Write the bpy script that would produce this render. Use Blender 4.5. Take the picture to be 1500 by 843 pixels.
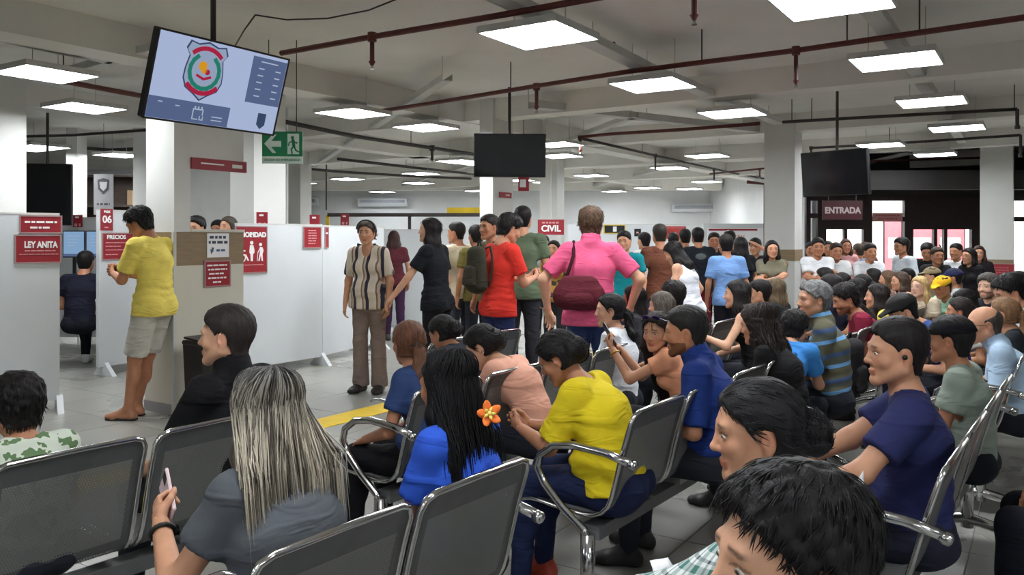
import bpy, math, random
import numpy as np
from mathutils import Matrix, Vector

for o in list(bpy.data.objects):
    bpy.data.objects.remove(o, do_unlink=True)
scene = bpy.context.scene
COL = scene.collection
random.seed(7)

# ------------------------------------------------------------------ camera, world, exposure
F = 1200.0          # focal length in pixels of the 1500 x 843 frame
H = 1.52            # eye height
HY = 347.0          # row of the horizon
cam_d = bpy.data.cameras.new('camera')
cam = bpy.data.objects.new('camera', cam_d)
COL.objects.link(cam)
cam.location = (0, 0, H)
cam.rotation_euler = (math.pi / 2, 0, 0)
cam_d.sensor_width = 36.0
cam_d.lens = 36.0 * F / 1500.0
cam_d.shift_y = -(421.5 - HY) / 1500.0
cam_d.clip_start = 0.05
cam_d.clip_end = 200
scene.camera = cam

world = bpy.data.worlds.new('world')
scene.world = world
world.use_nodes = True
wn = world.node_tree
wn.nodes.clear()
wo = wn.nodes.new('ShaderNodeOutputWorld')
wb = wn.nodes.new('ShaderNodeBackground')
wb.inputs['Color'].default_value = (0.86, 0.93, 1.0, 1)
wb.inputs['Strength'].default_value = 5.0
wn.links.new(wb.outputs[0], wo.inputs[0])
PANEL_EMIT = 38.0
scene.view_settings.view_transform = 'Standard'
scene.view_settings.look = 'None'
scene.view_settings.gamma = 1.0
scene.view_settings.use_curve_mapping = False
scene.view_settings.exposure = 0.0
sun_d = bpy.data.lights.new('sun', 'SUN')
sun_d.energy = 4.0
sun_d.angle = 0.02
sun_d.color = (1.0, 0.95, 0.86)
sun = bpy.data.objects.new('sun', sun_d)
COL.objects.link(sun)
sun.location = (12, 30, 20)
sun.rotation_euler = (math.radians(38), math.radians(8), math.radians(-15))


# ------------------------------------------------------------------ pixel <-> place
def pt(px, py, Y):
    return Vector(((px - 750) / F * Y, Y, H - (py - HY) / F * Y))


def ptz(px, py, z):
    Y = (H - z) * F / (py - HY)
    return Vector(((px - 750) / F * Y, Y, z))


BA = math.radians(36)                       # the seat rows
UB = Vector((math.sin(BA), math.cos(BA), 0))
VB = Vector((-math.cos(BA), math.sin(BA), 0))
CA = math.radians(33)                       # the building grid
UC = Vector((math.sin(CA), math.cos(CA), 0))
VC = Vector((-math.cos(CA), math.sin(CA), 0))


def S(r, g=None, b=None):
    if g is None:
        r, g, b = r
    def f(c):
        c = c / 255.0
        return c / 12.92 if c <= 0.04045 else ((c + 0.055) / 1.055) ** 2.4
    return (f(r), f(g), f(b), 1.0)


# ------------------------------------------------------------------ materials
MATS = {}


def newmat(name):
    m = bpy.data.materials.new(name)
    m.use_nodes = True
    return m, m.node_tree, m.node_tree.nodes['Principled BSDF']


def node(nt, typ, **kw):
    n = nt.nodes.new(typ)
    for k, v in kw.items():
        if k in n.inputs:
            n.inputs[k].default_value = v
        else:
            setattr(n, k, v)
    return n


def mat(name, col, rough=0.5, metal=0.0, var=0.08, vscale=6.0, bump=0.0, bscale=200.0, spec=0.5, stretch=None,
        emit=0.0, tint=False):
    if name in MATS:
        return MATS[name]
    m, nt, bs = newmat(name)
    bs.inputs['Roughness'].default_value = rough
    bs.inputs['Metallic'].default_value = metal
    bs.inputs['Specular IOR Level'].default_value = spec
    tc = node(nt, 'ShaderNodeTexCoord')
    mp = node(nt, 'ShaderNodeMapping')
    nt.links.new(tc.outputs['Object'], mp.inputs['Vector'])
    if stretch:
        mp.inputs['Scale'].default_value = stretch
    nz = node(nt, 'ShaderNodeTexNoise')
    nz.inputs['Scale'].default_value = vscale
    nz.inputs['Detail'].default_value = 4
    nt.links.new(mp.outputs[0], nz.inputs['Vector'])
    mr = node(nt, 'ShaderNodeMapRange')
    mr.inputs['From Min'].default_value = 0.3
    mr.inputs['From Max'].default_value = 0.7
    mr.inputs['To Min'].default_value = 1 - var
    mr.inputs['To Max'].default_value = 1 + var
    nt.links.new(nz.outputs['Fac'], mr.inputs['Value'])
    mx = node(nt, 'ShaderNodeMix', data_type='RGBA', blend_type='MULTIPLY')
    mx.inputs['Factor'].default_value = 1.0
    mx.inputs['A'].default_value = col
    nt.links.new(mr.outputs[0], mx.inputs['B'])
    out = mx.outputs['Result']
    if tint:
        at = node(nt, 'ShaderNodeAttribute', attribute_name='tint')
        m2 = node(nt, 'ShaderNodeMix', data_type='RGBA', blend_type='MULTIPLY')
        m2.inputs['Factor'].default_value = 1.0
        nt.links.new(out, m2.inputs['A'])
        nt.links.new(at.outputs['Color'], m2.inputs['B'])
        out = m2.outputs['Result']
    nt.links.new(out, bs.inputs['Base Color'])
    if emit:
        nt.links.new(out, bs.inputs['Emission Color'])
        bs.inputs['Emission Strength'].default_value = emit
    if bump:
        bn = node(nt, 'ShaderNodeTexNoise')
        bn.inputs['Scale'].default_value = bscale
        nt.links.new(mp.outputs[0], bn.inputs['Vector'])
        bp = node(nt, 'ShaderNodeBump')
        bp.inputs['Strength'].default_value = bump
        bp.inputs['Distance'].default_value = 0.004
        nt.links.new(bn.outputs['Fac'], bp.inputs['Height'])
        nt.links.new(bp.outputs[0], bs.inputs['Normal'])
    MATS[name] = m
    return m


def cloth(rgb, name=None):
    n = name or 'cloth_%d_%d_%d' % tuple(rgb)
    if n in MATS:
        return MATS[n]
    m = mat(n, S(rgb), 0.85, var=0.10, vscale=9, spec=0.2)
    folds(m)
    return m


def folds(m):
    """soft creases and a fine weave"""
    nt = m.node_tree
    bs = nt.nodes['Principled BSDF']
    tc = node(nt, 'ShaderNodeTexCoord')
    n1 = node(nt, 'ShaderNodeTexNoise', Scale=6.5, Detail=2.0, Distortion=1.0)
    n2 = node(nt, 'ShaderNodeTexNoise', Scale=320.0)
    mp = node(nt, 'ShaderNodeMapping')
    mp.inputs['Rotation'].default_value = (0.5, 0.35, 0.2)
    mp.inputs['Scale'].default_value = (0.7, 0.7, 2.2)
    nt.links.new(tc.outputs['Object'], mp.inputs['Vector'])
    nt.links.new(mp.outputs[0], n1.inputs['Vector'])
    nt.links.new(tc.outputs['Object'], n2.inputs['Vector'])
    r = mth(nt, 'SMOOTH_MAX', mth(nt, 'SUBTRACT', n1.outputs['Fac'], 0.5), 0.0, 0.06)
    b1 = node(nt, 'ShaderNodeBump', Strength=0.55, Distance=0.05)
    nt.links.new(r, b1.inputs['Height'])
    b2 = node(nt, 'ShaderNodeBump', Strength=0.25, Distance=0.002)
    nt.links.new(n2.outputs['Fac'], b2.inputs['Height'])
    nt.links.new(b1.outputs[0], b2.inputs['Normal'])
    nt.links.new(b2.outputs[0], bs.inputs['Normal'])


def glossmat(name, rgb, rough=0.3):
    return mat(name, S(rgb), rough, var=0.05)


CHROME = mat('chrome', S(205, 205, 205), 0.16, 1.0, var=0.05)
STEEL = mat('dark_steel', S(96, 97, 98), 0.45, 0.35, var=0.08, vscale=20)
BLACKP = mat('black_plastic', S(22, 22, 24), 0.45, var=0.1)
WHITE_PANEL = mat('white_panel', S(210, 214, 217), 0.5, var=0.03, vscale=2)
WALLW = mat('white_wall', S(222, 224, 225), 0.75, var=0.05, vscale=1.2, bump=0.06, bscale=30)
COLW = mat('column_paint', S(214, 214, 210), 0.7, var=0.05, vscale=1.5, bump=0.08, bscale=25)
CREAM = mat('cream_laminate', S(206, 203, 190), 0.5, var=0.04, vscale=2)
BROWN = mat('brown_band', S(139, 119, 92), 0.55, var=0.12, vscale=5, stretch=(1, 1, 14))
CEIL = mat('ceiling_concrete', S(230, 228, 222), 0.85, var=0.08, vscale=0.8, bump=0.25, bscale=6)
PIPE = mat('red_oxide_pipe', S(96, 44, 38), 0.5, var=0.15, vscale=14)
DARKPIPE = mat('dark_pipe', S(62, 56, 54), 0.55, var=0.15, vscale=14)
TRAY = mat('white_tray', S(200, 200, 196), 0.55, var=0.06, vscale=5)
RED = mat('sign_red', S(150, 30, 42), 0.45, var=0.05)
SILVERF = mat('sign_frame', S(168, 140, 140), 0.4, 0.3, var=0.05)
WTXT = mat('lettering_white', S(240, 238, 236), 0.5, var=0.02)
PALETXT = mat('lettering_pale', S(214, 150, 152), 0.5, var=0.02)
SOFTTXT = mat('lettering_soft', S(186, 92, 98), 0.5, var=0.02)
GREEN = mat('exit_green', S(24, 128, 82), 0.45, var=0.04)
YELLOW = mat('yellow_paint', S(232, 196, 40), 0.6, var=0.10, vscale=5)
PAPER = mat('paper', S(236, 236, 238), 0.7, var=0.03)
SCREENOFF = mat('screen_off', S(16, 17, 20), 0.12, var=0.1)
DARKFRAME = mat('dark_bronze_frame', S(52, 40, 42), 0.4, 0.2, var=0.1)


def mix_nodes(nt, fac, a, b):
    mx = node(nt, 'ShaderNodeMix', data_type='RGBA')
    nt.links.new(fac, mx.inputs['Factor'])
    for v, k in ((a, 'A'), (b, 'B')):
        if isinstance(v, tuple):
            mx.inputs[k].default_value = v
        else:
            nt.links.new(v, mx.inputs[k])
    return mx.outputs['Result']


def mth(nt, op, a, b=None, c=None):
    n = node(nt, 'ShaderNodeMath', operation=op)
    for i, v in enumerate((a, b, c)):
        if v is None:
            continue
        if isinstance(v, (int, float)):
            n.inputs[i].default_value = v
        else:
            nt.links.new(v, n.inputs[i])
    return n.outputs[0]


def coords(nt, kind='Object'):
    tc = node(nt, 'ShaderNodeTexCoord')
    sp = node(nt, 'ShaderNodeSeparateXYZ')
    nt.links.new(tc.outputs[kind], sp.inputs[0])
    return sp.outputs


def floor_mat():
    m, nt, bs = newmat('floor_tile')
    tc = node(nt, 'ShaderNodeTexCoord')
    n1 = node(nt, 'ShaderNodeTexNoise', Scale=1.3, Detail=5.0)
    n2 = node(nt, 'ShaderNodeTexNoise', Scale=60.0, Detail=3.0)
    gm = node(nt, 'ShaderNodeNewGeometry')
    nt.links.new(gm.outputs['Position'], n1.inputs['Vector'])
    nt.links.new(gm.outputs['Position'], n2.inputs['Vector'])
    a = mix_nodes(nt, n1.outputs['Fac'], S(138, 137, 131), S(158, 157, 150))
    mx = node(nt, 'ShaderNodeMix', data_type='RGBA', blend_type='MULTIPLY')
    mx.inputs['Factor'].default_value = 0.0
    nt.links.new(a, mx.inputs['A'])
    nt.links.new(n2.outputs['Color'], mx.inputs['B'])
    nt.links.new(mx.outputs['Result'], bs.inputs['Base Color'])
    r = node(nt, 'ShaderNodeMapRange')
    r.inputs['To Min'].default_value = 0.18
    r.inputs['To Max'].default_value = 0.42
    nt.links.new(n1.outputs['Fac'], r.inputs['Value'])
    nt.links.new(r.outputs[0], bs.inputs['Roughness'])
    return m


FLOORM = floor_mat()
GROUT = mat('floor_grout', S(108, 106, 100), 0.7, var=0.08)


def perforated():
    m, nt, bs = newmat('perforated_steel')
    bs.inputs['Base Color'].default_value = S(128, 129, 128)
    bs.inputs['Metallic'].default_value = 0.3
    bs.inputs['Roughness'].default_value = 0.42
    s = coords(nt, 'UV')
    p = 0.0085
    row = mth(nt, 'FLOOR', mth(nt, 'DIVIDE', s[1], p))
    off = mth(nt, 'MULTIPLY', mth(nt, 'MODULO', row, 2.0), 0.5)
    fx = mth(nt, 'SUBTRACT', mth(nt, 'FRACT', mth(nt, 'ADD', mth(nt, 'DIVIDE', s[0], p), off)), 0.5)
    fy = mth(nt, 'SUBTRACT', mth(nt, 'FRACT', mth(nt, 'DIVIDE', s[1], p)), 0.5)
    d = mth(nt, 'SQRT', mth(nt, 'ADD', mth(nt, 'MULTIPLY', fx, fx), mth(nt, 'MULTIPLY', fy, fy)))
    hole = mth(nt, 'LESS_THAN', d, 0.30)
    tr = node(nt, 'ShaderNodeBsdfTransparent')
    ms = node(nt, 'ShaderNodeMixShader')
    out = nt.nodes['Material Output']
    nt.links.new(hole, ms.inputs[0])
    nt.links.new(bs.outputs[0], ms.inputs[1])
    nt.links.new(tr.outputs[0], ms.inputs[2])
    nt.links.new(ms.outputs[0], out.inputs['Surface'])
    return m


PERF = perforated()


def emitter(name, rgb, strength):
    m = bpy.data.materials.new(name)
    m.use_nodes = True
    nt = m.node_tree
    nt.nodes.clear()
    o = node(nt, 'ShaderNodeOutputMaterial')
    e = node(nt, 'ShaderNodeEmission')
    n = node(nt, 'ShaderNodeTexNoise', Scale=30.0)
    mx = mix_nodes(nt, n.outputs['Fac'], S(rgb), tuple(min(1, c * 1.03) for c in S(rgb)))
    nt.links.new(mx, e.inputs['Color'])
    e.inputs['Strength'].default_value = strength
    nt.links.new(e.outputs[0], o.inputs['Surface'])
    return m


PANELM = emitter('led_panel', (246, 250, 255), PANEL_EMIT)


# ------------------------------------------------------------------ mesh helpers
class MB:
    """collects boxes, prisms and tubes; build() links them as one mesh object"""
    def __init__(self):
        self.v, self.f, self.m = [], [], []
        self.cur = 0

    def quadbox(self, c, ax, ay, az):
        b = len(self.v)
        c, ax, ay, az = Vector(c), Vector(ax), Vector(ay), Vector(az)
        for k in range(8):
            self.v.append(c + ax * (1 if k & 1 else -1) + ay * (1 if k & 2 else -1) + az * (1 if k & 4 else -1))
        fl = ((0, 2, 3, 1), (4, 5, 7, 6), (0, 1, 5, 4), (2, 6, 7, 3), (0, 4, 6, 2), (1, 3, 7, 5))
        flip = ax.cross(ay).dot(az) < 0
        for q in fl:
            q = tuple(b + i for i in q)
            self.f.append(q[::-1] if flip else q)
            self.m.append(self.cur)
        return self

    def box(self, x0, x1, y0, y1, z0, z1):
        return self.quadbox(((x0 + x1) / 2, (y0 + y1) / 2, (z0 + z1) / 2), ((x1 - x0) / 2, 0, 0),
                            (0, (y1 - y0) / 2, 0), (0, 0, (z1 - z0) / 2))

    def bbox(self, x0, x1, y0, y1, z0, z1, r=0.01):
        """box whose edges are bevelled all round (three nested slabs share one outline)"""
        b = len(self.v)
        xs, ys, zs = (x0, x1), (y0, y1), (z0, z1)
        idx = {}
        for i in range(2):
            for j in range(2):
                for k in range(2):
                    sx, sy, sz = (1 if i else -1), (1 if j else -1), (1 if k else -1)
                    for a in range(3):
                        p = [xs[i] - sx * r, ys[j] - sy * r, zs[k] - sz * r]
                        p[a] += (sx, sy, sz)[a] * r
                        idx[(i, j, k, a)] = len(self.v)
                        self.v.append(Vector(p))
        def face(l):
            self.f.append(tuple(l)); self.m.append(self.cur)
        for a in range(3):
            o1, o2 = (a + 1) % 3, (a + 2) % 3
            for s in range(2):
                q = []
                for (p, t) in ((0, 0), (1, 0), (1, 1), (0, 1)):
                    key = [0, 0, 0]
                    key[a], key[o1], key[o2] = s, p, t
                    q.append(idx[tuple(key) + (a,)])
                face(q if s else q[::-1])
            for p in range(2):
                for t in range(2):
                    k0, k1 = [0, 0, 0], [0, 0, 0]
                    k0[a], k1[a] = 0, 1
                    k0[o1] = k1[o1] = p
                    k0[o2] = k1[o2] = t
                    q = [idx[tuple(k0) + (o1,)], idx[tuple(k1) + (o1,)], idx[tuple(k1) + (o2,)], idx[tuple(k0) + (o2,)]]
                    face(q if p != t else q[::-1])
        for i in range(2):
            for j in range(2):
                for k in range(2):
                    q = [idx[(i, j, k, a)] for a in range(3)]
                    face(q if (i + j + k) % 2 else q[::-1])
        return self

    def tube(self, pts, r, n=8, caps=True, closed=False):
        pts = [Vector(p) for p in pts]
        rs = r if isinstance(r, (list, tuple)) else [r] * len(pts)
        b = len(self.v)
        N = len(pts)
        ref = None
        for i, p in enumerate(pts):
            if closed:
                d = pts[(i + 1) % N] - pts[i - 1]
            else:
                d = pts[min(i + 1, N - 1)] - pts[max(i - 1, 0)]
            d.normalize()
            if ref is None:
                ref = Vector((0, 0, 1)) if abs(d.z) < 0.9 else Vector((1, 0, 0))
            x = ref - d * ref.dot(d)
            x.normalize()
            ref = x
            y = d.cross(x)
            for k in range(n):
                a = 2 * math.pi * k / n
                self.v.append(p + (x * math.cos(a) + y * math.sin(a)) * rs[i])
        for i in range(N if closed else N - 1):
            for k in range(n):
                i2 = (i + 1) % N
                self.f.append((b + i * n + k, b + i * n + (k + 1) % n, b + i2 * n + (k + 1) % n, b + i2 * n + k))
                self.m.append(self.cur)
        if caps and not closed:
            self.f.append(tuple(b + k for k in range(n))[::-1]); self.m.append(self.cur)
            self.f.append(tuple(b + (N - 1) * n + k for k in range(n))); self.m.append(self.cur)
        return self

    def prism(self, poly, fr, depth):
        """polygon (x, z) in the frame fr (Matrix) given thickness along -y"""
        b = len(self.v)
        n = len(poly)
        for y in (-depth, 0):
            for (x, z) in poly:
                self.v.append(fr @ Vector((x, y, z)))
        ar = sum(poly[i][0] * poly[(i + 1) % n][1] - poly[(i + 1) % n][0] * poly[i][1] for i in range(n))
        f0, f1 = tuple(b + i for i in range(n)), tuple(b + n + i for i in range(n))[::-1]
        sides = [(b + i, b + n + i, b + n + (i + 1) % n, b + (i + 1) % n) for i in range(n)]
        if ar < 0:
            f0, f1, sides = f0[::-1], f1[::-1], [s[::-1] for s in sides]
        for q in [f0, f1] + sides:
            self.f.append(q); self.m.append(self.cur)
        return self

    def sheet(self, rows, both=True):
        b = len(self.v)
        n = len(rows[0])
        for r in rows:
            for p in r:
                self.v.append(Vector(p))
        for i in range(len(rows) - 1):
            for j in range(n - 1):
                self.f.append((b + i * n + j, b + i * n + j + 1, b + (i + 1) * n + j + 1, b + (i + 1) * n + j))
                self.m.append(self.cur)
        return self

    def mesh(self, name, mats, smooth=False):
        me = bpy.data.meshes.new(name)
        me.from_pydata([tuple(v) for v in self.v], [], self.f)
        if not isinstance(mats, (list, tuple)):
            mats = [mats]
        for m in mats:
            me.materials.append(m)
        if len(mats) > 1:
            me.polygons.foreach_set('material_index', self.m)
        if smooth:
            me.polygons.foreach_set('use_smooth', [True] * len(me.polygons))
        me.update()
        return me

    def build(self, name, mats, parent=None, smooth=False):
        return link(name, self.mesh(name, mats, smooth), parent)


def link(name, me, parent=None, mw=None):
    o = bpy.data.objects.new(name, me)
    COL.objects.link(o)
    if parent is not None:
        o.parent = parent
    if mw is not None:
        o.matrix_local = mw
    return o


def tag(o, label=None, cat=None, group=None, kind=None):
    if label:
        o['label'] = label
    if cat:
        o['category'] = cat
    if group:
        o['group'] = group
    if kind:
        o['kind'] = kind
    return o


def empty(name, loc, rz=0.0, label=None, cat=None, group=None):
    o = bpy.data.objects.new(name, None)
    o.empty_display_size = 0.1
    COL.objects.link(o)
    o.location = loc
    o.rotation_euler = (0, 0, rz)
    return tag(o, label, cat, group)


def facing(xdir):
    """rotation about z that turns local +x into xdir; local -y is the front"""
    return math.atan2(xdir[1], xdir[0])


TXT = {}


def text_mesh(s, size, m, bold=0.0, align='CENTER'):
    key = (s, size, m.name, bold, align)
    if key in TXT:
        return TXT[key]
    cu = bpy.data.curves.new('lettering', 'FONT')
    cu.body = s
    cu.size = size
    cu.extrude = 0.0015
    cu.offset = bold
    cu.align_x = align
    cu.align_y = 'CENTER'
    ob = bpy.data.objects.new('lettering_source', cu)
    COL.objects.link(ob)
    dg = bpy.context.evaluated_depsgraph_get()
    me = bpy.data.meshes.new_from_object(ob.evaluated_get(dg))
    bpy.data.objects.remove(ob, do_unlink=True)
    bpy.data.curves.remove(cu)
    me.transform(Matrix.Rotation(math.pi / 2, 4, 'X'))
    me.materials.clear()
    me.materials.append(m)
    me.name = 'lettering'
    TXT[key] = me
    return me


def put_text(parent, s, size, x, z, m, y=-0.012, bold=0.0, width=None, name='lettering'):
    me = text_mesh(s, size, m, bold)
    o = link(name, me, parent)
    o.location = (x, y, z)
    if width:
        xs = [v.co.x for v in me.vertices]
        o.scale.x = width / max(1e-4, max(xs) - min(xs))
    return o
# ================================================================== the room
ZC = 3.25
def struct(name, mb, m, parent=None):
    o = mb.build(name, m, parent)
    if parent is None:
        o['kind'] = 'structure'
    return o

floor = struct('floor', MB().box(-16, 16, -7, 17.15, -0.2, -0.004).box(-16, 6.4, 17.15, 26, -0.2, -0.004), GROUT)
# floor laid with tiles: those in sight are pieces of their own
tile_me = MB().bbox(-0.298, 0.298, -0.298, 0.298, -0.02, 0.0, 0.003).mesh('tile', FLOORM)
rng = random.Random(3)
far_tiles = MB()
ntile = 0
cand = []
for i in range(-14, 48):
    for j in range(-26, 30):
        c = UC * (i * 0.6) + VC * (j * 0.6)
        if not (-15.4 < c.x < 15.4 and -6.4 < c.y < (25.4 if c.x < 5.9 else 16.6)):
            continue
        vis = False
        if c.y > 0.5:
            px = 750 + F * c.x / c.y
            py = HY + F * H / c.y
            vis = (60 < px < 740 and 480 < py < 720) or (760 < px < 1500 and 590 < py < 860)
        cand.append((0 if vis else 1, c.length, i, j, c))
cand.sort(key=lambda t: (t[0], t[1]))
for k, (vis, dist, i, j, c) in enumerate(cand):
    if k < 290:
        o = link('tile', tile_me, floor)
        o.location = (c.x, c.y, rng.uniform(-0.0008, 0.0008))
        o.rotation_euler = (0, 0, -CA)
    else:
        far_tiles.quadbox((c.x, c.y, -0.01), UC * 0.298, VC * 0.298, (0, 0, 0.0098))
o = far_tiles.build('tile_field', FLOORM, floor)
o['kind'] = 'stuff'

struct('ceiling', MB().box(-16, 16, -7, 17.2, ZC, ZC + 0.2).box(-16, 6.5, 17.2, 26, ZC, ZC + 0.2), CEIL)
struct('wall_far', MB().box(-16, 6.3, 26, 26.2, 0, ZC), WALLW)
struct('wall_left', MB().box(-16.2, -16, -7, 26, 0, ZC), WALLW)
struct('wall_rear', MB().box(-16, 16, -7.2, -7, 0, ZC), WALLW)
struct('wall_right', MB().box(16, 16.2, -7, 17, 0, ZC), WALLW)
struct('wall_lobby', MB().box(6.3, 6.5, 17.2, 26, 0, ZC), WALLW)
GREYW = mat('grey_wall', S(150, 150, 150), 0.8, var=0.06, vscale=1.0)
struct('wall_office', MB().box(-16, -6.3, 15.0, 15.15, 0, 2.75), GREYW)

# columns: (pixel corner, depth, length along u, length along v, top)
def column(px, Y, lu, lv, name='column'):
    c = Vector(((px - 750) / F * Y, Y, 0))
    m = c + UC * lu / 2 + VC * lv / 2
    mb = MB().quadbox((m.x, m.y, ZC / 2), UC * lu / 2, VC * lv / 2, (0, 0, ZC / 2))
    o = struct(name, mb, COLW)
    return c, o

cA, colA = column(255, 6.97, 0.16, 0.40)
c2, colA2 = column(372, 9.45, 0.47, 0.42)
cB, colB = column(722, 10.2, 0.46, 0.20)
cC, colC = column(1164, 11.4, 0.42, 0.42)
cD, colD = column(1484, 14.2, 0.5, 0.5)
cE, colE = column(-5, 8.6, 0.3, 0.5)
cF, colF = column(440, 16.5, 0.3, 0.4)
cG, colG = column(816, 17.0, 0.3, 0.42)
# the columns C and D carry a brown protective band round them at hand height
for (c, co, lu, lv, z0, z1) in ((cC, colC, 0.42, 0.42, 1.18, 1.34), (cD, colD, 0.5, 0.5, 0.92, 1.12)):
    m = c + UC * lu / 2 + VC * lv / 2
    b = MB().quadbox((m.x, m.y, (z0 + z1) / 2), UC * (lu / 2 + 0.006), VC * (lv / 2 + 0.006), (0, 0, (z1 - z0) / 2))
    b.build('band', BROWN, co)

# ceiling beams
def beam(p, q, w=0.3, zb=2.98):
    p, q = Vector(p), Vector(q)
    d = (q - p); d.z = 0
    L = d.length; d.normalize()
    n = Vector((-d.y, d.x, 0))
    m = (p + q) / 2
    struct('beam', MB().quadbox((m.x, m.y, (zb + ZC) / 2), d * L / 2, n * w / 2, (0, 0, (ZC - zb) / 2)), CEIL)

bm0 = cA + UC * 0.1 + VC * 0.2
beam(bm0 - UC * 9, bm0 + UC * 24, 0.34, 2.99)
beam(bm0 + VC * 3.4 - UC * 9, bm0 + VC * 3.4 + UC * 22, 0.34, 3.0)
beam(cB + UC * 0.2 + VC * 8, cB + UC * 0.2 - VC * 9, 0.30, 3.0)
beam(cC + UC * 0.2 + VC * 12, cC + UC * 0.2 - VC * 9, 0.30, 3.0)
beam(cC + UC * 3.6 + VC * 14, cC + UC * 3.6 - VC * 7, 0.30, 2.98)
beam(cC + UC * 7.2 + VC * 14, cC + UC * 7.2 - VC * 2, 0.30, 2.95)
beam((-14, 24.4, 0), (6.2, 24.4, 0), 0.35, 2.9)

# ------------------------------------------------------------------ ceiling lights
ZL = 2.87
HANGER = MB().tube([(0, 0, 0.012), (0, 0, ZC - ZL)], 0.004, 5).mesh('hanger', TRAY)
def ceiling_light(c, label):
    t = empty('ceiling_light', c, -CA, label, 'ceiling light', 'square ceiling light panels')
    mb = MB()
    s, b = 0.30, 0.012
    for k in range(4):
        a = k * math.pi / 2
        d = Vector((math.cos(a), math.sin(a), 0)); n = Vector((-d.y, d.x, 0))
        mb.quadbox(d * (s - b / 2), d * b / 2, n * (s if k % 2 else s - b), (0, 0, 0.016))
    mb.build('frame', TRAY, t)
    MB().box(-s + b, s - b, -s + b, s - b, -0.010, -0.004).build('diffuser', PANELM, t)
    MB().box(-s + 0.002, s - 0.002, -s + 0.002, s - 0.002, 0.001, 0.03).build('housing', TRAY, t)
    for sx in (-1, 1):
        h_ = link('hanger', HANGER, t)
        h_.location = (sx * 0.2, 0, 0)
    return t

LP = [(790, 50, 'large bright ceiling light panel nearest above the seats'),
      (957, 123, 'ceiling light panel second along the row above the seats'),
      (1073, 165, 'ceiling light panel just left of the tall white column'),
      (1220, 1, 'ceiling light panel cut off by the top edge of the picture'),
      (1313, 88, 'ceiling light panel at upper right under a white cable tray'),
      (1365, 148, 'ceiling light panel at right, third from the top edge'),
      (1402, 187, 'ceiling light panel at right, above the right-hand column'),
      (1370, 226, 'flat ceiling light panel at right under the pipe run'),
      (1363, 260, 'dim ceiling light panel at right near the dark entrance'),
      (1036, 228, 'ceiling light panel left of the column, below the pipes'),
      (66, 107, 'ceiling light panel at far left above the red pipe'),
      (124, 157, 'ceiling light panel at left below the red pipe'),
      (60, 215, 'small ceiling light panel beside the leftmost column'),
      (175, 227, 'small ceiling light panel over the left office'),
      (517, 165, 'bright ceiling light panel right of the green exit sign'),
      (624, 186, 'ceiling light panel left of the dark hanging screen'),
      (672, 236, 'small ceiling light panel just left of the dark screen'),
      (816, 211, 'ceiling light panel just right of the dark screen, upper one'),
      (820, 228, 'ceiling light panel just right of the dark screen, lower one'),
      (866, 257, 'ceiling light panel above the pink-shirted man'),
      (948, 275, 'distant ceiling light panel above the brown-shirted man'),
      (1035, 266, 'distant ceiling light panel over the crowd by the far wall'),
      (1080, 282, 'distant ceiling light panel beside the wall box'),
      (803, 267, 'distant ceiling light panel under the dark screen'),
      (509, 262, 'distant ceiling light panel above the wall cooler'),
      (440, 268, 'distant ceiling light panel over the slim white column'),
      (613, 268, 'distant ceiling light panel at the end of the white conduit'),
      (616, 254, 'distant ceiling light panel left of the screen column')]
for (px, py, lab) in LP:
    ceiling_light(ptz(px, py, ZL), lab)
for (px, Y, lab) in ((560, 24.5, 'added ceiling light panel against the far wall above the middle cooler'), (700, 24.0, 'added ceiling light panel against the far wall behind the screen column'), (900, 24.3, 'added ceiling light panel against the far wall right of the CIVIL sign'),
                     (1010, 23.0, 'added ceiling light panel over the far right cooler'), (760, 19.5, 'added ceiling light panel hidden behind the dark screen'), (700, 15.0, 'added ceiling light panel above the cream-shirted man'), (980, 16.0, 'added ceiling light panel over the queue behind the brown shirt'),
                     (40, 12.5, 'added ceiling light panel at the back of the left office'), (1290, 12.0, 'added ceiling light panel over the queue at the entrance')):
    ceiling_light(Vector(((px - 750) / F * Y, Y, ZL)), lab)  # extra panels, added to brighten the dark far end and left office
k = 0
for a in (-4.6, -1.6, 1.4):
    for b in (-5.0, -2.0, 1.2, 4.6):
        c = UC * a + VC * b
        if c.y < 2.4 and -6.3 < c.y:
            ceiling_light(Vector((c.x, c.y, ZL)), 'ceiling light panel behind the viewer, %s from the left, %s from the rear' % (('first', 'second', 'third', 'fourth')[(4.6, 1.2, -2.0, -5.0).index(b)], ('first', 'second', 'third')[(-4.6, -1.6, 1.4).index(a)]))

# ------------------------------------------------------------------ pipes, trays, wires under the ceiling
ZP = 2.97
def P2(px, py, z=ZP):
    return ptz(px, py, z)

def pipe(name, pts, r, m, label, cat, group, z=ZP, drops=(), hang=(), n=8):
    """run of pipe through ceiling points, sprinkler drops and hanger rods are its parts"""
    P = [P2(x, y, z) for (x, y) in pts]
    t = empty(name, P[0], 0, label, cat, group)
    o = P[0]
    MB().tube([p - o for p in P], r, n).build('run', m, t, True)
    for (x, y0, y1) in drops:
        p = P2(x, y0, z) - o
        L = (y1 - y0) * P2(x, y0, z).y / F
        mb = MB().tube([p, p - Vector((0, 0, L))], r * 0.75, 8)
        mb.tube([p - Vector((0, 0, L)), p - Vector((0, 0, L + 0.03))], [r * 1.2, r * 0.5], 8)
        d = mb.build('drop', m, t)
        MB().tube([p - Vector((0, 0, L + 0.03)), p - Vector((0, 0, L + 0.055))], [0.006, 0.018], 8).build('sprinkler_head', CHROME, d)
        MB().tube([p + Vector((0, 0, -r * 1.6)), p + Vector((0, 0, r * 1.4))], r * 1.5, 8).build('fitting', m, t)
    for (x, y) in hang:
        p = P2(x, y, z) - o
        MB().tube([p, Vector((p.x, p.y, ZC - o.z))], 0.006, 5).build('hanger_rod', DARKPIPE, t)
    return t

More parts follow.
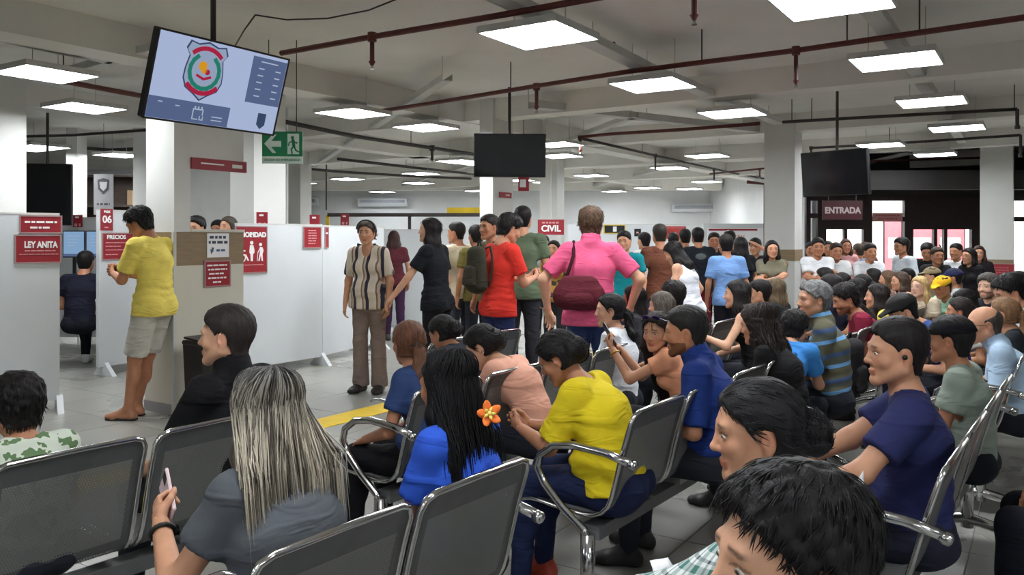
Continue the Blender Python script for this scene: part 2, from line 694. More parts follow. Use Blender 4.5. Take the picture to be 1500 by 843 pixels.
G1 = 'sprinkler pipes under the ceiling'
pipe('sprinkler_pipe', [(412, 78), (545, 54), (735, 22), (900, -8)], 0.022, PIPE, 'red-brown sprinkler pipe right of the lit screen, nearest run', 'pipe', G1, drops=[(545, 54, 90)])
pipe('sprinkler_pipe', [(556, 163), (640, 150), (786, 126), (920, 105), (1166, 74), (1290, 56), (1560, 17)], 0.022, PIPE, 'long red-brown sprinkler pipe crossing the ceiling to the right edge', 'pipe', G1,
     drops=[(786, 127, 156), (1166, 74, 118)], hang=[(748, 132), (1241, 64), (1347, 48), (1028, 92)])
pipe('sprinkler_pipe', [(-60, 93), (0, 103), (60, 113), (215, 142), (300, 160)], 0.026, PIPE, 'red pipe running behind the lit screen from the left edge', 'pipe', G1, hang=[(93, 120)])
pipe('sprinkler_pipe', [(1146, 179), (1250, 173), (1490, 160)], 0.02, DARKPIPE, 'dark pipe running right from the tall column top', 'pipe', G1, hang=[(1189, 177), (1486, 160), (1160, 178)])
pipe('sprinkler_pipe', [(1186, 217), (1300, 211), (1495, 198)], 0.02, DARKPIPE, 'dark pipe above the hanging black screen at right', 'pipe', G1, hang=[(1303, 211)], drops=[(1188, 217, 224)])
pipe('sprinkler_pipe', [(848, 201), (900, 196), (1000, 190), (1113, 181)], 0.024, PIPE, 'short red pipe left of the tall column', 'pipe', G1, drops=[(850, 202, 220)])
pipe('sprinkler_pipe', [(852, 203), (960, 228), (1070, 253), (1120, 262)], 0.022, DARKPIPE, 'thin pipe slanting away above the brown-shirted man', 'pipe', G1, drops=[(960, 228, 246), (1046, 248, 262)], hang=[(941, 224)])
pipe('sprinkler_pipe', [(405, 176), (520, 200), (640, 218), (705, 228)], 0.03, DARKPIPE, 'dark pipe passing from behind the exit sign to the dark screen', 'pipe', G1, drops=[(633, 217, 233)], hang=[(602, 212)])
pipe('sprinkler_pipe', [(410, 244), (500, 252), (600, 258), (690, 262)], 0.03, DARKPIPE, 'dark distant pipe above the wall cooler', 'pipe', G1)
pipe('sprinkler_pipe', [(495, 233), (600, 245), (700, 256)], 0.028, DARKPIPE, 'dark thin pipe left of the screen column', 'pipe', G1, hang=[(595, 245)])
pipe('sprinkler_pipe', [(38, 209), (110, 216), (160, 220), (222, 217)], 0.028, DARKPIPE, 'dark pipe over the left office ceiling, lower run', 'pipe', G1)
pipe('sprinkler_pipe', [(38, 200), (110, 198), (222, 190)], 0.02, DARKPIPE, 'dark pipe over the left office ceiling, upper run', 'pipe', G1)
pipe('sprinkler_pipe', [(1258, 237), (1350, 234), (1445, 231)], 0.02, PIPE, 'reddish pipe between black screen and right column, upper', 'pipe', G1)
pipe('sprinkler_pipe', [(1258, 254), (1350, 250), (1445, 246)], 0.02, PIPE, 'reddish pipe between black screen and right column, lower', 'pipe', G1)
pipe('sprinkler_pipe', [(1040, 255), (1090, 250), (1128, 246)], 0.02, PIPE, 'reddish distant pipe left of the tall column', 'pipe', G1, drops=[(1113, 248, 258)])
pt0 = ptz(1017, -40, ZP)
pipe('sprinkler_pipe', [(975, -36), (1017, -40), (1100, -48)], 0.022, PIPE, 'sprinkler drop hanging in at the top edge of the picture', 'pipe', G1, drops=[(1017, -40, 22)])
# vertical corner of the pipe run at right
for (px, y0, y1, lab) in ((1490, 160, 184, 'vertical dark pipe end at the right edge, upper'), (1495, 198, 226, 'vertical dark pipe end at the right edge, lower')):
    p = P2(px, y0)
    L = (y1 - y0) * p.y / F
    o = MB().tube([(0, 0, 0), (0, 0, -L)], 0.02, 8).tube([(0, 0, -L), (0, 0, -L - 0.04)], 0.03, 8)
    o = o.build('pipe_end', DARKPIPE); o.location = p
    tag(o, lab, 'pipe', G1)

def tray(p0, p1, w, h, label, z=3.02, z1=None):
    a, b = ptz(p0[0], p0[1], z), ptz(p1[0], p1[1], z1 or z)
    d = b - a; L = d.length; d.normalize()
    n = Vector((-d.y, d.x, 0)).normalized(); up = d.cross(n)
    t = empty('cable_tray', a, 0, label, 'cable tray', 'white trays and conduits under the ceiling')
    mb = MB()
    mb.quadbox(d * L / 2, d * L / 2, n * w / 2, up * 0.004)
    for s in (-1, 1):
        mb.quadbox(d * L / 2 + n * s * w / 2 + up * h / 2 * (1 if up.z > 0 else -1), d * L / 2, n * 0.004, up * h / 2)
    mb.build('channel', TRAY, t)
    k = 0.0
    while k < L:
        p = d * k
        MB().tube([p + n * w / 2, Vector((p.x + n.x * w / 2, p.y + n.y * w / 2, ZC - a.z))], 0.005, 5).build('hanger_rod', TRAY, t)
        k += 1.9
    return t

tray((655, 118), (425, 268), 0.10, 0.06, 'long white conduit slanting down to the slim far column')
tray((690, -20), (958, 110), 0.14, 0.06, 'white tray above the nearest row of light panels')
tray((958, 110), (1140, 182), 0.14, 0.06, 'white tray above the row of light panels, farther stretch')
tray((1262, 0), (1350, 118), 0.12, 0.06, 'white tray above the right-hand row of light panels')
tray((1350, 122), (1410, 210), 0.12, 0.06, 'white tray end above the right-hand lights')
tray((1060, 228), (850, 278), 0.12, 0.06, 'white tray running far left from the column')
tray((930, 172), (835, 208), 0.10, 0.06, 'short white tray right of the dark screen')
tray((780, 158), (1140, 198), 0.16, 0.08, 'white tray from the screen column toward the tall column')
tray((-30, 52), (165, 92), 0.14, 0.07, 'grey tray in the upper left corner')
tray((165, 92), (232, 74), 0.10, 0.06, 'grey tray turning toward the lit screen')
tray((100, 110), (165, 92), 0.10, 0.06, 'short grey tray left of the lit screen')
tray((700, 240), (560, 282), 0.10, 0.05, 'white conduit running from the dark screen to the far wall')
tray((1258, 243), (1335, 226), 0.08, 0.05, 'pale conduit right of the hanging black screen')

def wire(pts, label, z=3.1):
    P = [ptz(x, y, z) for (x, y) in pts]
    o = P[0]
    w = MB().tube([p - o for p in P], 0.006, 5).build('loose_wire', DARKPIPE, None, True)
    w.location = o
    tag(w, label, 'wire', 'loose ceiling wires')
wire([(344, 68), (358, 44), (374, 22)], 'loose wire rising from the top of the lit screen')
wire([(374, 22), (420, 29), (480, 27), (540, 15), (585, -3)], 'loose wire drooping along the ceiling right of the lit screen')
wire([(887, 75), (888, 64), (900, 62), (904, 74)], 'tangled short wire beside a ceiling light')
wire([(1150, 190), (1162, 196), (1170, 215), (1180, 237)], 'loose cable down the tall column to the black screen')

# ------------------------------------------------------------------ service counter on the left
def panel_between(a, b, z0, z1, th, name, m, parent=None):
    """upright board between two floor points, in coordinates relative to a"""
    d = Vector((b[0] - a[0], b[1] - a[1], 0)); L = d.length; d.normalize()
    n = Vector((-d.y, d.x, 0))
    mb = MB()
    mb.quadbox(d * L / 2 + Vector((0, 0, (z0 + z1) / 2)), d * L / 2, n * th / 2, (0, 0, (z1 - z0) / 2))
    return mb.build(name, m, parent), d, n, L

def partition(a, b, z1, label, feet=(0.9,), z0=0.10, m=WHITE_PANEL):
    a, b = Vector((a[0], a[1], 0)), Vector((b[0], b[1], 0))
    t = empty('partition', a, 0, label, 'partition', 'white office partitions')
    o, d, n, L = panel_between(a, b, z0, z1, 0.05, 'board', m, t)
    mb = MB()
    mb.quadbox(d * L / 2 + Vector((0, 0, z1 + 0.008)), d * L / 2, n * 0.028, (0, 0, 0.008))
    mb.build('top_cap', TRAY, t)
    for f in feet:
        c = d * (L * f)
        mb = MB()
        fr = Matrix.Translation(c + d * 0.025) @ Matrix.Rotation(facing(n), 4, 'Z')
        mb.prism([(-0.17, 0), (0.17, 0), (0.12, 0.05), (0.03, 0.14), (-0.03, 0.14), (-0.12, 0.05)], fr, 0.05)
        mb.build('foot', WHITE_PANEL, t)
    return t, d

def gp(px, Y):
    return Vector(((px - 750) / F * Y, Y, 0))

pl, dPL = partition(gp(-60, 6.75), gp(87, 7.15), 1.71, 'white partition at far left carrying two red notices', feet=(0.93,))
p1, dP1 = partition(gp(346, 8.75), gp(470, 9.7), 1.65, 'white partition carrying the red priority sign', feet=(0.05, 0.96))
p2, dP2 = partition(gp(470, 9.75), gp(560, 11.2), 1.64, 'white partition behind the woman in the striped blouse')
p3, dP3 = partition(gp(143, 8.9), gp(222, 9.5), 1.80, 'white partition behind the youth in yellow', feet=(0.05,))
p4, dP4 = partition(gp(560, 12.8), gp(705, 13.2), 1.62, 'far white partition behind the standing group', feet=(0.1, 0.9))
p5, dP5 = partition(gp(832, 15.0), gp(1010, 15.5), 1.74, 'far white partition behind the pink-shirted man', feet=(0.1, 0.9))
p6, dP6 = partition(gp(1030, 18.5), gp(1124, 18.5), 1.80, 'far white board wall left of the tall column', feet=(0.1, 0.9))
p7, dP7 = partition(gp(60, 11.6), gp(225, 11.6), 1.78, 'long white partition at the back of the left office', feet=(0.1, 0.9))

# the service window between the two columns: counter front, header, red strip
o0 = cA + UC * 0.16
cf = empty('service_counter', o0, 0, 'cream counter front with brown band below the service window', 'counter')
W = 0.56
def upanel(parent, x0, x1, z0, z1, m, name, off=0.0, th=0.04):
    mb = MB()
    c = UC * (x0 + x1) / 2 - VC * off + VC * th / 2
    mb.quadbox((c.x, c.y, (z0 + z1) / 2), UC * (x1 - x0) / 2, VC * th / 2, (0, 0, (z1 - z0) / 2))
    return mb.build(name, m, parent)
upanel(cf, 0, W, 0.0, 1.27, CREAM, 'front_panel')
upanel(cf, 0, W, 1.27, 1.56, BROWN, 'band', 0.0)
upanel(cf, 0, W, 1.56, 1.585, CREAM, 'ledge', 0.02, 0.30)
upanel(cf, 0, W, 0.0, 0.09, GREYW, 'plinth', 0.006)
# column A gets the same cladding
cl = MB()
m0 = cA + UC * 0.08 + VC * 0.2
cl.quadbox((m0.x, m0.y, 0.635), UC * 0.087, VC * 0.207, (0, 0, 0.635))
cl.build('cladding', CREAM, colA)
cl = MB(); cl.quadbox((m0.x, m0.y, 1.415), UC * 0.087, VC * 0.207, (0, 0, 0.145)); cl.build('band', BROWN, colA)
cl = MB(); cl.quadbox((m0.x, m0.y, 0.045), UC * 0.092, VC * 0.212, (0, 0, 0.045)); cl.build('plinth', GREYW, colA)
for e in (cA - UC * 0.004 - VC * 0.004,):
    MB().quadbox((e.x, e.y, 0.78), UC * 0.014, VC * 0.014, (0, 0, 0.78)).build('corner_trim', TRAY, colA)
hd = empty('header_panel', o0, 0, 'white header above the service window with a red strip', 'header panel')
upanel(hd, 0, W, 2.20, ZC, COLW, 'board')
upanel(hd, 0, W + 0.02, 2.11, 2.21, RED, 'red_strip', 0.02, 0.03)
t_ = MB()
for (x0, x1, z, h) in ((0.09, 0.33, 2.165, 0.006), (0.42, 0.53, 2.16, 0.016)):
    c = UC * (x0 + x1) / 2 - VC * 0.021
    t_.quadbox((c.x, c.y, z), UC * (x1 - x0) / 2, VC * 0.002, (0, 0, h))
t_.build('lettering', WTXT, hd)
struct('wall_booth', MB().box(gp(225, 11.0).x, gp(420, 11.0).x, 11.0, 11.08, 0, ZC), mat('booth_wall', S(206, 206, 204), 0.7, var=0.04))

# ------------------------------------------------------------------ signs
def hit(px, py, a, d, off=0.027):
    """depth at which the sight line of a pixel meets the upright plane through a along d"""
    a = Vector((a[0], a[1], 0)); d = Vector((d[0], d[1], 0)).normalized()
    n = Vector((-d.y, d.x, 0))
    if n.dot(-a) < 0:
        n = -n
    a = a + n * off
    r = Vector(((px - 750) / F, 1, 0))
    return n.dot(a) / n.dot(r)

def sign(px, py, Y, w, h, xdir, label, name='notice_sign', cat='sign', m=RED, frame=SILVERF, fw=0.012, group=None, up=None):
    """flat framed sign, local x along xdir, front towards local -y, origin at its centre"""
    t = empty(name, pt(px, py, Y), facing(xdir), label, cat, group)
    MB().box(-w / 2, w / 2, -0.008, 0.0, -h / 2, h / 2).build('panel', m, t)
    if frame:
        mb = MB()
        for s in (-1, 1):
            mb.box(-w / 2 - fw / 2, w / 2 + fw / 2, -0.012, 0.0, s * h / 2 - fw / 2, s * h / 2 + fw / 2)
            mb.box(s * w / 2 - fw / 2, s * w / 2 + fw / 2, -0.012, 0.0, -h / 2 + fw / 2, h / 2 - fw / 2)
        mb.build('frame', frame, t)
    return t

def bars(t, rows, m=WTXT, y=-0.0095, name='small_print'):
    """lines too small to read: runs of word-long strokes"""
    mb = MB()
    r = random.Random(len(rows) * 7 + int(rows[0][1] * 1000))
    for (x0, x1, z, h) in rows:
        x = x0
        while x < x1 - 0.01:
            w = min(r.uniform(0.02, 0.06), x1 - x)
            mb.box(x, x + w, y - 0.001, y + 0.0015, z - h / 2, z + h / 2)
            x += w + h * 0.6
    o = mb.build(name, m, t)
    o['kind'] = 'stuff'
    return o

t = sign(60, 329, hit(60, 329, gp(-60, 6.75), dPL), 0.31, 0.145, dPL, 'small red notice with two lines above another at far left')
bars(t, [(-0.12, 0.12, 0.02, 0.016), (-0.08, 0.08, -0.028, 0.016)])
t = sign(56, 365, hit(56, 365, gp(-60, 6.75), dPL), 0.34, 0.235, dPL, 'red notice reading LEY ANITA on the far left partition')
put_text(t, 'LEY ANITA', 0.075, 0.02, 0.035, WTXT, bold=0.0035, width=0.25)
bars(t, [(-0.10, 0.13, -0.015, 0.009), (-0.14, 0.15, -0.045, 0.007)], PALETXT)
xr = dP3
t = sign(156, 322, hit(156, 322, gp(143, 8.9), dP3), 0.145, 0.235, xr, 'tall red counter sign numbered 06', frame=None)
put_text(t, '06', 0.11, 0, 0.0, WTXT, bold=0.003)
put_text(t, 'BOX', 0.034, 0, 0.085, WTXT, bold=0.002)
bars(t, [(-0.03, 0.03, -0.085, 0.012)], PALETXT)
t = sign(172, 361, hit(172, 361, gp(143, 8.9), dP3), 0.375, 0.29, xr, 'red price notice partly hidden by the youth in yellow')
put_text(t, 'PRECIOS', 0.06, -0.02, 0.10, WTXT, bold=0.002)
bars(t, [(-0.15, 0.10, 0.04, 0.010), (-0.15, 0.05, 0.0, 0.010), (-0.15, 0.08, -0.04, 0.010), (-0.15, 0.0, -0.09, 0.010)], PALETXT)
# paper and red notice on the counter front
cfd = UC
Yc = 7.25
t = empty('paper_notice', o0 + UC * 0.28 - VC * 0.003 + Vector((0, 0, 1.45)), facing(UC), 'white paper notice taped on the brown counter band', 'notice')
MB().box(-0.115, 0.115, -0.003, 0.0, -0.115, 0.10).build('sheet', PAPER, t)
INK = mat('ink', S(60, 74, 96), 0.6, var=0.03)
bars(t, [(-0.09, 0.08, 0.065, 0.024), (-0.10, 0.10, 0.02, 0.024)], INK, -0.004, 'lettering')
bars(t, [(-0.02, 0.085, -0.052, 0.02)], mat('ink_blue', S(84, 110, 150), 0.6), -0.004, 'logo_lettering')
lg = MB()
for (x, z) in ((-0.072, -0.062), (-0.058, -0.046)):
    lg.tube([(x, -0.0035, z - 0.02), (x, -0.0035, z + 0.02)], [0.004, 0.012], 6)
lg.build('logo', mat('ink_blue', S(84, 110, 150), 0.6), t)
t = empty('notice_sign', o0 + UC * 0.27 - VC * 0.004 + Vector((0, 0, 1.19)), facing(UC), 'red five-line notice on the cream counter front', 'sign')
MB().box(-0.14, 0.14, -0.008, 0.0, -0.12, 0.12).build('panel', RED, t)
mb = MB()
for s in (-1, 1):
    mb.box(-0.14, 0.14, -0.011, 0, s * 0.113 - 0.006, s * 0.113 + 0.006)
    mb.box(s * 0.134 - 0.006, s * 0.134 + 0.006, -0.011, 0, -0.107, 0.107)
mb.build('frame', SILVERF, t)
bars(t, [(-0.11, 0.11, 0.075, 0.014), (-0.10, 0.10, 0.038, 0.014), (-0.09, 0.08, 0.0, 0.014), (-0.10, 0.09, -0.038, 0.014), (-0.05, 0.05, -0.075, 0.014)])

# the priority sign with its three figures
t = sign(368, 366, hit(368, 366, gp(346, 8.75), dP1), 0.40, 0.50, dP1, 'large red PRIORIDAD sign with white figures', 'priority_sign')
put_text(t, 'PRIORIDAD', 0.072, 0.0, 0.16, WTXT, bold=0.004, width=0.37)
def disc(mb, x, z, r, n=14, y=-0.010):
    mb.prism([(x + r * math.cos(2 * math.pi * k / n), z + r * math.sin(2 * math.pi * k / n)) for k in range(n)],
             Matrix.Translation((0, y + 0.002, 0)), 0.002)
    return mb
def strip(mb, pts, w, y=-0.010):
    for (p, q) in zip(pts, pts[1:]):
        d = Vector((q[0] - p[0], 0, q[1] - p[1])); L = d.length; d.normalize()
        n = Vector((-d.z, 0, d.x))
        mb.quadbox(((p[0] + q[0]) / 2, y + 0.001, (p[1] + q[1]) / 2), d * (L / 2 + w * 0.3), (0, 0.001, 0), n * w / 2)
    return mb
mb = MB(); arc = [(-0.125 + 0.045 * math.cos(math.radians(a)), -0.085 + 0.045 * math.sin(math.radians(a))) for a in range(100, 400, 20)]
strip(mb, arc, 0.014); strip(mb, [(-0.125, 0.03), (-0.12, -0.05), (-0.075, -0.06), (-0.045, -0.115)], 0.017); strip(mb, [(-0.122, -0.012), (-0.085, -0.012)], 0.012); disc(mb, -0.128, 0.055, 0.017)
mb.build('wheelchair_figure', WTXT, t)
mb = MB(); disc(mb, 0.0, 0.075, 0.021)
mb.prism([(-0.022, 0.05), (0.02, 0.05), (0.034, 0.0), (0.036, -0.03), (0.018, -0.05), (0.014, -0.125), (-0.012, -0.125), (-0.016, -0.05), (-0.03, -0.03), (-0.028, 0.0)], Matrix.Translation((0, -0.008, 0)), 0.002)
mb.build('pregnant_figure', WTXT, t)
mb = MB(); disc(mb, 0.115, 0.055, 0.019)
mb.prism([(0.105, 0.03), (0.14, 0.025), (0.155, -0.01), (0.14, -0.05), (0.146, -0.125), (0.13, -0.125), (0.118, -0.06), (0.10, -0.125), (0.085, -0.125), (0.105, -0.04), (0.108, -0.01)], Matrix.Translation((0, -0.008, 0)), 0.002)
strip(mb, [(0.11, 0.015), (0.085, -0.025), (0.078, -0.03)], 0.011); strip(mb, [(0.08, -0.03), (0.07, -0.125)], 0.006)
mb.build('elderly_figure', WTXT, t)
bars(t, [(-0.17, 0.15, -0.165, 0.008)], PALETXT)
t = sign(457, 348, hit(457, 348, gp(346, 8.75), dP1), 0.26, 0.24, dP1, 'red leaflet-covered notice at the partition edge')
bars(t, [(-0.06, 0.06, 0.08 - 0.03 * k, 0.012) for k in range(6)], PALETXT)
t = sign(478, 348, hit(478, 348, gp(470, 9.75), dP2), 0.07, 0.24, dP2, 'narrow red notice past the partition edge')
bars(t, [(-0.02, 0.02, 0.05, 0.02)], WTXT)
for (px, py, Y, lab) in ((384, 322, 9.3, 'small red counter number above the priority sign'), (461, 325, 10.2, 'small red counter number above the partition edge'), (114, 324, 11.3, 'small red counter number behind the computer screen'),
                         (505, 322, 12.2, 'small red plate beside the striped-blouse woman')):
    t = sign(px, py, Y, 0.125, 0.17, Vector((1, 0.1, 0)), lab, frame=None)
    bars(t, [(-0.03, 0.03, 0.05, 0.022)], WTXT)
    bars(t, [(-0.04, 0.04, -0.055, 0.04)], PALETXT, -0.0095, 'number')
    MB().tube([(0, 0.008, 0.07), (0, 0.008, -pt(px, py, Y).z)], 0.008, 6).build('post', TRAY, t)
t = sign(740, 286, hit(740, 286, cB, UC, 0.002), 0.28, 0.07, UC, 'small red strip on the column under the dark screen', frame=None)
bars(t, [(0.0, 0.09, 0.0, 0.016)], WTXT)
t = sign(767, 270, 10.6, 0.14, 0.18, Vector((1, 0, 0)), 'red and white plate right of the screen column', frame=None)
MB().box(-0.05, 0.03, -0.010, -0.007, -0.04, 0.06).build('white_patch', PAPER, t)
MB().tube([(0, 0.008, 0.05), (0, 0.008, ZC - pt(767, 270, 10.6).z)], 0.005, 5).build('hanger_rod', DARKPIPE, t)
t = sign(807, 333, 15.5, 0.50, 0.29, Vector((1, 0.05, 0)), 'red hanging sign reading CIVIL', frame=None)
put_text(t, 'CIVIL', 0.16, 0, -0.03, WTXT, bold=0.006)
bars(t, [(-0.17, 0.17, 0.085, 0.03)], PALETXT)
MB().tube([(0, 0, 0.14), (0, 0, ZC - pt(807, 333, 15.5).z)], 0.006, 5).build('hanger_rod', TRAY, t)
t = sign(900, 336, hit(900, 336, gp(832, 15.0), dP5), 0.40, 0.15, dP5, 'black plate with a white square and yellow edge', m=BLACKP, frame=YELLOW)
MB().box(-0.03, 0.04, -0.011, -0.008, -0.045, 0.05).build('white_square', PAPER, t)
t = sign(934, 341, hit(934, 341, gp(832, 15.0), dP5), 0.13, 0.14, dP5, 'small dark framed notice on the far partition', m=BLACKP, frame=None)
bars(t, [(-0.03, 0.03, 0.0, 0.03)], PALETXT)
t = sign(982, 341, hit(982, 341, gp(832, 15.0), dP5), 0.62, 0.24, dP5, 'red poster with dark figures behind the brown-shirted man', m=mat('poster_red', S(168, 52, 46), 0.5, var=0.4, vscale=9), frame=None)
bars(t, [(-0.28, 0.28, 0.09, 0.02)], SOFTTXT)
t = sign(1078, 344, 18.47, 1.3, 0.30, Vector((1, 0, 0)), 'white far notice board with a long red line', m=PAPER, frame=None)
MB().box(-0.62, 0.48, -0.012, -0.007, 0.09, 0.13).build('red_line', RED, t)
bars(t, [(-0.1, 0.2, -0.03, 0.04)], PALETXT)
# red notices on the right-hand columns
for (c, px, py, Y, w, h, lab) in ((cC, 1177, 391, 11.45, 0.22, 0.26, 'red notice below the brown band of the tall column'), (cD, 1466, 396, 13.95, 0.40, 0.22, 'red notice on the column at the right edge')):
    t = sign(px, py, hit(px, py, c, UC if c is cC else VC, 0.009), w, h, UC if c is cC else VC * -1, lab)
    bars(t, [(-w * 0.3, w * 0.3, h * 0.2, 0.02), (-w * 0.3, w * 0.3, 0.0, 0.02), (-w * 0.3, w * 0.2, -h * 0.2, 0.02)], SOFTTXT)

# the green exit sign hanging by the lit screen
t = empty('exit_sign', pt(414, 217, 7.2), facing(Vector((1, 0.06, 0))), 'green emergency exit sign with left arrow and running figure', 'exit sign')
MB().box(-0.175, 0.175, -0.012, 0.0, -0.075, 0.145).build('panel', GREEN, t)
MB().box(-0.175, 0.175, -0.012, 0.0, -0.138, -0.075).build('lower_strip', mat('exit_strip', S(206, 226, 214), 0.5), t)
EW = mat('exit_white', S(214, 232, 222), 0.5, var=0.02)
mb = MB()
mb.prism([(-0.155, 0.035), (-0.085, 0.115), (-0.052, 0.115), (-0.095, 0.06), (-0.01, 0.06), (-0.01, 0.008), (-0.095, 0.008), (-0.052, -0.045), (-0.085, -0.045)], Matrix.Translation((0, -0.012, 0)), 0.003)
mb.build('arrow', EW, t)
mb = MB().box(0.045, 0.145, -0.0145, -0.012, -0.055, 0.125)
mb.build('door_shape', EW, t)
mb = MB(); disc(mb, 0.088, 0.09, 0.014, y=-0.017)
strip(mb, [(0.092, 0.07), (0.1, 0.015)], 0.024, -0.017); strip(mb, [(0.09, 0.062), (0.06, 0.045), (0.055, 0.02)], 0.010, -0.017)
strip(mb, [(0.1, 0.06), (0.122, 0.04), (0.13, 0.05)], 0.010, -0.017); strip(mb, [(0.1, 0.015), (0.078, -0.01), (0.085, -0.05)], 0.013, -0.017); strip(mb, [(0.102, 0.012), (0.118, -0.02), (0.14, -0.035)], 0.013, -0.017)
mb.build('running_figure', GREEN, t)
put_text(t, 'SALIDA DE EMERGENCIA', 0.028, 0, -0.107, GREEN, y=-0.0135, width=0.31)
for x_ in (-0.12, 0.12):
    MB().tube([(x_, 0, 0.145), (x_, 0, ZC - pt(414, 217, 7.2).z)], 0.004, 5).build('hanger', DARKPIPE, t)

# ------------------------------------------------------------------ hanging screens
SCR_WHITE = emitter('screen_pale', (176, 190, 224), 0.85)
SCR_BLUE = emitter('screen_slate', (92, 108, 146), 0.8)
SCR_RED = emitter('screen_red', (178, 40, 70), 0.8)
SCR_NAVY = emitter('screen_navy', (62, 78, 110), 0.8)
SCR_GRN = emitter('screen_green', (42, 132, 112), 0.8)
SCR_GOLD = emitter('screen_gold', (228, 160, 40), 0.8)
SCR_SILV = emitter('screen_silver', (158, 172, 200), 0.8)
SCR_TXT = emitter('screen_text', (176, 190, 214), 0.8)

tl, tr = pt(229, 43, 4.85), pt(421, 82, 5.72)
bl, br = pt(211, 178, 4.95), pt(403, 195, 5.85)
ctr = (tl + tr + bl + br) / 4
ex = ((tr - tl) + (br - bl)).normalized()
ex.z = 0; ex.normalize()
ez = ((tl - bl) + (tr - br)).normalized()
ey = ez.cross(ex).normalized(); ez = ex.cross(ey)
Wt = ((tr - tl).length + (br - bl).length) / 2
Ht = ((tl - bl).length + (tr - br).length) / 2
tv = empty('television', (0, 0, 0), 0, 'lit hanging television showing a police shield on pale blue', 'television')
tv.matrix_world = Matrix(((ex.x, ey.x, ez.x, ctr.x), (ex.y, ey.y, ez.y, ctr.y), (ex.z, ey.z, ez.z, ctr.z), (0, 0, 0, 1)))
w2, h2 = Wt / 2, Ht / 2
MB().bbox(-w2, w2, 0.0, 0.055, -h2, h2, 0.008).build('case', BLACKP, tv)
mb = MB()
for s in (-1, 1):
    mb.box(-w2, w2, -0.008, 0.004, s * (h2 - 0.006) - 0.006, s * (h2 - 0.006) + 0.006)
    mb.box(s * (w2 - 0.006) - 0.006, s * (w2 - 0.006) + 0.006, -0.008, 0.004, -h2 + 0.012, h2 - 0.012)
mb.build('bezel', BLACKP, tv)
scr = MB().box(-w2 + 0.011, w2 - 0.011, -0.003, 0.001, -h2 + 0.011, h2 - 0.011).build('screen', SCR_WHITE, tv)
def on_screen(mb, name, m):
    return mb.build(name, m, scr)
def fx(u, v):
    return (-w2 + u * 2 * w2, h2 - v * 2 * h2)
def rect(u0, v0, u1, v1, y, th=0.001):
    a, b = fx(u0, v0), fx(u1, v1)
    return MB().box(a[0], b[0], y, y + th, b[1], a[1])
on_screen(rect(0.70, 0.06, 0.985, 0.63, -0.005), 'list_block', SCR_BLUE)
on_screen(rect(0.015, 0.735, 0.60, 0.975, -0.005), 'footer_block', SCR_BLUE)
mb = MB()
for k in range(5):
    for u in (0.76, 0.90):
        a, b = fx(u, 0.19 + k * 0.085), fx(u + 0.045, 0.205 + k * 0.085)
        mb.box(a[0], b[0], -0.0065, -0.005, b[1], a[1])
a, b = fx(0.77, 0.105), fx(0.91, 0.12); mb.box(a[0], b[0], -0.0065, -0.005, b[1], a[1])
for (u0, u1, v) in ((0.08, 0.11, 0.78), (0.2, 0.23, 0.80), (0.47, 0.55, 0.87), (0.47, 0.55, 0.91)):
    a, b = fx(u0, v), fx(u1, v + 0.012); mb.box(a[0], b[0], -0.0065, -0.005, b[1], a[1])
on_screen(mb, 'screen_lettering', SCR_TXT)
mb = MB()
cx, cz = fx(0.365, 0.86)
for (x0, x1, z0, z1) in ((-0.04, 0.04, 0.022, 0.03), (-0.04, -0.033, -0.035, 0.022), (0.033, 0.04, -0.01, 0.022), (-0.04, 0.005, -0.042, -0.035), (-0.03, -0.02, 0.03, 0.045), (-0.005, 0.005, 0.03, 0.045), (0.02, 0.03, 0.03, 0.045), (0.015, 0.045, -0.042, -0.036), (0.015, 0.021, -0.036, -0.015), (0.039, 0.045, -0.036, -0.015)):
    mb.box(cx + x0, cx + x1, -0.0065, -0.005, cz + z0, cz + z1)
on_screen(mb, 'calendar_symbol', SCR_TXT)
# the shield
sx, sz = fx(0.355, 0.36)
K = Ht * 0.66
shape = [(-0.40, 0.47), (-0.22, 0.44), (0.0, 0.50), (0.22, 0.44), (0.40, 0.47), (0.47, 0.33), (0.38, 0.22), (0.43, 0.0), (0.44, -0.18), (0.36, -0.34), (0.16, -0.44), (0.0, -0.54), (-0.16, -0.44), (-0.36, -0.34), (-0.44, -0.18), (-0.43, 0.0), (-0.38, 0.22), (-0.47, 0.33)]
def shp(k):
    return [(sx + x * K * k * 0.92, sz + z * K * k) for (x, z) in shape]
on_screen(MB().prism(shp(1.0), Matrix.Translation((0, -0.003, 0)), 0.002), 'shield_outline', SCR_NAVY)
on_screen(MB().prism(shp(0.94), Matrix.Translation((0, -0.005, 0)), 0.001), 'shield_field', SCR_SILV)
def arcstrip(r, a0, a1, w, y, cz_=0.0, ry=1.0):
    mb = MB(); n = 14
    pts = [(sx + r * K * math.cos(math.radians(a0 + (a1 - a0) * i / n)), sz + cz_ * K + ry * r * K * math.sin(math.radians(a0 + (a1 - a0) * i / n))) for i in range(n + 1)]
    return strip(mb, pts, w * K, y)
on_screen(arcstrip(0.30, 125, 415, 0.075, -0.0075, -0.02), 'wreath', SCR_GRN)
on_screen(arcstrip(0.42, 48, 132, 0.075, -0.0085, -0.04), 'ribbon', SCR_RED)
on_screen(arcstrip(0.42, 225, 315, 0.08, -0.0085, 0.02), 'ribbon', SCR_RED)
mb = MB()
disc(mb, sx - 0.05 * K, sz + 0.07 * K, 0.085 * K, y=-0.0085); disc(mb, sx - 0.01 * K, sz + 0.0 * K, 0.055 * K, y=-0.0085)
on_screen(mb, 'gold_figure', SCR_GOLD)
mb = MB(); strip(mb, [(sx - 0.14 * K, sz - 0.10 * K), (sx, sz - 0.15 * K), (sx + 0.14 * K, sz - 0.10 * K)], 0.045 * K, -0.0085)
disc(mb, sx + 0.06 * K, sz - 0.02 * K, 0.05 * K, y=-0.0085)
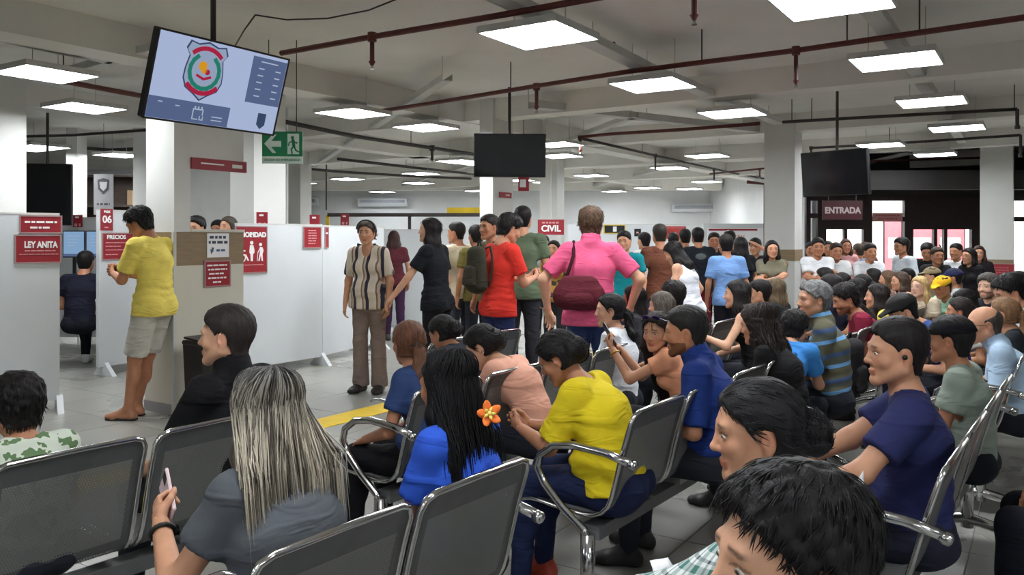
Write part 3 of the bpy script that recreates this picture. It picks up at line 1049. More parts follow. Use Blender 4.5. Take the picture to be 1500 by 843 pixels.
on_screen(mb, 'red_figure', SCR_RED)
x_, z_ = fx(0.865, 0.83)
on_screen(MB().prism([(x_ - 0.035, z_ + 0.05), (x_ + 0.035, z_ + 0.05), (x_ + 0.035, z_ - 0.03), (x_, z_ - 0.06), (x_ - 0.035, z_ - 0.03)], Matrix.Translation((0, -0.003, 0)), 0.003), 'small_shield', SCR_NAVY)
iv = tv.matrix_world.inverted()
top = ctr + Vector((0, 0, 0.0)) + ey * 0.08
MB().tube([iv @ (top - Vector((0, 0, 0.1))), iv @ Vector((top.x, top.y, ZC))], 0.018, 8).build('ceiling_pole', DARKPIPE, tv)

def dark_tv(px, py, Y, w, h, rz, tilt, label, mat_s=SCREENOFF):
    c = pt(px, py, Y)
    t = empty('television', c, 0, label, 'television')
    t.rotation_euler = (tilt, 0, rz)
    MB().bbox(-w / 2, w / 2, 0, 0.06, -h / 2, h / 2, 0.008).build('case', BLACKP, t)
    MB().box(-w / 2 + 0.012, w / 2 - 0.012, -0.004, 0.002, -h / 2 + 0.012, h / 2 - 0.012).build('screen', mat_s, t)
    M = (Matrix.Translation(c) @ Matrix.Rotation(rz, 4, 'Z') @ Matrix.Rotation(tilt, 4, 'X')).inverted()
    b = c + Matrix.Rotation(rz, 3, 'Z') @ Vector((0, 0.08, 0))
    MB().tube([M @ (b - Vector((0, 0, 0.1))), M @ Vector((b.x, b.y, ZC))], 0.018, 8).build('ceiling_pole', DARKPIPE, t)
    return t
dark_tv(747, 228, 9.4, 0.83, 0.50, math.radians(4), math.radians(6), 'dark hanging television on the middle column', mat('screen_dim', S(20, 22, 24), 0.06, var=0.6, vscale=5))
dark_tv(1221, 254, 9.7, 0.85, 0.54, math.radians(-52), math.radians(6), 'black hanging television right of the tall column')
dark_tv(66, 285, 10.3, 0.62, 0.78, math.radians(10), 0, 'black screen cabinet hanging in the left office')

# ------------------------------------------------------------------ wall coolers
def cooler(px, py, Y, w, label):
    t = empty('wall_cooler', pt(px, py, Y), 0, label, 'air conditioner', 'long white wall coolers')
    h = 0.26
    m = MB()
    prof = [(0, 0.13), (-0.20, 0.13), (-0.24, 0.09), (-0.24, -0.03), (-0.16, -0.12), (0, -0.13)]
    b = len(m.v)
    for x in (-w / 2, w / 2):
        for (y, z) in prof:
            m.v.append(Vector((x, y, z)))
    n = len(prof)
    m.f.append(tuple(range(n))); m.f.append(tuple(range(n, 2 * n))[::-1]); m.m += [0, 0]
    for i in range(n):
        m.f.append((i, n + i, n + (i + 1) % n, (i + 1) % n)); m.m.append(0)
    m.build('case', WHITE_PANEL, t)
    MB().box(-w / 2 + 0.08, w / 2 - 0.08, -0.245, -0.238, -0.02, 0.075).build('grille', mat('cooler_grille', S(116, 118, 132), 0.5), t)
    for k in range(3):
        MB().box(-w / 2 + 0.08, w / 2 - 0.08, -0.252, -0.243, 0.0 + k * 0.027, 0.008 + k * 0.027).build('louvre', WHITE_PANEL, t)
cooler(562, 297, 25.9, 1.55, 'long white wall cooler in the middle of the far wall')
cooler(434, 296, 25.9, 1.45, 'long white wall cooler behind the slim far column')
cooler(1017, 305, 25.9, 1.5, 'long white wall cooler left of the grey wall box')
wb_ = empty('wall_box', pt(1068, 312, 25.8), 0, 'pale grey electrical box on the far wall', 'wall box')
MB().bbox(-0.45, 0.35, -0.2, 0, -0.25, 0.35, 0.02).build('case', mat('box_grey', S(196, 196, 198), 0.5), wb_)
MB().box(-0.40, 0.30, -0.21, -0.2, -0.2, 0.3).build('door', TRAY, wb_)
o = MB().tube([(0, 0, -pt(1121, 330, 18.0).z), (0, 0, 0), (0, 0, 0.9), (-0.4, 0, 0.95)], 0.04, 8).build('riser_pipe', PIPE); o.location = pt(1121, 330, 18.0); tag(o, 'red riser pipe bending beside the tall column', 'pipe')
# dark rail over the booths and its posts
rail = empty('booth_rail', pt(480, 315, 13.5), 0, 'dark rail on posts above the far booths', 'rail')
MB().box(0, 2.6, -0.03, 0.03, -0.03, 0.03).build('bar', DARKPIPE, rail)
for x in (0.0, 1.35, 2.58):
    MB().box(x - 0.025, x + 0.025, -0.025, 0.025, -1.87, 0.0).build('post', DARKPIPE if x else YELLOW, rail)
o = MB().tube([(0, 0, 0), (0, 0, 0.75)], 0.012, 6).build('hanging_rod', DARKPIPE); o.location = pt(478, 308, 13.5); tag(o, 'dark hanger rod above the booth rail', 'rod')
mb = MB().box(0, 0.9, -0.02, 0.02, -0.045, 0.045).build('yellow_header', YELLOW); mb.location = pt(655, 315, 13.5) + Vector((0, 0, 0.075)); tag(mb, 'yellow header strip behind the white-shirted man', 'header strip')

# ------------------------------------------------------------------ yellow guide strip on the floor
a = ptz(200, 690, 0.0); b = ptz(515, 610, 0.0)
d = (b - a).normalized(); n = Vector((-d.y, d.x, 0))
ys = empty('guide_strip', a, 0, 'yellow guide strip painted along the floor', 'floor strip')
L = 9.0
for k in range(15):
    c = d * (k * 0.6 - 1.7)
    MB().quadbox((c.x, c.y, 0.0022), d * 0.298, n * 0.14, (0, 0, 0.002)).build('paint_length', YELLOW, ys)

# ------------------------------------------------------------------ waste bin beside the counter
bn = empty('waste_bin', gp(302, 6.85), facing(UC), 'tall black waste bin in front of the cream counter', 'bin')
mb = MB()
for (z0, z1, w0, w1) in ((0.0, 0.62, 0.11, 0.13),):
    b = len(mb.v)
    for (z, w) in ((z0, w0), (z1, w1)):
        for (sx_, sy_) in ((-1, -1), (1, -1), (1, 1), (-1, 1)):
            mb.v.append(Vector((sx_ * w, sy_ * w, z)))
    for i in range(4):
        mb.f.append((b + i, b + (i + 1) % 4, b + 4 + (i + 1) % 4, b + 4 + i)); mb.m.append(0)
    mb.f.append((b + 3, b + 2, b + 1, b)); mb.m.append(0)
mb.build('body', BLACKP, bn)
MB().bbox(-0.14, 0.14, -0.14, 0.14, 0.62, 0.66, 0.012).build('rim', BLACKP, bn)
MB().quadbox((0, 0.0, 0.668), (0.125, 0, 0), (0, 0.125, 0.012), (0, -0.001, 0.008)).build('swing_lid', BLACKP, bn)

# ------------------------------------------------------------------ left office behind the youth
dk = empty('office_desk', gp(100, 10.3), 0, 'pale desk with computers in the left office', 'desk')
MB().bbox(-0.55, 0.9, -0.3, 0.3, 0.70, 0.735, 0.006).build('top', WHITE_PANEL, dk)
for x in (-0.5, 0.85):
    MB().box(x - 0.02, x + 0.02, -0.28, 0.28, 0, 0.70).build('side', WHITE_PANEL, dk)
BLUES = emitter('monitor_screen', (150, 186, 226), 0.7)
for (px, py, lab) in ((108, 358, 'computer monitor with a pale blue page in the left office'), (142, 358, 'second computer monitor partly hidden by the red sign')):
    mo = empty('computer_monitor', pt(px, py, 10.3), 0, lab, 'monitor')
    MB().bbox(-0.14, 0.14, 0, 0.03, -0.17, 0.17, 0.005).build('case', BLACKP, mo)
    s_ = MB().box(-0.128, 0.128, -0.003, 0.001, -0.155, 0.158).build('screen', BLUES, mo)
    MB().box(-0.128, 0.128, -0.005, -0.002, -0.155, -0.12).build('page_footer', SCR_BLUE, s_)
    mb = MB()
    for k in range(4):
        mb.box(-0.08, 0.08 - 0.02 * k, -0.005, -0.003, 0.10 - 0.04 * k, 0.106 - 0.04 * k)
    mb.build('page_lines', SCR_TXT, s_)
    MB().box(-0.02, 0.02, 0.01, 0.03, pt(0, py, 10.3).z * -1 + 0.735, -0.15).build('stand', BLACKP, mo)
    MB().bbox(-0.09, 0.09, -0.06, 0.08, -pt(0, py, 10.3).z + 0.735, -pt(0, py, 10.3).z + 0.75, 0.004).build('base', BLACKP, mo)
sh = empty('storage_shelf', gp(150, 14.6), 0, 'dark storage shelf against the office wall', 'shelf')
WOODD = mat('dark_wood', S(64, 52, 44), 0.6, var=0.2, vscale=4, stretch=(1, 1, 8))
MB().box(-1.3, 1.4, 0.25, 0.3, 0, 2.6).build('back', WOODD, sh)
for z in (0.4, 1.0, 1.55, 2.05, 2.58):
    MB().box(-1.3, 1.4, -0.15, 0.25, z, z + 0.03).build('shelf_board', WOODD, sh)
for x in (-1.3, 0.0, 1.38):
    MB().box(x, x + 0.03, -0.15, 0.25, 0, 2.6).build('upright', WOODD, sh)
BOXB = mat('cardboard', S(132, 108, 82), 0.8, var=0.1)
for (x, z, w, h, m, lab) in ((0.62, 2.08, 0.25, 0.26, BOXB, 'cardboard box on the upper office shelf'), (0.5, 1.58, 0.28, 0.3, BOXB, 'cardboard box on the office shelf beside the blue bag'),
                        (-0.55, 2.08, 0.3, 0.3, PAPER, 'white box on the upper office shelf'), (-0.6, 1.58, 0.22, 0.32, BOXB, 'brown carton on the office shelf at left')):
    b_ = empty('storage_box', gp(150, 14.6) + Vector((x, -0.02, z)), 0, lab, 'box', 'boxes on the office shelf')
    MB().bbox(-w / 2, w / 2, -0.1, 0.15, 0, h, 0.004).build('carton', m, b_)
    MB().box(-0.03, 0.03, -0.102, 0.152, 0.0, h + 0.001).build('tape', mat('tape', S(180, 160, 120), 0.4), b_)
o = MB().tube([(0, 0, 0), (0, 0, 0.06), (0, 0, 0.16), (0, 0, 0.2)], [0.11, 0.15, 0.10, 0.03], 10).build('blue_bag', mat('blue_bag', S(48, 66, 176), 0.5)); o.location = gp(150, 14.6) + Vector((0.98, 0.0, 1.58)); tag(o, 'small blue bag on the office shelf', 'bag')
ps = sign(152, 285, 12.5, 0.30, 0.62, Vector((1, 0, 0)), 'pale poster with a grey shield in the left office', m=mat('poster_pale', S(196, 196, 198), 0.6), frame=None, name='shield_poster')
GREYI = mat('grey_ink', S(104, 104, 108), 0.6)
mb = MB().prism([(-0.09, 0.22), (0.0, 0.25), (0.09, 0.22), (0.08, 0.08), (0.0, 0.0), (-0.08, 0.08)], Matrix.Translation((0, -0.008, 0)), 0.003)
mb.build('shield', GREYI, ps)
mb = MB().prism([(-0.06, 0.19), (0.06, 0.19), (0.05, 0.1), (0.0, 0.05), (-0.05, 0.1)], Matrix.Translation((0, -0.011, 0)), 0.002)
mb.build('shield_centre', PAPER, ps)
bars(ps, [(-0.1, 0.1, -0.15, 0.03)], GREYI)
o = MB().tube([(0, 0, 0.3), (0, 0, 1.3)], 0.004, 4).build('cord', DARKPIPE, ps)
struct('column', MB().box(gp(195, 13).x, gp(219, 13).x, 13, 13.3, 0, ZC), COLW)
struct('column', MB().box(gp(97, 13).x, gp(113, 13).x, 13, 13.3, 0, ZC), COLW)

# ------------------------------------------------------------------ entrance at the right
YF = 17.0
def X(px, Y=YF):
    return (px - 750) / F * Y
def Z(py, Y=YF):
    return H - (py - HY) / F * Y
struct('wall_entrance', MB().box(X(1192), 16, YF, YF + 0.15, Z(291), ZC), mat('dark_bulkhead', S(42, 38, 38), 0.6, var=0.1))
struct('ceiling_entrance', MB().box(X(1186), 16, 14.6, YF, Z(262, 14.6), Z(262, 14.6) + 0.06), mat('dark_soffit', S(58, 52, 50), 0.5, var=0.1))
struct('wall_soffit', MB().box(X(1258, 14.6), 16, 14.55, 14.65, Z(296, 14.6) + 0.22, ZC - 0.55), mat('dark_bulkhead2', S(36, 33, 33), 0.6))
GLASS, gnt, gb = newmat('door_glass')
gb.inputs['Roughness'].default_value = 0.02
gb.inputs['Transmission Weight'].default_value = 1.0
gb.inputs['IOR'].default_value = 1.02
gn = node(gnt, 'ShaderNodeTexNoise', Scale=2.0)
gnt.links.new(mix_nodes(gnt, gn.outputs['Fac'], (0.93, 0.96, 0.95, 1), (0.97, 0.98, 0.98, 1)), gb.inputs['Base Color'])
def bay(name, x0, x1, z0, z1, mull=(), trans=(), fw=0.09, frm=DARKFRAME):
    t = empty(name, (x0, YF, z0), 0); t['kind'] = 'structure'
    w, h = x1 - x0, z1 - z0
    fr = MB()
    for (a, b, c, d_) in ((0, fw, 0, h), (w - fw, w, 0, h), (fw, w - fw, h - fw, h), (fw, w - fw, 0, fw * 0.6)):
        fr.box(a, b, -0.05, 0.06, c, d_)
    fr.build('frame', frm, t)
    xs = [0] + list(mull) + [1]
    zs = [0] + list(trans) + [1]
    for m_ in mull:
        MB().box(m_ * w - 0.035, m_ * w + 0.035, -0.04, 0.05, fw * 0.6, h - fw).build('mullion', frm, t)
    for m_ in trans:
        MB().box(fw, w - fw, -0.04, 0.05, m_ * h - 0.05, m_ * h + 0.05).build('transom', frm, t)
    for (a, b) in zip(xs, xs[1:]):
        for (c, d_) in zip(zs, zs[1:]):
            MB().box(a * w + fw * 0.5, b * w - fw * 0.5, 0.0, 0.008, c * h + 0.03, d_ * h - 0.03).build('pane', GLASS, t)
    return t
zt = Z(288)
bay('window_1', X(1180), X(1203), 0, zt, trans=(0.83,))
d1 = bay('door_1', X(1203), X(1270), 0, Z(330), mull=(0.52,))
bay('window_2', X(1270), X(1330), 0, zt, trans=(0.80,))
d2 = bay('door_2', X(1330), X(1428), 0, Z(330), mull=(0.40, 0.55))
bay('window_3', X(1428), X(1560), 0, zt, trans=(0.80,))
for (dd, w) in ((d1, X(1270) - X(1203)), (d2, X(1428) - X(1330))):
    for x in (0.45, 0.62):
        MB().tube([(w * x, -0.06, 0.95), (w * x, -0.11, 1.0), (w * x, -0.11, 1.3), (w * x, -0.06, 1.35)], 0.014, 6).build('door_handle', CHROME, dd)
struct('trim_1', MB().box(X(1203), X(1270), YF - 0.04, YF + 0.1, Z(330), zt), DARKFRAME)
struct('trim_2', MB().box(X(1330), X(1428), YF - 0.04, YF + 0.1, Z(330), zt), DARKFRAME)
# ENTRADA sign
t = sign(1234, 308, 14.8, 0.72, 0.34, Vector((1, 0.0, 0)), 'dark red ENTRADA sign above the entrance doors', m=mat('entrance_sign', S(74, 30, 36), 0.4), frame=DARKFRAME, name='entrance_sign')
put_text(t, 'ENTRADA', 0.155, 0.0, -0.01, mat('lettering_dim', S(196, 178, 178), 0.5), bold=0.006, width=0.65)
for x_ in (-0.25, 0.25):
    MB().tube([(x_, 0, 0.17), (x_, 0, 0.56)], 0.008, 5).build('hanger', DARKPIPE, t)
# outside: paving, a pale wall and red banners in daylight
struct('pavement', MB().box(4, 40, YF + 0.15, 60, -0.2, 0.0), mat('pavement', S(206, 200, 190), 0.8, var=0.1))
ow = MB().box(2, 34, 26.5, 26.8, 0, 4.4)
ob = ow.build('outer_building', mat('outer_wall', S(236, 228, 214), 0.85, var=0.04)); tag(ob, 'sunlit pale building seen through the glass doors', 'building')
PINK = mat('banner_pink', S(226, 120, 128), 0.7, var=0.1)
for (px, w, lab) in ((1345, 0.8, 'pink banner seen through the entrance, left of the door gap'), (1392, 0.7, 'pink banner seen through the entrance, right of the door gap'), (1310, 0.5, 'orange-pink banner outside behind the striped-shirt man')):
    b_ = empty('street_banner', (X(px, 20.0), 20.0, 0), 0, lab, 'banner', 'banners outside the entrance')
    MB().box(-w / 2, w / 2, 0, 0.02, 0.4, 1.95).build('cloth', PINK, b_)
    MB().box(-w / 2 + 0.1, w / 2 - 0.1, -0.004, 0.0, 1.0, 1.5).build('white_patch', PAPER, b_)
    for s in (-1, 1):
        MB().tube([(s * w / 2, 0.01, 0), (s * w / 2, 0.01, 2.0)], 0.02, 6).build('pole', DARKFRAME, b_)
t = sign(1300, 318, 16.945, 0.62, 0.17, Vector((1, 0, 0)), 'pinkish notice on the glass above the entrance', m=mat('pink_notice', S(206, 150, 146), 0.6), frame=None)
bars(t, [(-0.25, 0.25, 0.03, 0.03), (-0.2, 0.2, -0.04, 0.03)], SOFTTXT)
# ================================================================== bodies: distance fields turned into meshes
f32 = np.float32


def V3(*a):
    return np.array(a, dtype=np.float64)


class Field:
    def __init__(self, lo, hi, h):
        self.h = h
        self.lo = np.array(lo, float) - 2 * h
        self.n = np.maximum(4, np.ceil((np.array(hi, float) + 2 * h - self.lo) / h).astype(int) + 1)
        self.D = np.full(self.n, 1.0, f32)

    def sub(self, lo, hi):
        a = np.clip(np.floor((np.array(lo) - self.lo) / self.h).astype(int), 0, self.n)
        b = np.clip(np.ceil((np.array(hi) - self.lo) / self.h).astype(int) + 1, 0, self.n)
        if np.any(b <= a):
            return None, None
        ax = [(self.lo[i] + np.arange(a[i], b[i]) * self.h).astype(f32) for i in range(3)]
        return tuple(slice(a[i], b[i]) for i in range(3)), (ax[0][:, None, None], ax[1][None, :, None], ax[2][None, None, :])

    def grid(self):
        return self.sub(self.lo, self.lo + self.n * self.h)[1]

    def blend(self, sl, d, k, mode):
        A = self.D[sl]
        if mode == 'sub':
            d = -d
            if k > 0:
                h = np.maximum(k - np.abs(A - d), 0) / k
                self.D[sl] = np.maximum(A, d) + h * h * k * 0.25
            else:
                self.D[sl] = np.maximum(A, d)
        else:
            if k > 0:
                h = np.maximum(k - np.abs(A - d), 0) / k
                self.D[sl] = np.minimum(A, d) - h * h * k * 0.25
            else:
                self.D[sl] = np.minimum(A, d)

    def add(self, pr, k=0.02, inf=0.0, mode='add'):
        typ = pr[0]
        pad = k + 3 * self.h + max(inf, 0)
        if typ == 'c':                                   # tapered limb, optionally flattened along side s
            _, a, b, r1, r2, s, w1, w2 = pr
            m = max(r1 * max(1, w1), r2 * max(1, w2)) + pad
            sl, g = self.sub(np.minimum(a, b) - m, np.maximum(a, b) + m)
            if sl is None:
                return
            ab = b - a
            L2 = max(float(ab @ ab), 1e-9)
            x, y, z = g[0] - f32(a[0]), g[1] - f32(a[1]), g[2] - f32(a[2])
            t = np.clip((x * f32(ab[0]) + y * f32(ab[1]) + z * f32(ab[2])) / f32(L2), 0, 1)
            qx, qy, qz = x - t * f32(ab[0]), y - t * f32(ab[1]), z - t * f32(ab[2])
            d2 = qx * qx + qy * qy + qz * qz
            if s is not None:
                qs = qx * f32(s[0]) + qy * f32(s[1]) + qz * f32(s[2])
                w = w1 + (w2 - w1) * t
                d2 = d2 - qs * qs + (qs / w) ** 2
            d = np.sqrt(np.maximum(d2, 0)) - (r1 + (r2 - r1) * t) - f32(inf)
        else:                                            # ellipsoid ('e', centre, radii, rotation)
            _, c, r, R = pr
            r = np.array(r, float) + inf
            m = float(max(r)) + pad
            sl, g = self.sub(c - m, c + m)
            if sl is None:
                return
            x, y, z = g[0] - f32(c[0]), g[1] - f32(c[1]), g[2] - f32(c[2])
            if R is not None:
                x, y, z = (x * f32(R[0, 0]) + y * f32(R[1, 0]) + z * f32(R[2, 0]),
                           x * f32(R[0, 1]) + y * f32(R[1, 1]) + z * f32(R[2, 1]),
                           x * f32(R[0, 2]) + y * f32(R[1, 2]) + z * f32(R[2, 2]))
            k0 = np.sqrt((x / r[0]) ** 2 + (y / r[1]) ** 2 + (z / r[2]) ** 2)
            k1 = np.sqrt((x / r[0] ** 2) ** 2 + (y / r[1] ** 2) ** 2 + (z / r[2] ** 2) ** 2)
            d = (k0 * (k0 - 1) / np.maximum(k1, 1e-6)).astype(f32)
        self.blend(sl, d.astype(f32), f32(k), mode)

    def clip(self, p, n):
        """keep the side of the plane that n points away from"""
        g = self.grid()
        d = (g[0] - f32(p[0])) * f32(n[0]) + (g[1] - f32(p[1])) * f32(n[1]) + (g[2] - f32(p[2])) * f32(n[2])
        np.maximum(self.D, d, out=self.D)

    def mesh(self):
        D = self.D
        D[0], D[-1], D[:, 0], D[:, -1], D[:, :, 0], D[:, :, -1] = 1, 1, 1, 1, 1, 1
        s = D < 0
        cnt = np.zeros(tuple(x - 1 for x in D.shape), np.uint8)
        offs = [(i, j, k) for i in (0, 1) for j in (0, 1) for k in (0, 1)]
        nx, ny, nz = D.shape
        for (i, j, k) in offs:
            cnt += s[i:nx - 1 + i, j:ny - 1 + j, k:nz - 1 + k]
        act = np.argwhere((cnt > 0) & (cnt < 8))
        if len(act) == 0:
            return np.zeros((0, 3)), np.zeros((0, 4), int)
        idx = np.full(cnt.shape, -1, np.int32)
        idx[act[:, 0], act[:, 1], act[:, 2]] = np.arange(len(act))
        cv = np.stack([D[act[:, 0] + i, act[:, 1] + j, act[:, 2] + k] for (i, j, k) in offs], 1)
        pos = np.zeros((len(act), 3))
        num = np.zeros(len(act))
        for a in range(8):
            for b in range(a + 1, 8):
                if bin(a ^ b).count('1') != 1:
                    continue
                m = (cv[:, a] < 0) != (cv[:, b] < 0)
                t = cv[m, a] / (cv[m, a] - cv[m, b])
                pa, pb = np.array(offs[a], float), np.array(offs[b], float)
                pos[m] += pa + t[:, None] * (pb - pa)
                num[m] += 1
        V = (act + pos / num[:, None]) * self.h + self.lo
        Q = []
        for ax in range(3):
            o1, o2 = (ax + 1) % 3, (ax + 2) % 3
            sa = [slice(None)] * 3; sb = [slice(None)] * 3
            sa[ax] = slice(0, -1); sb[ax] = slice(1, None)
            ch = s[tuple(sa)] != s[tuple(sb)]
            e = np.argwhere(ch)
            inside = s[e[:, 0], e[:, 1], e[:, 2]]
            c = []
            for (d1, d2) in ((0, 0), (1, 0), (1, 1), (0, 1)):
                q = e.copy()
                q[:, o1] -= d1
                q[:, o2] -= d2
                c.append(idx[q[:, 0], q[:, 1], q[:, 2]])
            c = np.stack(c, 1)
            c[~inside] = c[~inside][:, ::-1]
            Q.append(c)
        Q = np.concatenate(Q)
        return V, Q


def bounds(prims, inf=0.0):
    lo, hi = [], []
    for p in prims:
        if p[0] == 'c':
            r = max(p[3] * max(1, p[6]), p[4] * max(1, p[7]))
            lo.append(np.minimum(p[1], p[2]) - r); hi.append(np.maximum(p[1], p[2]) + r)
        else:
            r = max(p[2]); lo.append(p[1] - r); hi.append(p[1] + r)
    return np.min(lo, 0) - inf - 0.02, np.max(hi, 0) + inf + 0.02


def C(a, b, r1, r2, s=None, w1=1.0, w2=1.0):
    return ('c', np.array(a, float), np.array(b, float), r1, r2, s, w1, w2)


def E(c, r, R=None):
    return ('e', np.array(c, float), r, R)


def fastmesh(name, V, Q, mats, tint=None, smooth=True, matidx=None):
    me = bpy.data.meshes.new(name)
    n, m = len(V), len(Q)
    me.vertices.add(n)
    me.vertices.foreach_set('co', np.ascontiguousarray(V, dtype=f32).ravel())
    k = Q.shape[1]
    me.loops.add(m * k)
    me.loops.foreach_set('vertex_index', np.ascontiguousarray(Q, dtype=np.int32).ravel())
    me.polygons.add(m)
    me.polygons.foreach_set('loop_start', np.arange(0, m * k, k, dtype=np.int32))
    me.polygons.foreach_set('use_smooth', np.full(m, smooth, dtype=bool))
    for mt in (mats if isinstance(mats, (list, tuple)) else [mats]):
        me.materials.append(mt)
    if tint is not None:
        at = me.color_attributes.new('tint', 'FLOAT_COLOR', 'POINT')
        col = np.ones((n, 4), f32)
        col[:, :3] = tint
        at.data.foreach_set('color', col.ravel())
    me.update(calc_edges=True)
    return me


def rotz(a):
    c, s = math.cos(a), math.sin(a)
    return np.array([[c, -s, 0], [s, c, 0], [0, 0, 1.0]])


def rotx(a):
    c, s = math.cos(a), math.sin(a)
    return np.array([[1.0, 0, 0], [0, c, -s], [0, s, c]])


def roty(a):
    c, s = math.cos(a), math.sin(a)
    return np.array([[c, 0, s], [0, 1.0, 0], [-s, 0, c]])


# ------------------------------------------------------------------ head (local: face +y, up +z, origin between the ears)
CACHE = {}
HV = (0.0042, 0.007, 0.011)


def head_mesh(sex, lod, beard=False):
    key = ('head', sex, lod, beard)
    if key in CACHE:
        return CACHE[key]
    f = sex == 'f'
    h = HV[lod]
    F_ = Field((-0.1, -0.13, -0.17), (0.1, 0.135, 0.125), h)
    jw = 0.052 if f else 0.058
    F_.add(E((0, -0.012, 0.026), (0.073, 0.095, 0.084)), 0.0)
    F_.add(E((0, 0.024, -0.022), (0.061, 0.066, 0.082)), 0.03)
    for s in (-1, 1):
        F_.add(C((s * jw, -0.005, -0.052), (s * 0.014, 0.066, -0.098), 0.022, 0.016), 0.028)
        F_.add(E((s * 0.040, 0.058, -0.028), (0.022, 0.018, 0.020)), 0.018)
    F_.add(E((0, 0.070, -0.101), (0.019, 0.015, 0.015)), 0.018)
    F_.add(C((-0.036, 0.074, 0.020), (0.036, 0.074, 0.020), 0.012 if f else 0.014, 0.012 if f else 0.014), 0.014)
    F_.add(C((0, 0.082, 0.012), (0, 0.101, -0.028), 0.0070, 0.0088), 0.012)
    F_.add(E((0, 0.101, -0.031), (0.0100, 0.0095, 0.0088)), 0.008)
    for s in (-1, 1):
        F_.add(E((s * 0.0120, 0.089, -0.034), (0.0080, 0.009, 0.0072)), 0.007)
        F_.add(E((s * 0.031, 0.094, 0.001), (0.0165, 0.014, 0.010)), 0.012, 0, 'sub')
        F_.add(E((s * 0.031, 0.069, 0.0), (0.0150, 0.0135, 0.0115)), 0.005)
    F_.add(E((0, 0.083, -0.0625), (0.023, 0.0095, 0.0062)), 0.006)
    F_.add(E((0, 0.081, -0.0725), (0.020, 0.0100, 0.0070)), 0.006)
    F_.add(C((-0.02, 0.0935, -0.0675), (0.02, 0.0935, -0.0675), 0.0022, 0.0022), 0.003, 0, 'sub')
    for s in (-1, 1):
        R = rotz(s * -0.35) @ rotx(-0.2)
        F_.add(E((s * 0.075, -0.012, -0.008), (0.0085, 0.020, 0.032), R), 0.008)
        F_.add(E((s * 0.086, -0.004, -0.003), (0.0075, 0.010, 0.017), R), 0.004, 0, 'sub')
        F_.add(E((s * 0.073, -0.008, -0.034), (0.007, 0.009, 0.010), R), 0.006)
    F_.add(C((0, -0.022, -0.045), (0, -0.034, -0.15), 0.050 if not f else 0.044, 0.054 if not f else 0.047), 0.025)
    V, Q = F_.mesh()
    x, y, z = V.T
    tint = np.ones((len(V), 3))
    lip = (np.abs(z + 0.0675) < 0.0125) & (y > 0.078) & (np.abs(x) < 0.023)
    tint[lip] = (0.86, 0.58, 0.56) if f else (0.86, 0.66, 0.62)
    if True:
        brow = (np.abs(z - 0.0265 + np.abs(x) * 0.08) < (0.0034 if lod == 0 else 0.005)) & (np.abs(x) > 0.012) & (np.abs(x) < 0.048) & (y > 0.05)
        if lod:
            tint[brow] = 0.24
        else:
            bz = z - 0.0262 + np.abs(x) * 0.08
            bw = np.exp(-(bz / 0.0034) ** 2) / (1 + np.exp(-(np.abs(x) - 0.013) * 900)) / (1 + np.exp((np.abs(x) - 0.047) * 700)) * (y > 0.05)
            tint *= (1 - 0.82 * np.clip(bw * 1.2, 0, 1))[:, None]
        if lod == 2:
            eye = (np.abs(z) < 0.007) & (np.abs(np.abs(x) - 0.031) < 0.012) & (y > 0.05)
            tint[eye] = 0.3
    if lod < 2:
        lid = (np.abs(z - 0.0075 + np.abs(np.abs(x) - 0.031) * 0.18) < 0.0028) & (np.abs(np.abs(x) - 0.031) < 0.017) & (y > 0.05)
        tint[lid] *= 0.4
    cheek = np.exp(-(((np.abs(x) - 0.04) / 0.02) ** 2 + ((z + 0.03) / 0.02) ** 2)) * (y > 0.03)
    tint *= 1 - np.outer(cheek, (0.0, 0.10, 0.10))
    earr = np.exp(-(((np.abs(x) - 0.08) / 0.01) ** 2 + ((z + 0.01) / 0.03) ** 2))
    tint *= 1 - np.outer(earr, (0.0, 0.12, 0.12))
    if beard:
        b = (z < -0.045) & (y > 0.0) & (z > -0.118) & ~lip & ((z < -0.078) | (np.abs(x) > 0.026) | (z > -0.058))
        tint[b] *= np.array((0.34, 0.30, 0.29))
    CACHE[key] = (V, Q, tint)
    return CACHE[key]


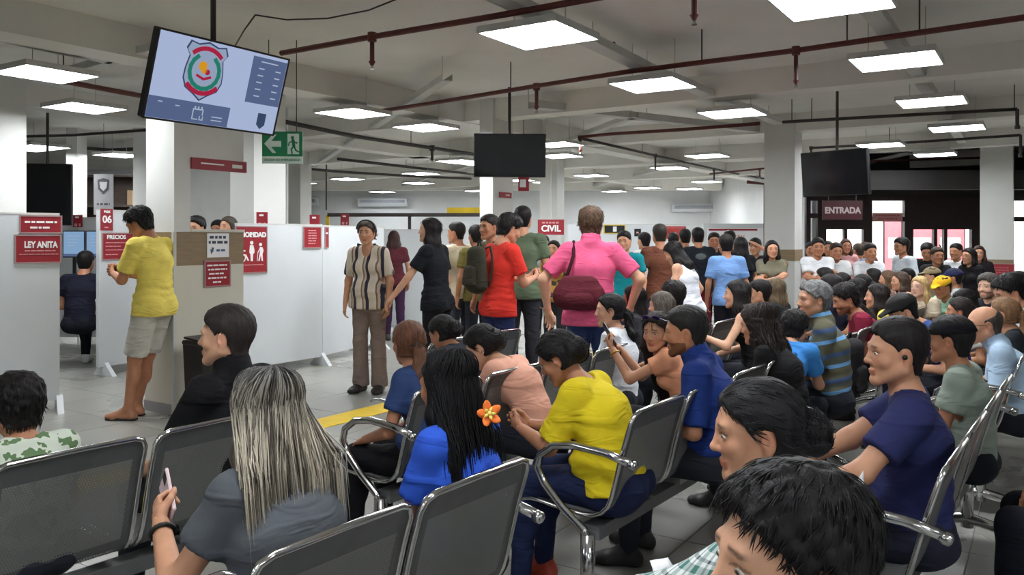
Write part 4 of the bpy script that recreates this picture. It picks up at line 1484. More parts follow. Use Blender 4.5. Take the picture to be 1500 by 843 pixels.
# ------------------------------------------------------------------ hand (local: wrist at 0, fingers +y, back of hand +z, thumb at +x * side)
def hand_mesh(pose, side, lod):
    key = ('hand', pose, side, lod)
    if key in CACHE:
        return CACHE[key]
    h = (0.0040, 0.0075, 0.012)[lod]
    curls = {'relaxed': (22, 28, 20), 'grip': (48, 62, 35), 'flat': (6, 8, 6), 'fist': (80, 88, 50)}[pose]
    pr = [C((0, -0.02, 0), (0, 0.03, 0), 0.020, 0.020, V3(1, 0, 0), 1.35, 1.7),
          C((0, 0.03, 0), (0, 0.078, 0), 0.0150, 0.0125, V3(1, 0, 0), 2.35, 3.0)]
    for i, (x, L, r) in enumerate(((0.030, 0.070, 0.0088), (0.010, 0.078, 0.0090), (-0.010, 0.073, 0.0087), (-0.029, 0.058, 0.0078))):
        x *= side
        p = V3(x, 0.080 - abs(i - 1.2) * 0.004, 0)
        a = math.radians(2)
        spread = x * 1.6
        for j, (fr, cu) in enumerate(zip((0.44, 0.31, 0.25), curls)):
            a += math.radians(cu) * (1 + 0.06 * i)
            d = V3(spread * math.cos(a), math.cos(a), -math.sin(a))
            q = p + d / np.linalg.norm(d) * L * fr * 1.12
            pr.append(C(p, q, r * (1 - 0.08 * j), r * (0.92 - 0.1 * j)))
            p = q
    tp = V3(side * 0.022, 0.020, -0.004)
    cl = 0.3 if pose in ('relaxed', 'flat') else 0.75
    t1 = tp + V3(side * 0.024, 0.026, -0.010 - 0.012 * cl)
    t2 = t1 + V3(side * 0.014 * (1 - cl), 0.030, -0.014 * cl - 0.004)
    t3 = t2 + V3(side * (0.004 - 0.016 * cl), 0.024, -0.012 * cl)
    pr += [C(tp, t1, 0.0155, 0.0115), C(t1, t2, 0.0110, 0.0098), C(t2, t3, 0.0096, 0.0078)]
    lo, hi = bounds(pr)
    F_ = Field(lo, hi, h)
    for i, p in enumerate(pr):
        if p[3] > 0.0075:
            F_.add(p, 0.010 if i < 2 or i >= len(pr) - 3 else 0.0035, 0.0 if lod < 2 else 0.002)
    V, Q = F_.mesh()
    CACHE[key] = (V, Q)
    return CACHE[key]


# ------------------------------------------------------------------ hair and hats (head-local)
HAIRLINE = [(-0.2, -0.06), (-0.085, -0.055), (-0.045, -0.040), (-0.012, -0.018), (0.004, 0.018), (0.03, 0.036), (0.052, 0.060), (0.070, 0.078), (0.085, 0.09), (0.2, 0.14)]
HAIRLINE_F = [(-0.2, -0.02), (-0.085, -0.015), (-0.045, 0.0), (-0.010, 0.012), (0.01, 0.030), (0.04, 0.048), (0.062, 0.066), (0.078, 0.078), (0.2, 0.14)]
HAIRLINE_BALD = [(-0.2, -0.06), (-0.085, -0.055), (-0.045, -0.040), (-0.012, -0.018), (0.004, 0.014), (0.03, 0.018), (0.045, -0.02), (0.06, -0.06), (0.2, -0.12)]


def wavenoise(g, seed, kx, ky, kz):
    r = np.random.RandomState(seed)
    n = 0
    for i in range(3):
        a = r.uniform(0.6, 1.4, 3) * np.array((kx, ky, kz)) * r.choice([-1, 1], 3)
        b = r.uniform(0.3, 0.7, 3) * np.array((kx, ky, kz))
        ph = r.uniform(0, 6.28, 2)
        n = n + np.sin(g[0] * f32(a[0]) + g[1] * f32(a[1]) + g[2] * f32(a[2]) + f32(ph[0]) + 1.3 * np.sin(g[0] * f32(b[0]) - g[1] * f32(b[1]) + g[2] * f32(b[2]) + f32(ph[1])))
    return n / 3


def hair_mesh(style, lod):
    key = ('hair', style, lod)
    if key in CACHE:
        return CACHE[key]
    h = (0.0055, 0.0085, 0.012)[lod]
    long_ = {'long': 0.34, 'longer': 0.50, 'curly': 0.34, 'bob': 0.15, 'wavy': 0.28}.get(style, 0)
    back = long_ or (0.42 if style == 'tail_long' else 0.30 if style in ('ponytail', 'wavytail') else 0)
    F_ = Field((-0.20, -0.24, -0.16 - back), (0.20, 0.14, 0.17), h)
    fem = style in ('long', 'longer', 'curly', 'bob', 'wavy', 'bun', 'ponytail', 'wavytail', 'tail_long', 'updo')
    line = HAIRLINE_F if fem else (HAIRLINE_BALD if style == 'bald' else HAIRLINE)
    th = {'short': [(-0.1, 0.002), (-0.03, 0.005), (0.02, 0.010), (0.10, 0.022)], 'thick': [(-0.1, 0.006), (-0.03, 0.010), (0.03, 0.018), (0.10, 0.032)],
          'fade': [(-0.1, -0.001), (-0.02, 0.002), (0.03, 0.008), (0.10, 0.024)], 'bald': [(-0.1, 0.003), (0.05, 0.004), (0.1, 0.002)],
          'updo': [(-0.1, 0.014), (0.0, 0.020), (0.10, 0.024)], 'grey': [(-0.1, 0.005), (0.0, 0.010), (0.10, 0.022)], 'curly': [(-0.1, 0.028), (0.0, 0.024), (0.1, 0.024)]}.get(style, [(-0.1, 0.010), (0.0, 0.012), (0.10, 0.016)])
    g = F_.grid()
    tz = np.interp(g[2].ravel(), [a for a, _ in th], [b for _, b in th]).astype(f32)[None, None, :]
    x, y, z = g[0], g[1] + f32(0.012), g[2] - f32(0.026)
    r = (0.073, 0.095, 0.084)
    k0 = np.sqrt((x / r[0]) ** 2 + (y / r[1]) ** 2 + (z / r[2]) ** 2)
    k1 = np.sqrt((x / r[0] ** 2) ** 2 + (y / r[1] ** 2) ** 2 + (z / r[2] ** 2) ** 2)
    d = k0 * (k0 - 1) / np.maximum(k1, 1e-6)
    # nape and sides follow down to the neck
    nx, ny, nz = g[0], g[1] + f32(0.03), np.maximum(0, np.maximum(-0.085 - g[2], g[2] - 0.0))
    dn = np.sqrt((nx / 1.12) ** 2 + ny ** 2 + nz ** 2) - f32(0.056)
    hh = np.maximum(0.03 - np.abs(d - dn), 0) / 0.03
    d = np.minimum(d, dn) - hh * hh * 0.03 * 0.25
    d = d - tz
    d = d + 0.0022 * wavenoise(g, 3, 260, 90, 60)
    if style in ('thick', 'grey'):
        d = d + 0.004 * wavenoise(g, 5, 120, 110, 120)
    ly = np.interp(g[2].ravel(), [a for a, _ in line], [b for _, b in line]).astype(f32)[None, None, :]
    wob = 0.004 * np.sin(g[0] * 160)
    d = np.maximum(d, (g[1] - ly + wob) * 0.75)
    # leave the ear free
    if not long_:
        ear = np.sqrt(((np.abs(g[0]) - 0.085) / 1.0) ** 2 + ((g[1] + 0.004) / 0.9) ** 2 + ((g[2] + 0.012) / 1.25) ** 2) - 0.031
        d = np.maximum(d, -ear)
        zb = -0.075 if not fem else -0.065
        d = np.maximum(d, (zb - g[2]))
    F_.D = np.minimum(F_.D, d.astype(f32))
    if long_:
        amp = {'curly': 0.016, 'wavy': 0.009}.get(style, 0.004)
        kz = {'curly': 70, 'wavy': 40}.get(style, 12)
        w = {'curly': 1.75, 'bob': 1.45, 'wavy': 1.6, 'longer': 1.55}.get(style, 1.5)
        B = Field(F_.lo + 2 * h, F_.lo + (F_.n - 3) * h, h)
        B.D = np.full(F_.n, 1.0, f32); B.n = F_.n; B.lo = F_.lo
        s = V3(1, 0, 0)
        B.add(C((0, -0.05, 0.02), (0, -0.060, -0.12), 0.060, 0.060, s, 1.45, w), 0.02)
        B.add(C((0, -0.060, -0.12), (0, -0.085, -0.12 - long_ * 0.55), 0.058, 0.046, s, w, w * 1.35), 0.03)
        B.add(C((0, -0.085, -0.12 - long_ * 0.55), (0, -0.085, -0.13 - long_), 0.044, 0.014, s, w * 1.35, w * 2.2), 0.03)
        for sd in (-1, 1):
            B.add(C((sd * 0.070, 0.002, 0.03), (sd * 0.080, -0.005, -0.10), 0.022, 0.030), 0.03)
            B.add(C((sd * 0.080, -0.005, -0.10), (sd * 0.088, -0.05, -0.10 - long_ * 0.45), 0.032, 0.030), 0.03)
        D2 = B.D + (amp * wavenoise(g, 11, 110 if style != 'curly' else 75, 50, kz)).astype(f32)
        # the face and the front of the neck stay clear
        face = np.maximum(np.maximum(-(g[1] - 0.012), np.abs(g[0]) - 0.066), g[2] - 0.03)
        D2 = np.maximum(D2, -face)
        nk = np.sqrt(g[0] ** 2 + (g[1] - 0.03) ** 2 + np.maximum(0, g[2] + 0.09) ** 2 * 0.2) - 0.055
        D2 = np.maximum(D2, -nk)
        kk = 0.015
        hh = np.maximum(kk - np.abs(F_.D - D2), 0) / kk
        F_.D = (np.minimum(F_.D, D2) - hh * hh * kk * 0.25).astype(f32)
    if style in ('bun', 'updo'):
        c = (0, -0.122, -0.018) if style == 'bun' else (0, -0.100, -0.012)
        F_.add(E(c, (0.055, 0.048, 0.055) if style == 'bun' else (0.068, 0.052, 0.062)), 0.02)
        gg = F_.grid()
        rr = np.sqrt((gg[0] - c[0]) ** 2 + (gg[1] - c[1]) ** 2 + (gg[2] - c[2]) ** 2)
        F_.D += np.where(rr < 0.07, 0.005 * np.sin(np.arctan2(gg[2] - c[2], gg[0]) * 3 + rr * 220), 0).astype(f32)
    if style in ('ponytail', 'wavytail', 'tail_long'):
        z0 = 0.02 if style == 'tail_long' else -0.02
        amp = 0.010 if style == 'wavytail' else 0.003
        B = Field(F_.lo + 2 * h, F_.lo + (F_.n - 3) * h, h)
        B.n = F_.n; B.lo = F_.lo; B.D = np.full(F_.n, 1.0, f32)
        B.add(C((0, -0.085, z0), (0, -0.135, z0 - 0.02), 0.026, 0.024), 0.01)
        B.add(C((0, -0.135, z0 - 0.02), (0, -0.145, z0 - 0.15), 0.028, 0.042, V3(1, 0, 0), 1.1, 1.35), 0.02)
        B.add(C((0, -0.145, z0 - 0.15), (0, -0.125, z0 - back), 0.042, 0.012, V3(1, 0, 0), 1.35, 1.5), 0.02)
        B.D = B.D + (amp * wavenoise(g, 17, 120, 80, 55)).astype(f32)
        F_.D = np.minimum(F_.D, B.D)
    V, Q = F_.mesh()
    rs = np.random.RandomState(4)
    ph = np.arctan2(V[:, 0], -V[:, 1] + 0.02)
    t = 0.85 + 0.3 * (0.5 + 0.5 * np.sin(ph * 37 + 2 * np.sin(ph * 11) + V[:, 2] * 9)) * 0.8
    tint = np.repeat(t[:, None], 3, 1)
    CACHE[key] = (V, Q, tint)
    return CACHE[key]


def strand_mesh(n, length, seed, width=0.0022, spread=1.0, wave=0.0, pal=None, topy=0.06):
    """single locks over the solid hair: tapered three-sided tubes from the parting down the back"""
    r = np.random.RandomState(seed)
    VV, QQ, TT = [], [], []
    base = 0
    S_ = 16
    for i in range(n):
        phi = r.uniform(-2.3, 2.3) * 0.98
        y0 = r.uniform(-0.07, topy)
        rad = 0.016 + r.uniform(0.0, 0.011)
        ex, ey, ez_ = 0.073 + rad, 0.095 + rad, 0.084 + rad
        pts = []
        dirv = np.array((math.sin(phi), -math.cos(phi)))
        for k in range(7):
            th = (0.06 + k / 6 * 0.94) * math.pi / 2
            px_ = ex * math.sin(th) * dirv[0]
            py_ = -0.012 + (y0 + 0.012) * math.cos(th) + ey * math.sin(th) * dirv[1]
            if dirv[1] > 0:
                py_ = min(py_, 0.02)
            pts.append((px_, py_, 0.026 + ez_ * math.cos(th)))
        L = length * r.uniform(0.72, 1.05)
        p = np.array(pts[-1])
        w1, w2 = r.uniform(-0.02, 0.02), r.uniform(0, 6.28)
        tgt = np.array((p[0] * (1.15 + 0.35 * spread) + w1, -0.115 + 0.02 * r.randn() * 0.6 - 0.02 * (1 - abs(p[0]) / 0.09), 0))
        for k in range(1, S_ - 6):
            t = k / (S_ - 7)
            e = min(1, t * 1.8)
            q = p * (1 - e) + tgt * e
            pts.append((q[0] + wave * math.sin(t * 14 + w2), q[1] + wave * 0.6 * math.cos(t * 13 + w2), p[2] - L * t))
        P = np.array(pts)
        d = np.gradient(P, axis=0)
        d /= np.linalg.norm(d, axis=1)[:, None] + 1e-9
        a = np.cross(d, np.array((dirv[0], dirv[1], 0.3)))
        a /= np.linalg.norm(a, axis=1)[:, None] + 1e-9
        b = np.cross(d, a)
        w = width * r.uniform(0.7, 1.5) * np.clip(np.minimum(1.0, (1.04 - np.linspace(0, 1, len(P))) * 3), 0.1, 1)
        ring = np.stack([P + (a * math.cos(c) * 1.6 + b * math.sin(c)) * w[:, None] for c in (0.5, 2.6, 4.7)], 1)
        VV.append(ring.reshape(-1, 3))
        m = len(P)
        q = []
        for k in range(m - 1):
            for c in range(3):
                q.append((base + k * 3 + c, base + k * 3 + (c + 1) % 3, base + (k + 1) * 3 + (c + 1) % 3, base + (k + 1) * 3 + c))
        QQ += q
        base += m * 3
        if pal:
            c0, c1 = pal[r.randint(len(pal))]
            tt = np.linspace(0, 1, m)[:, None]
            mixf = np.clip((tt - 0.12) * 2.2, 0, 1)
            tc = np.array(c0) * (1 - mixf) + np.array(c1) * mixf
        else:
            tc = np.full((m, 3), r.uniform(0.6, 1.7))
        TT.append(np.repeat(tc, 3, 0))
    return np.concatenate(VV), np.array(QQ), np.concatenate(TT)


def lock_mesh(style, lod):
    """short overlapping locks that follow the combing direction over the solid hair"""
    V, Q, _ = hair_mesh(style, lod)
    r = np.random.RandomState(21)
    e1, e2 = V[Q[:, 2]] - V[Q[:, 0]], V[Q[:, 3]] - V[Q[:, 1]]
    fn = np.cross(e1, e2)
    Nn = np.zeros_like(V)
    for c in range(4):
        np.add.at(Nn, Q[:, c], fn)
    Nn /= np.linalg.norm(Nn, axis=1)[:, None] + 1e-9
    tied = style in ('bun', 'updo', 'ponytail', 'wavytail', 'tail_long')
    falls = style in ('long', 'longer', 'curly', 'bob', 'wavy')
    ok = np.where((Nn[:, 2] > -0.55) | (V[:, 2] < -0.1))[0]
    if not (tied or falls):
        front = np.interp(V[ok, 2], [a for a, _ in HAIRLINE], [b for _, b in HAIRLINE])
        ok = ok[V[ok, 1] < front - (0.018 if style != 'thick' else 0.004)]
    n = min(len(ok) * 2, (2600, 1000)[lod])
    ids = r.choice(ok, n)
    p = V[ids] - Nn[ids] * 0.003 + r.randn(n, 3) * 0.0015
    nv = Nn[ids]
    if tied:
        fl = V3(0, -0.112, -0.012) - p
        low = p[:, 2] < -0.09
        fl[low] = V3(0, 0, -1)
        L = 0.045
    elif falls:
        fl = np.stack([p[:, 0] * 2.0, -0.25 + 0 * p[:, 0], -0.6 - 0 * p[:, 0]], 1)
        L = 0.07
    else:
        fl = p - V3(0.015, -0.05, 0.135)
        L = {'thick': 0.032, 'fade': 0.013, 'bald': 0.012}.get(style, 0.020)
    fl = fl + r.randn(n, 3) * (0.010 if not falls else 0.10)
    fl -= nv * np.sum(fl * nv, 1)[:, None]
    fl /= np.linalg.norm(fl, axis=1)[:, None] + 1e-9
    sg = 4
    ln = L * r.uniform(0.6, 1.3, n)
    pts = [p]
    d = fl + nv * 0.18
    for k in range(sg):
        d = d - nv * 0.16
        pts.append(pts[-1] + d * (ln / sg)[:, None])
    P = np.stack(pts, 1)
    sd = np.cross(fl, nv)
    w = (0.0014, 0.0026)[lod] * r.uniform(0.7, 1.4, n)
    prof = np.array((0.7, 1.0, 0.9, 0.6, 0.12))
    VV = np.stack([P + sd[:, None, :] * (w[:, None] * prof)[:, :, None], P + nv[:, None, :] * (w[:, None] * prof * 0.8)[:, :, None], P - sd[:, None, :] * (w[:, None] * prof)[:, :, None]], 2)
    base = (np.arange(n) * 15)[:, None]
    pat = []
    for k in range(sg):
        for c in range(3):
            pat.append((k * 3 + c, k * 3 + (c + 1) % 3, (k + 1) * 3 + (c + 1) % 3, (k + 1) * 3 + c))
    QQ = (np.array(pat)[None] + base[:, :, None]).reshape(-1, 4)
    t = np.repeat(r.uniform(0.6, 1.5, n), 15)
    return VV.reshape(-1, 3), QQ, np.repeat(t[:, None], 3, 1)


def cap_mesh(lod, beanie=False, brim=True):
    key = ('cap', lod, beanie, brim)
    if key in CACHE:
        return CACHE[key]
    F_ = Field((-0.12, -0.14, 0.0), (0.12, 0.24, 0.16), (0.005, 0.008, 0.011)[lod])
    F_.add(E((0, -0.012, 0.034), (0.092, 0.114, 0.098)), 0.0)
    F_.clip(V3(0, 0, 0.036), V3(0, -0.12, -1) / 1.007)
    if brim:
        F_.add(C((0, 0.09, 0.045), (0, 0.155, 0.030), 0.012, 0.009, V3(1, 0, 0), 5.5, 5.0), 0.006)
        g = F_.grid()
    F_.add(E((0, -0.012, 0.132), (0.010, 0.010, 0.005)), 0.003)
    CACHE[key] = F_.mesh()
    return CACHE[key]


# small shared face meshes
def _ball(nu=12, nv=8):
    V, Q = [], []
    for j in range(nv + 1):
        t = math.pi * j / nv
        for i in range(nu):
            p = 2 * math.pi * i / nu
            V.append((math.sin(t) * math.cos(p), math.cos(t), math.sin(t) * math.sin(p)))
    for j in range(nv):
        for i in range(nu):
            Q.append((j * nu + i, j * nu + (i + 1) % nu, (j + 1) * nu + (i + 1) % nu, (j + 1) * nu + i))
    return np.array(V), np.array(Q)


EYEM = mat('eye', (1, 1, 1, 1), 0.15, var=0.01, tint=True)
_v, _q = _ball()
_t = np.where(_v[:, 1:2] > 0.80, np.array((0.03, 0.015, 0.01)), np.array((0.62, 0.58, 0.55)))
EYE_ME = fastmesh('eye', _v * np.array((0.0125, 0.0115, 0.0062)), _q, EYEM, _t)
mb = MB()
mb.tube([(-0.019, -0.004, -0.002), (-0.008, 0.002, 0.0035), (0.006, 0.003, 0.004), (0.02, -0.007, -0.003)], [0.0022, 0.0034, 0.0032, 0.0012], 6)


def hairmat(rgb):
    n = 'hair_%d_%d_%d' % tuple(rgb)
    return mat(n, S(rgb), 0.55, var=0.35, vscale=60, stretch=(1, 1, 0.12), bump=0.5, bscale=260, spec=0.25, tint=True)


def skinmat(i):
    rgb = ((214, 164, 134), (198, 146, 116), (178, 124, 94), (150, 100, 74), (220, 176, 152))[i]
    n = 'skin_%d' % i
    if n in MATS:
        return MATS[n]
    m = mat(n, S(rgb), 0.5, var=0.06, vscale=25, bump=0.08, bscale=500, spec=0.35, tint=True)
    bs = m.node_tree.nodes['Principled BSDF']
    bs.inputs['Subsurface Weight'].default_value = 0.0
    return m


BROW_ME = {}
SHOEM = {}


def shoe_prims(ank, toe_dir, s, bare=False):
    a = ank
    d = toe_dir
    heel = a + np.array((0, 0, -0.050)) * s - d * 0.035 * s
    ball = a + np.array((0, 0, -0.058)) * s + d * 0.115 * s
    toe = a + np.array((0, 0, -0.060)) * s + d * 0.175 * s
    side = np.cross(d, V3(0, 0, 1))
    g = 0.0 if bare else 0.006
    return [C(a + V3(0, 0, 0.01), heel, 0.036 * s + g, 0.034 * s + g), C(heel, ball, 0.034 * s + g, 0.030 * s + g, side, 1.0, 1.45),
            C(a, ball, 0.036 * s + g, 0.026 * s + g, side, 1.0, 1.5), C(ball, toe, 0.028 * s + g, 0.020 * s + g, side, 1.5, 1.6)]


# ------------------------------------------------------------------ the figure
def ik(S0, W0, l1, l2, pole):
    d = W0 - S0
    L = np.linalg.norm(d)
    mx = (l1 + l2) * 0.995
    if L > mx:
        W0 = S0 + d / L * mx
        d = W0 - S0
        L = mx
    L = max(L, abs(l1 - l2) + 0.02)
    dn = d / L
    a = (l1 * l1 - l2 * l2 + L * L) / (2 * L)
    hh = math.sqrt(max(0, l1 * l1 - a * a))
    pl = pole - dn * (pole @ dn)
    pl /= np.linalg.norm(pl) + 1e-9
    return S0 + dn * a + pl * hh, W0


def lean_dir(a, side=0.0):
    return V3(math.sin(side), math.sin(a) * math.cos(side), math.cos(a) * math.cos(side))


def spine_pts(s, pz, lean, slump, roll):
    p0 = V3(0, 0, pz)
    d1 = lean_dir(lean * 0.6, roll * 0.5)
    d2 = lean_dir(lean + slump * 0.4, roll)
    d3 = lean_dir(lean + slump, roll)
    d4 = lean_dir(lean + slump * 1.1 + 0.15, roll)
    p1 = p0 + d1 * 0.15 * s
    p2 = p1 + d2 * 0.17 * s
    p3 = p2 + d3 * 0.19 * s
    p4 = p3 + d4 * 0.075 * s
    return p0, p1, p2, p3, p4, d1, d2, d3


LOG = []
LIPC = None


def person(label, px, ytop, Y, yaw, pose='sit', sex='m', skin=1, hair='short', hc=(26, 22, 22), shirt=(60, 60, 66), sleeve=0.55,
           pants=(38, 40, 48), leg='long', shoe=(40, 38, 38), lean=None, slump=0.25, roll=0.0, hyaw=0.0, hpitch=0.0, hroll=0.0, arms='lap',
           larm=None, rarm=None, lhand='relaxed', rhand='relaxed', fat=0.0, lod=None, neck='crew', cap=None, shirt_mat=None, pants_mat=None,
           beard=False, group=None, seatz=0.44, legs=None, strands=None, headscale=1.0, glasses=None, long_top=False, extra=None, hair_mat=None, base=None, smax=1.12, smin=0.80):
    if lod is None:
        lod = 0 if Y < 4.3 else (1 if Y < 7.6 else 2)
    hy_, hp_, hr_ = math.radians(hyaw), math.radians(hpitch), math.radians(hroll)
    lean = math.radians(lean if lean is not None else (-6 if pose == 'sit' else 1))
    slump = slump if pose == 'sit' else slump * 0.45
    roll = math.radians(roll)
    target = H - (ytop - HY) / F * Y
    Rh = rotz(hy_) @ rotx(-hp_) @ roty(hr_)
    hs = (0.97 if sex == 'f' else 1.02) * headscale

    def top_for(s):
        pz = seatz + 0.095 * s if pose == 'sit' else 0.935 * s
        p = spine_pts(s, pz, lean, slump, roll)
        hc_ = p[4] + Rh @ V3(0, 0.022, 0.070) * hs * s ** 0.5
        return hc_, hc_[2] + 0.122 * hs * s ** 0.5

    lo_s, hi_s = 0.55, 1.3
    for _ in range(30):
        s = (lo_s + hi_s) / 2
        if top_for(s)[1] > target:
            hi_s = s
        else:
            lo_s = s
    s0 = s
    s = min(max(s, smin), smax)
    LOG.append((round(s0, 2), label))
    hcen, _ = top_for(s)
    hs_ = hs * s ** 0.5
    pz = seatz + 0.095 * s if pose == 'sit' else 0.935 * s
    P0, P1, P2_, P3, P4, d1, d2, d3 = spine_pts(s, pz, lean, slump, roll)
    th = math.radians(yaw)
    Rw = rotz(th)
    headw = np.array(((px - 750) / F * Y, Y, 0))
    off = Rw @ hcen
    bx, by = headw[0] - off[0], headw[1] - off[1]
    root = empty('person', (bx, by, 0), th, label, 'person', group)
    f = sex == 'f'
    X1 = V3(1, 0, 0)
    # ---- trunk
    sw = (0.146 if f else 0.166) * s
    fw = 1 + fat * 0.9
    tor = [C(P0 - d1 * 0.03 * s, P1, 0.105 * s * fw, (0.088 if f else 0.095) * s * fw, X1, 1.55 if f else 1.40, 1.38),
           C(P1, P2_, (0.088 if f else 0.095) * s * fw, 0.104 * s * (1 + fat * 0.5), X1, 1.38, 1.38 if f else 1.45),
           C(P2_, P3 - d3 * 0.05 * s, 0.104 * s * (1 + fat * 0.5), 0.062 * s, X1, 1.40 if f else 1.5, 1.9)]
    yv = np.cross(d2, X1); yv = -yv if yv[1] < 0 else yv
    if fat > 0.05:
        tor.append(E(P0 + d1 * 0.09 * s + yv * 0.05 * s, (0.15 * s * fw, 0.11 * s * fw, 0.12 * s)))
    if f:
        for sd in (-1, 1):
            tor.append(E(P2_ + d2 * 0.0 + yv * (0.085 + 0.03 * fat) * s + X1 * sd * 0.072 * s, (0.062 * s * (1 + 0.5 * fat), 0.055 * s, 0.058 * s)))
    for sd in (-1, 1):
        tor.append(E(P0 - d1 * 0.04 * s - yv * 0.05 * s + X1 * sd * 0.075 * s, (0.088 * s * fw, 0.085 * s * fw, 0.085 * s)))
    SH, EL, WR = {}, {}, {}
    limbs_u, limbs_f = {}, {}
    for sd, spec in ((-1, larm), (1, rarm)):
        sh = P3 - d3 * 0.062 * s + X1 * sd * sw
        l1, l2 = 0.285 * s, 0.250 * s
        mode = spec or arms
        pole = V3(sd * 0.55, -0.5, -0.7)
        hz = None
        if isinstance(mode, (tuple, list)):
            w = V3(*mode[:3])
            if len(mode) > 3:
                pole = V3(*mode[3])
            if len(mode) > 4:
                hz = V3(*mode[4])
        elif mode == 'lap':
            w = V3(sd * 0.07, P0[1] + 0.33 * s, P0[2] + 0.10 * s)
        elif mode == 'thigh':
            w = V3(sd * 0.14, P0[1] + 0.34 * s, P0[2] + 0.085 * s)
        elif mode == 'phone':
            w = V3(sd * 0.045, P3[1] + 0.30 * s, P2_[2] - 0.10 * s)
            hz = V3(sd * 0.5, 0.7, -0.3)
        elif mode == 'side':
            w = V3(sd * (sw + 0.075 * s + fat * 0.05), sh[1] + 0.05 * s, sh[2] - 0.515 * s)
            hz = V3(sd, 0.2, 0)
        elif mode == 'fold':
            w = V3(-sd * 0.10 * s, P2_[1] + 0.215 * s, P2_[2] - 0.07 * s + sd * 0.02)
            pole = V3(sd * 0.9, -0.1, -0.6)
            hz = V3(0, 0.9, 0.3)
        elif mode == 'hip':
            w = V3(sd * 0.20 * s, P0[1] + 0.05, P0[2] + 0.06 * s)
            pole = V3(sd, -0.5, 0)
        elif mode == 'front':
            w = V3(sd * 0.08, P2_[1] + 0.25 * s, P1[2] - 0.02 * s)
        el, w = ik(sh, w, l1, l2, pole)
        SH[sd], EL[sd], WR[sd] = sh, el, w
        aw = 1 + fat * 0.45
        limbs_u[sd] = C(sh, el, (0.046 if f else 0.050) * s * aw, (0.037 if f else 0.040) * s * aw)
        limbs_f[sd] = C(el, w, (0.037 if f else 0.040) * s * aw, 0.0255 * s)
        tor.append(C(P3 - d3 * 0.025 * s, sh, 0.044 * s, 0.046 * s))
        tor.append(E(sh, (0.050 * s * aw,) * 3))
        if hz is None:
            hz = V3(0, 0, 1)
        dv = w - el
        dv /= np.linalg.norm(dv)
        if mode in ('lap', 'thigh'):
            dv = dv * 0.6 + V3(-sd * 0.3, 0.6, -0.35) * 0.6
            dv /= np.linalg.norm(dv)
        zv = hz - dv * (hz @ dv)
        zv /= np.linalg.norm(zv) + 1e-9
        xv = np.cross(dv, zv)
        limbs_f[(sd, 'M')] = (np.stack([xv, dv, zv], 1), w)
    # ---- legs
    HP, KN, AN, TD = {}, {}, {}, {}
    for sd in (-1, 1):
        hp = P0 + V3(sd * 0.085 * s, 0.0, -0.025 * s)
        td = V3(sd * 0.18, 1, 0); td /= np.linalg.norm(td)
        if pose == 'sit':
            kx, ky, ax_, ay = (legs or {}).get(sd, (0.11, 0.0, 0.12, 0.0))
            kn = V3(sd * kx, hp[1] + 0.425 * s + ky, max(seatz + 0.055, 0.48 * s))
            an = V3(sd * ax_, kn[1] + 0.02 + ay, 0.085 * s)
        else:
            kx, ky, ax_, ay = (legs or {}).get(sd, (0.095, 0.015, 0.10, -0.015))
            kn = V3(sd * kx * s, ky, 0.495 * s)
            an = V3(sd * ax_ * s, ay, 0.085 * s)
        HP[sd], KN[sd], AN[sd], TD[sd] = hp, kn, an, td
    lw = 1 + fat * 0.5
    def legp(sd, g=0.0):
        return [C(HP[sd], KN[sd], (0.088 if f else 0.084) * s * lw, 0.056 * s), C(KN[sd], AN[sd], 0.054 * s, 0.034 * s),
                E(KN[sd] * 0.68 + AN[sd] * 0.32 + V3(0, -0.018, 0) * s, (0.046 * s, 0.05 * s, 0.10 * s))]
    # ---- body mesh
    bv = (0.0115, 0.016, 0.022)[lod]
    nk = [C(P3 - d3 * 0.04 * s, P4 + (P4 - P3) * 0.2, (0.052 if f else 0.060) * s, (0.045 if f else 0.052) * s)]
    body = tor + nk + [limbs_u[-1], limbs_u[1], limbs_f[-1], limbs_f[1]] + legp(-1) + legp(1)
    bare = leg in ('shorts', 'skirt', 'barefoot')
    feet = shoe_prims(AN[-1], TD[-1], s, True) + shoe_prims(AN[1], TD[1], s, True) if (bare or shoe is None) else []
    lo, hi = bounds(body + feet)
    Fb = Field(lo, hi, bv)
    under = -0.006 if lod < 2 else -0.012
    for p in tor:
        Fb.add(p, 0.03, under)
    for p in legp(-1) + legp(1):
        Fb.add(p, 0.02, 0.0 if bare else under)
    for sd in (-1, 1):
        Fb.add(limbs_u[sd], 0.03, under * 0.5)
        Fb.add(limbs_f[sd], 0.02)
    for p in feet:
        Fb.add(p, 0.02)
    Fb.add(nk[0], 0.03)
    V, Q = Fb.mesh()
    VS, QS, TS = [V], [Q], [np.ones((len(V), 3))]
    n = len(V)
    hv, hq, ht = head_mesh(sex, lod, beard)
    VS.append((hv * hs_) @ Rh.T + hcen); QS.append(hq + n); TS.append(ht); n += len(hv)
    for sd, hp_name in ((-1, lhand), (1, rhand)):
        M, w = limbs_f[(sd, 'M')]
        v, q = hand_mesh(hp_name, -sd, lod)
        VS.append((v * (0.93 if f else 1.0) * s) @ M.T + w); QS.append(q + n); TS.append(np.ones((len(v), 3))); n += len(v)
    me = fastmesh('body', np.concatenate(VS), np.concatenate(QS), skinmat(skin), np.concatenate(TS))
    link('body', me, root)
    # ---- shirt
    cv = (0.0105, 0.015, 0.021)[lod]
    rs = abs(hash_(label)) % 1000
    th_ = 0.012
    shp_ = list(tor)
    lo, hi = bounds(shp_ + [limbs_u[-1], limbs_u[1]] + ([limbs_f[-1], limbs_f[1]] if sleeve > 1 else []), 0.05)
    if long_top:
        lo = np.minimum(lo, V3(-0.4, -0.4, 0.3)); 
    Fs = Field(lo, hi, cv)
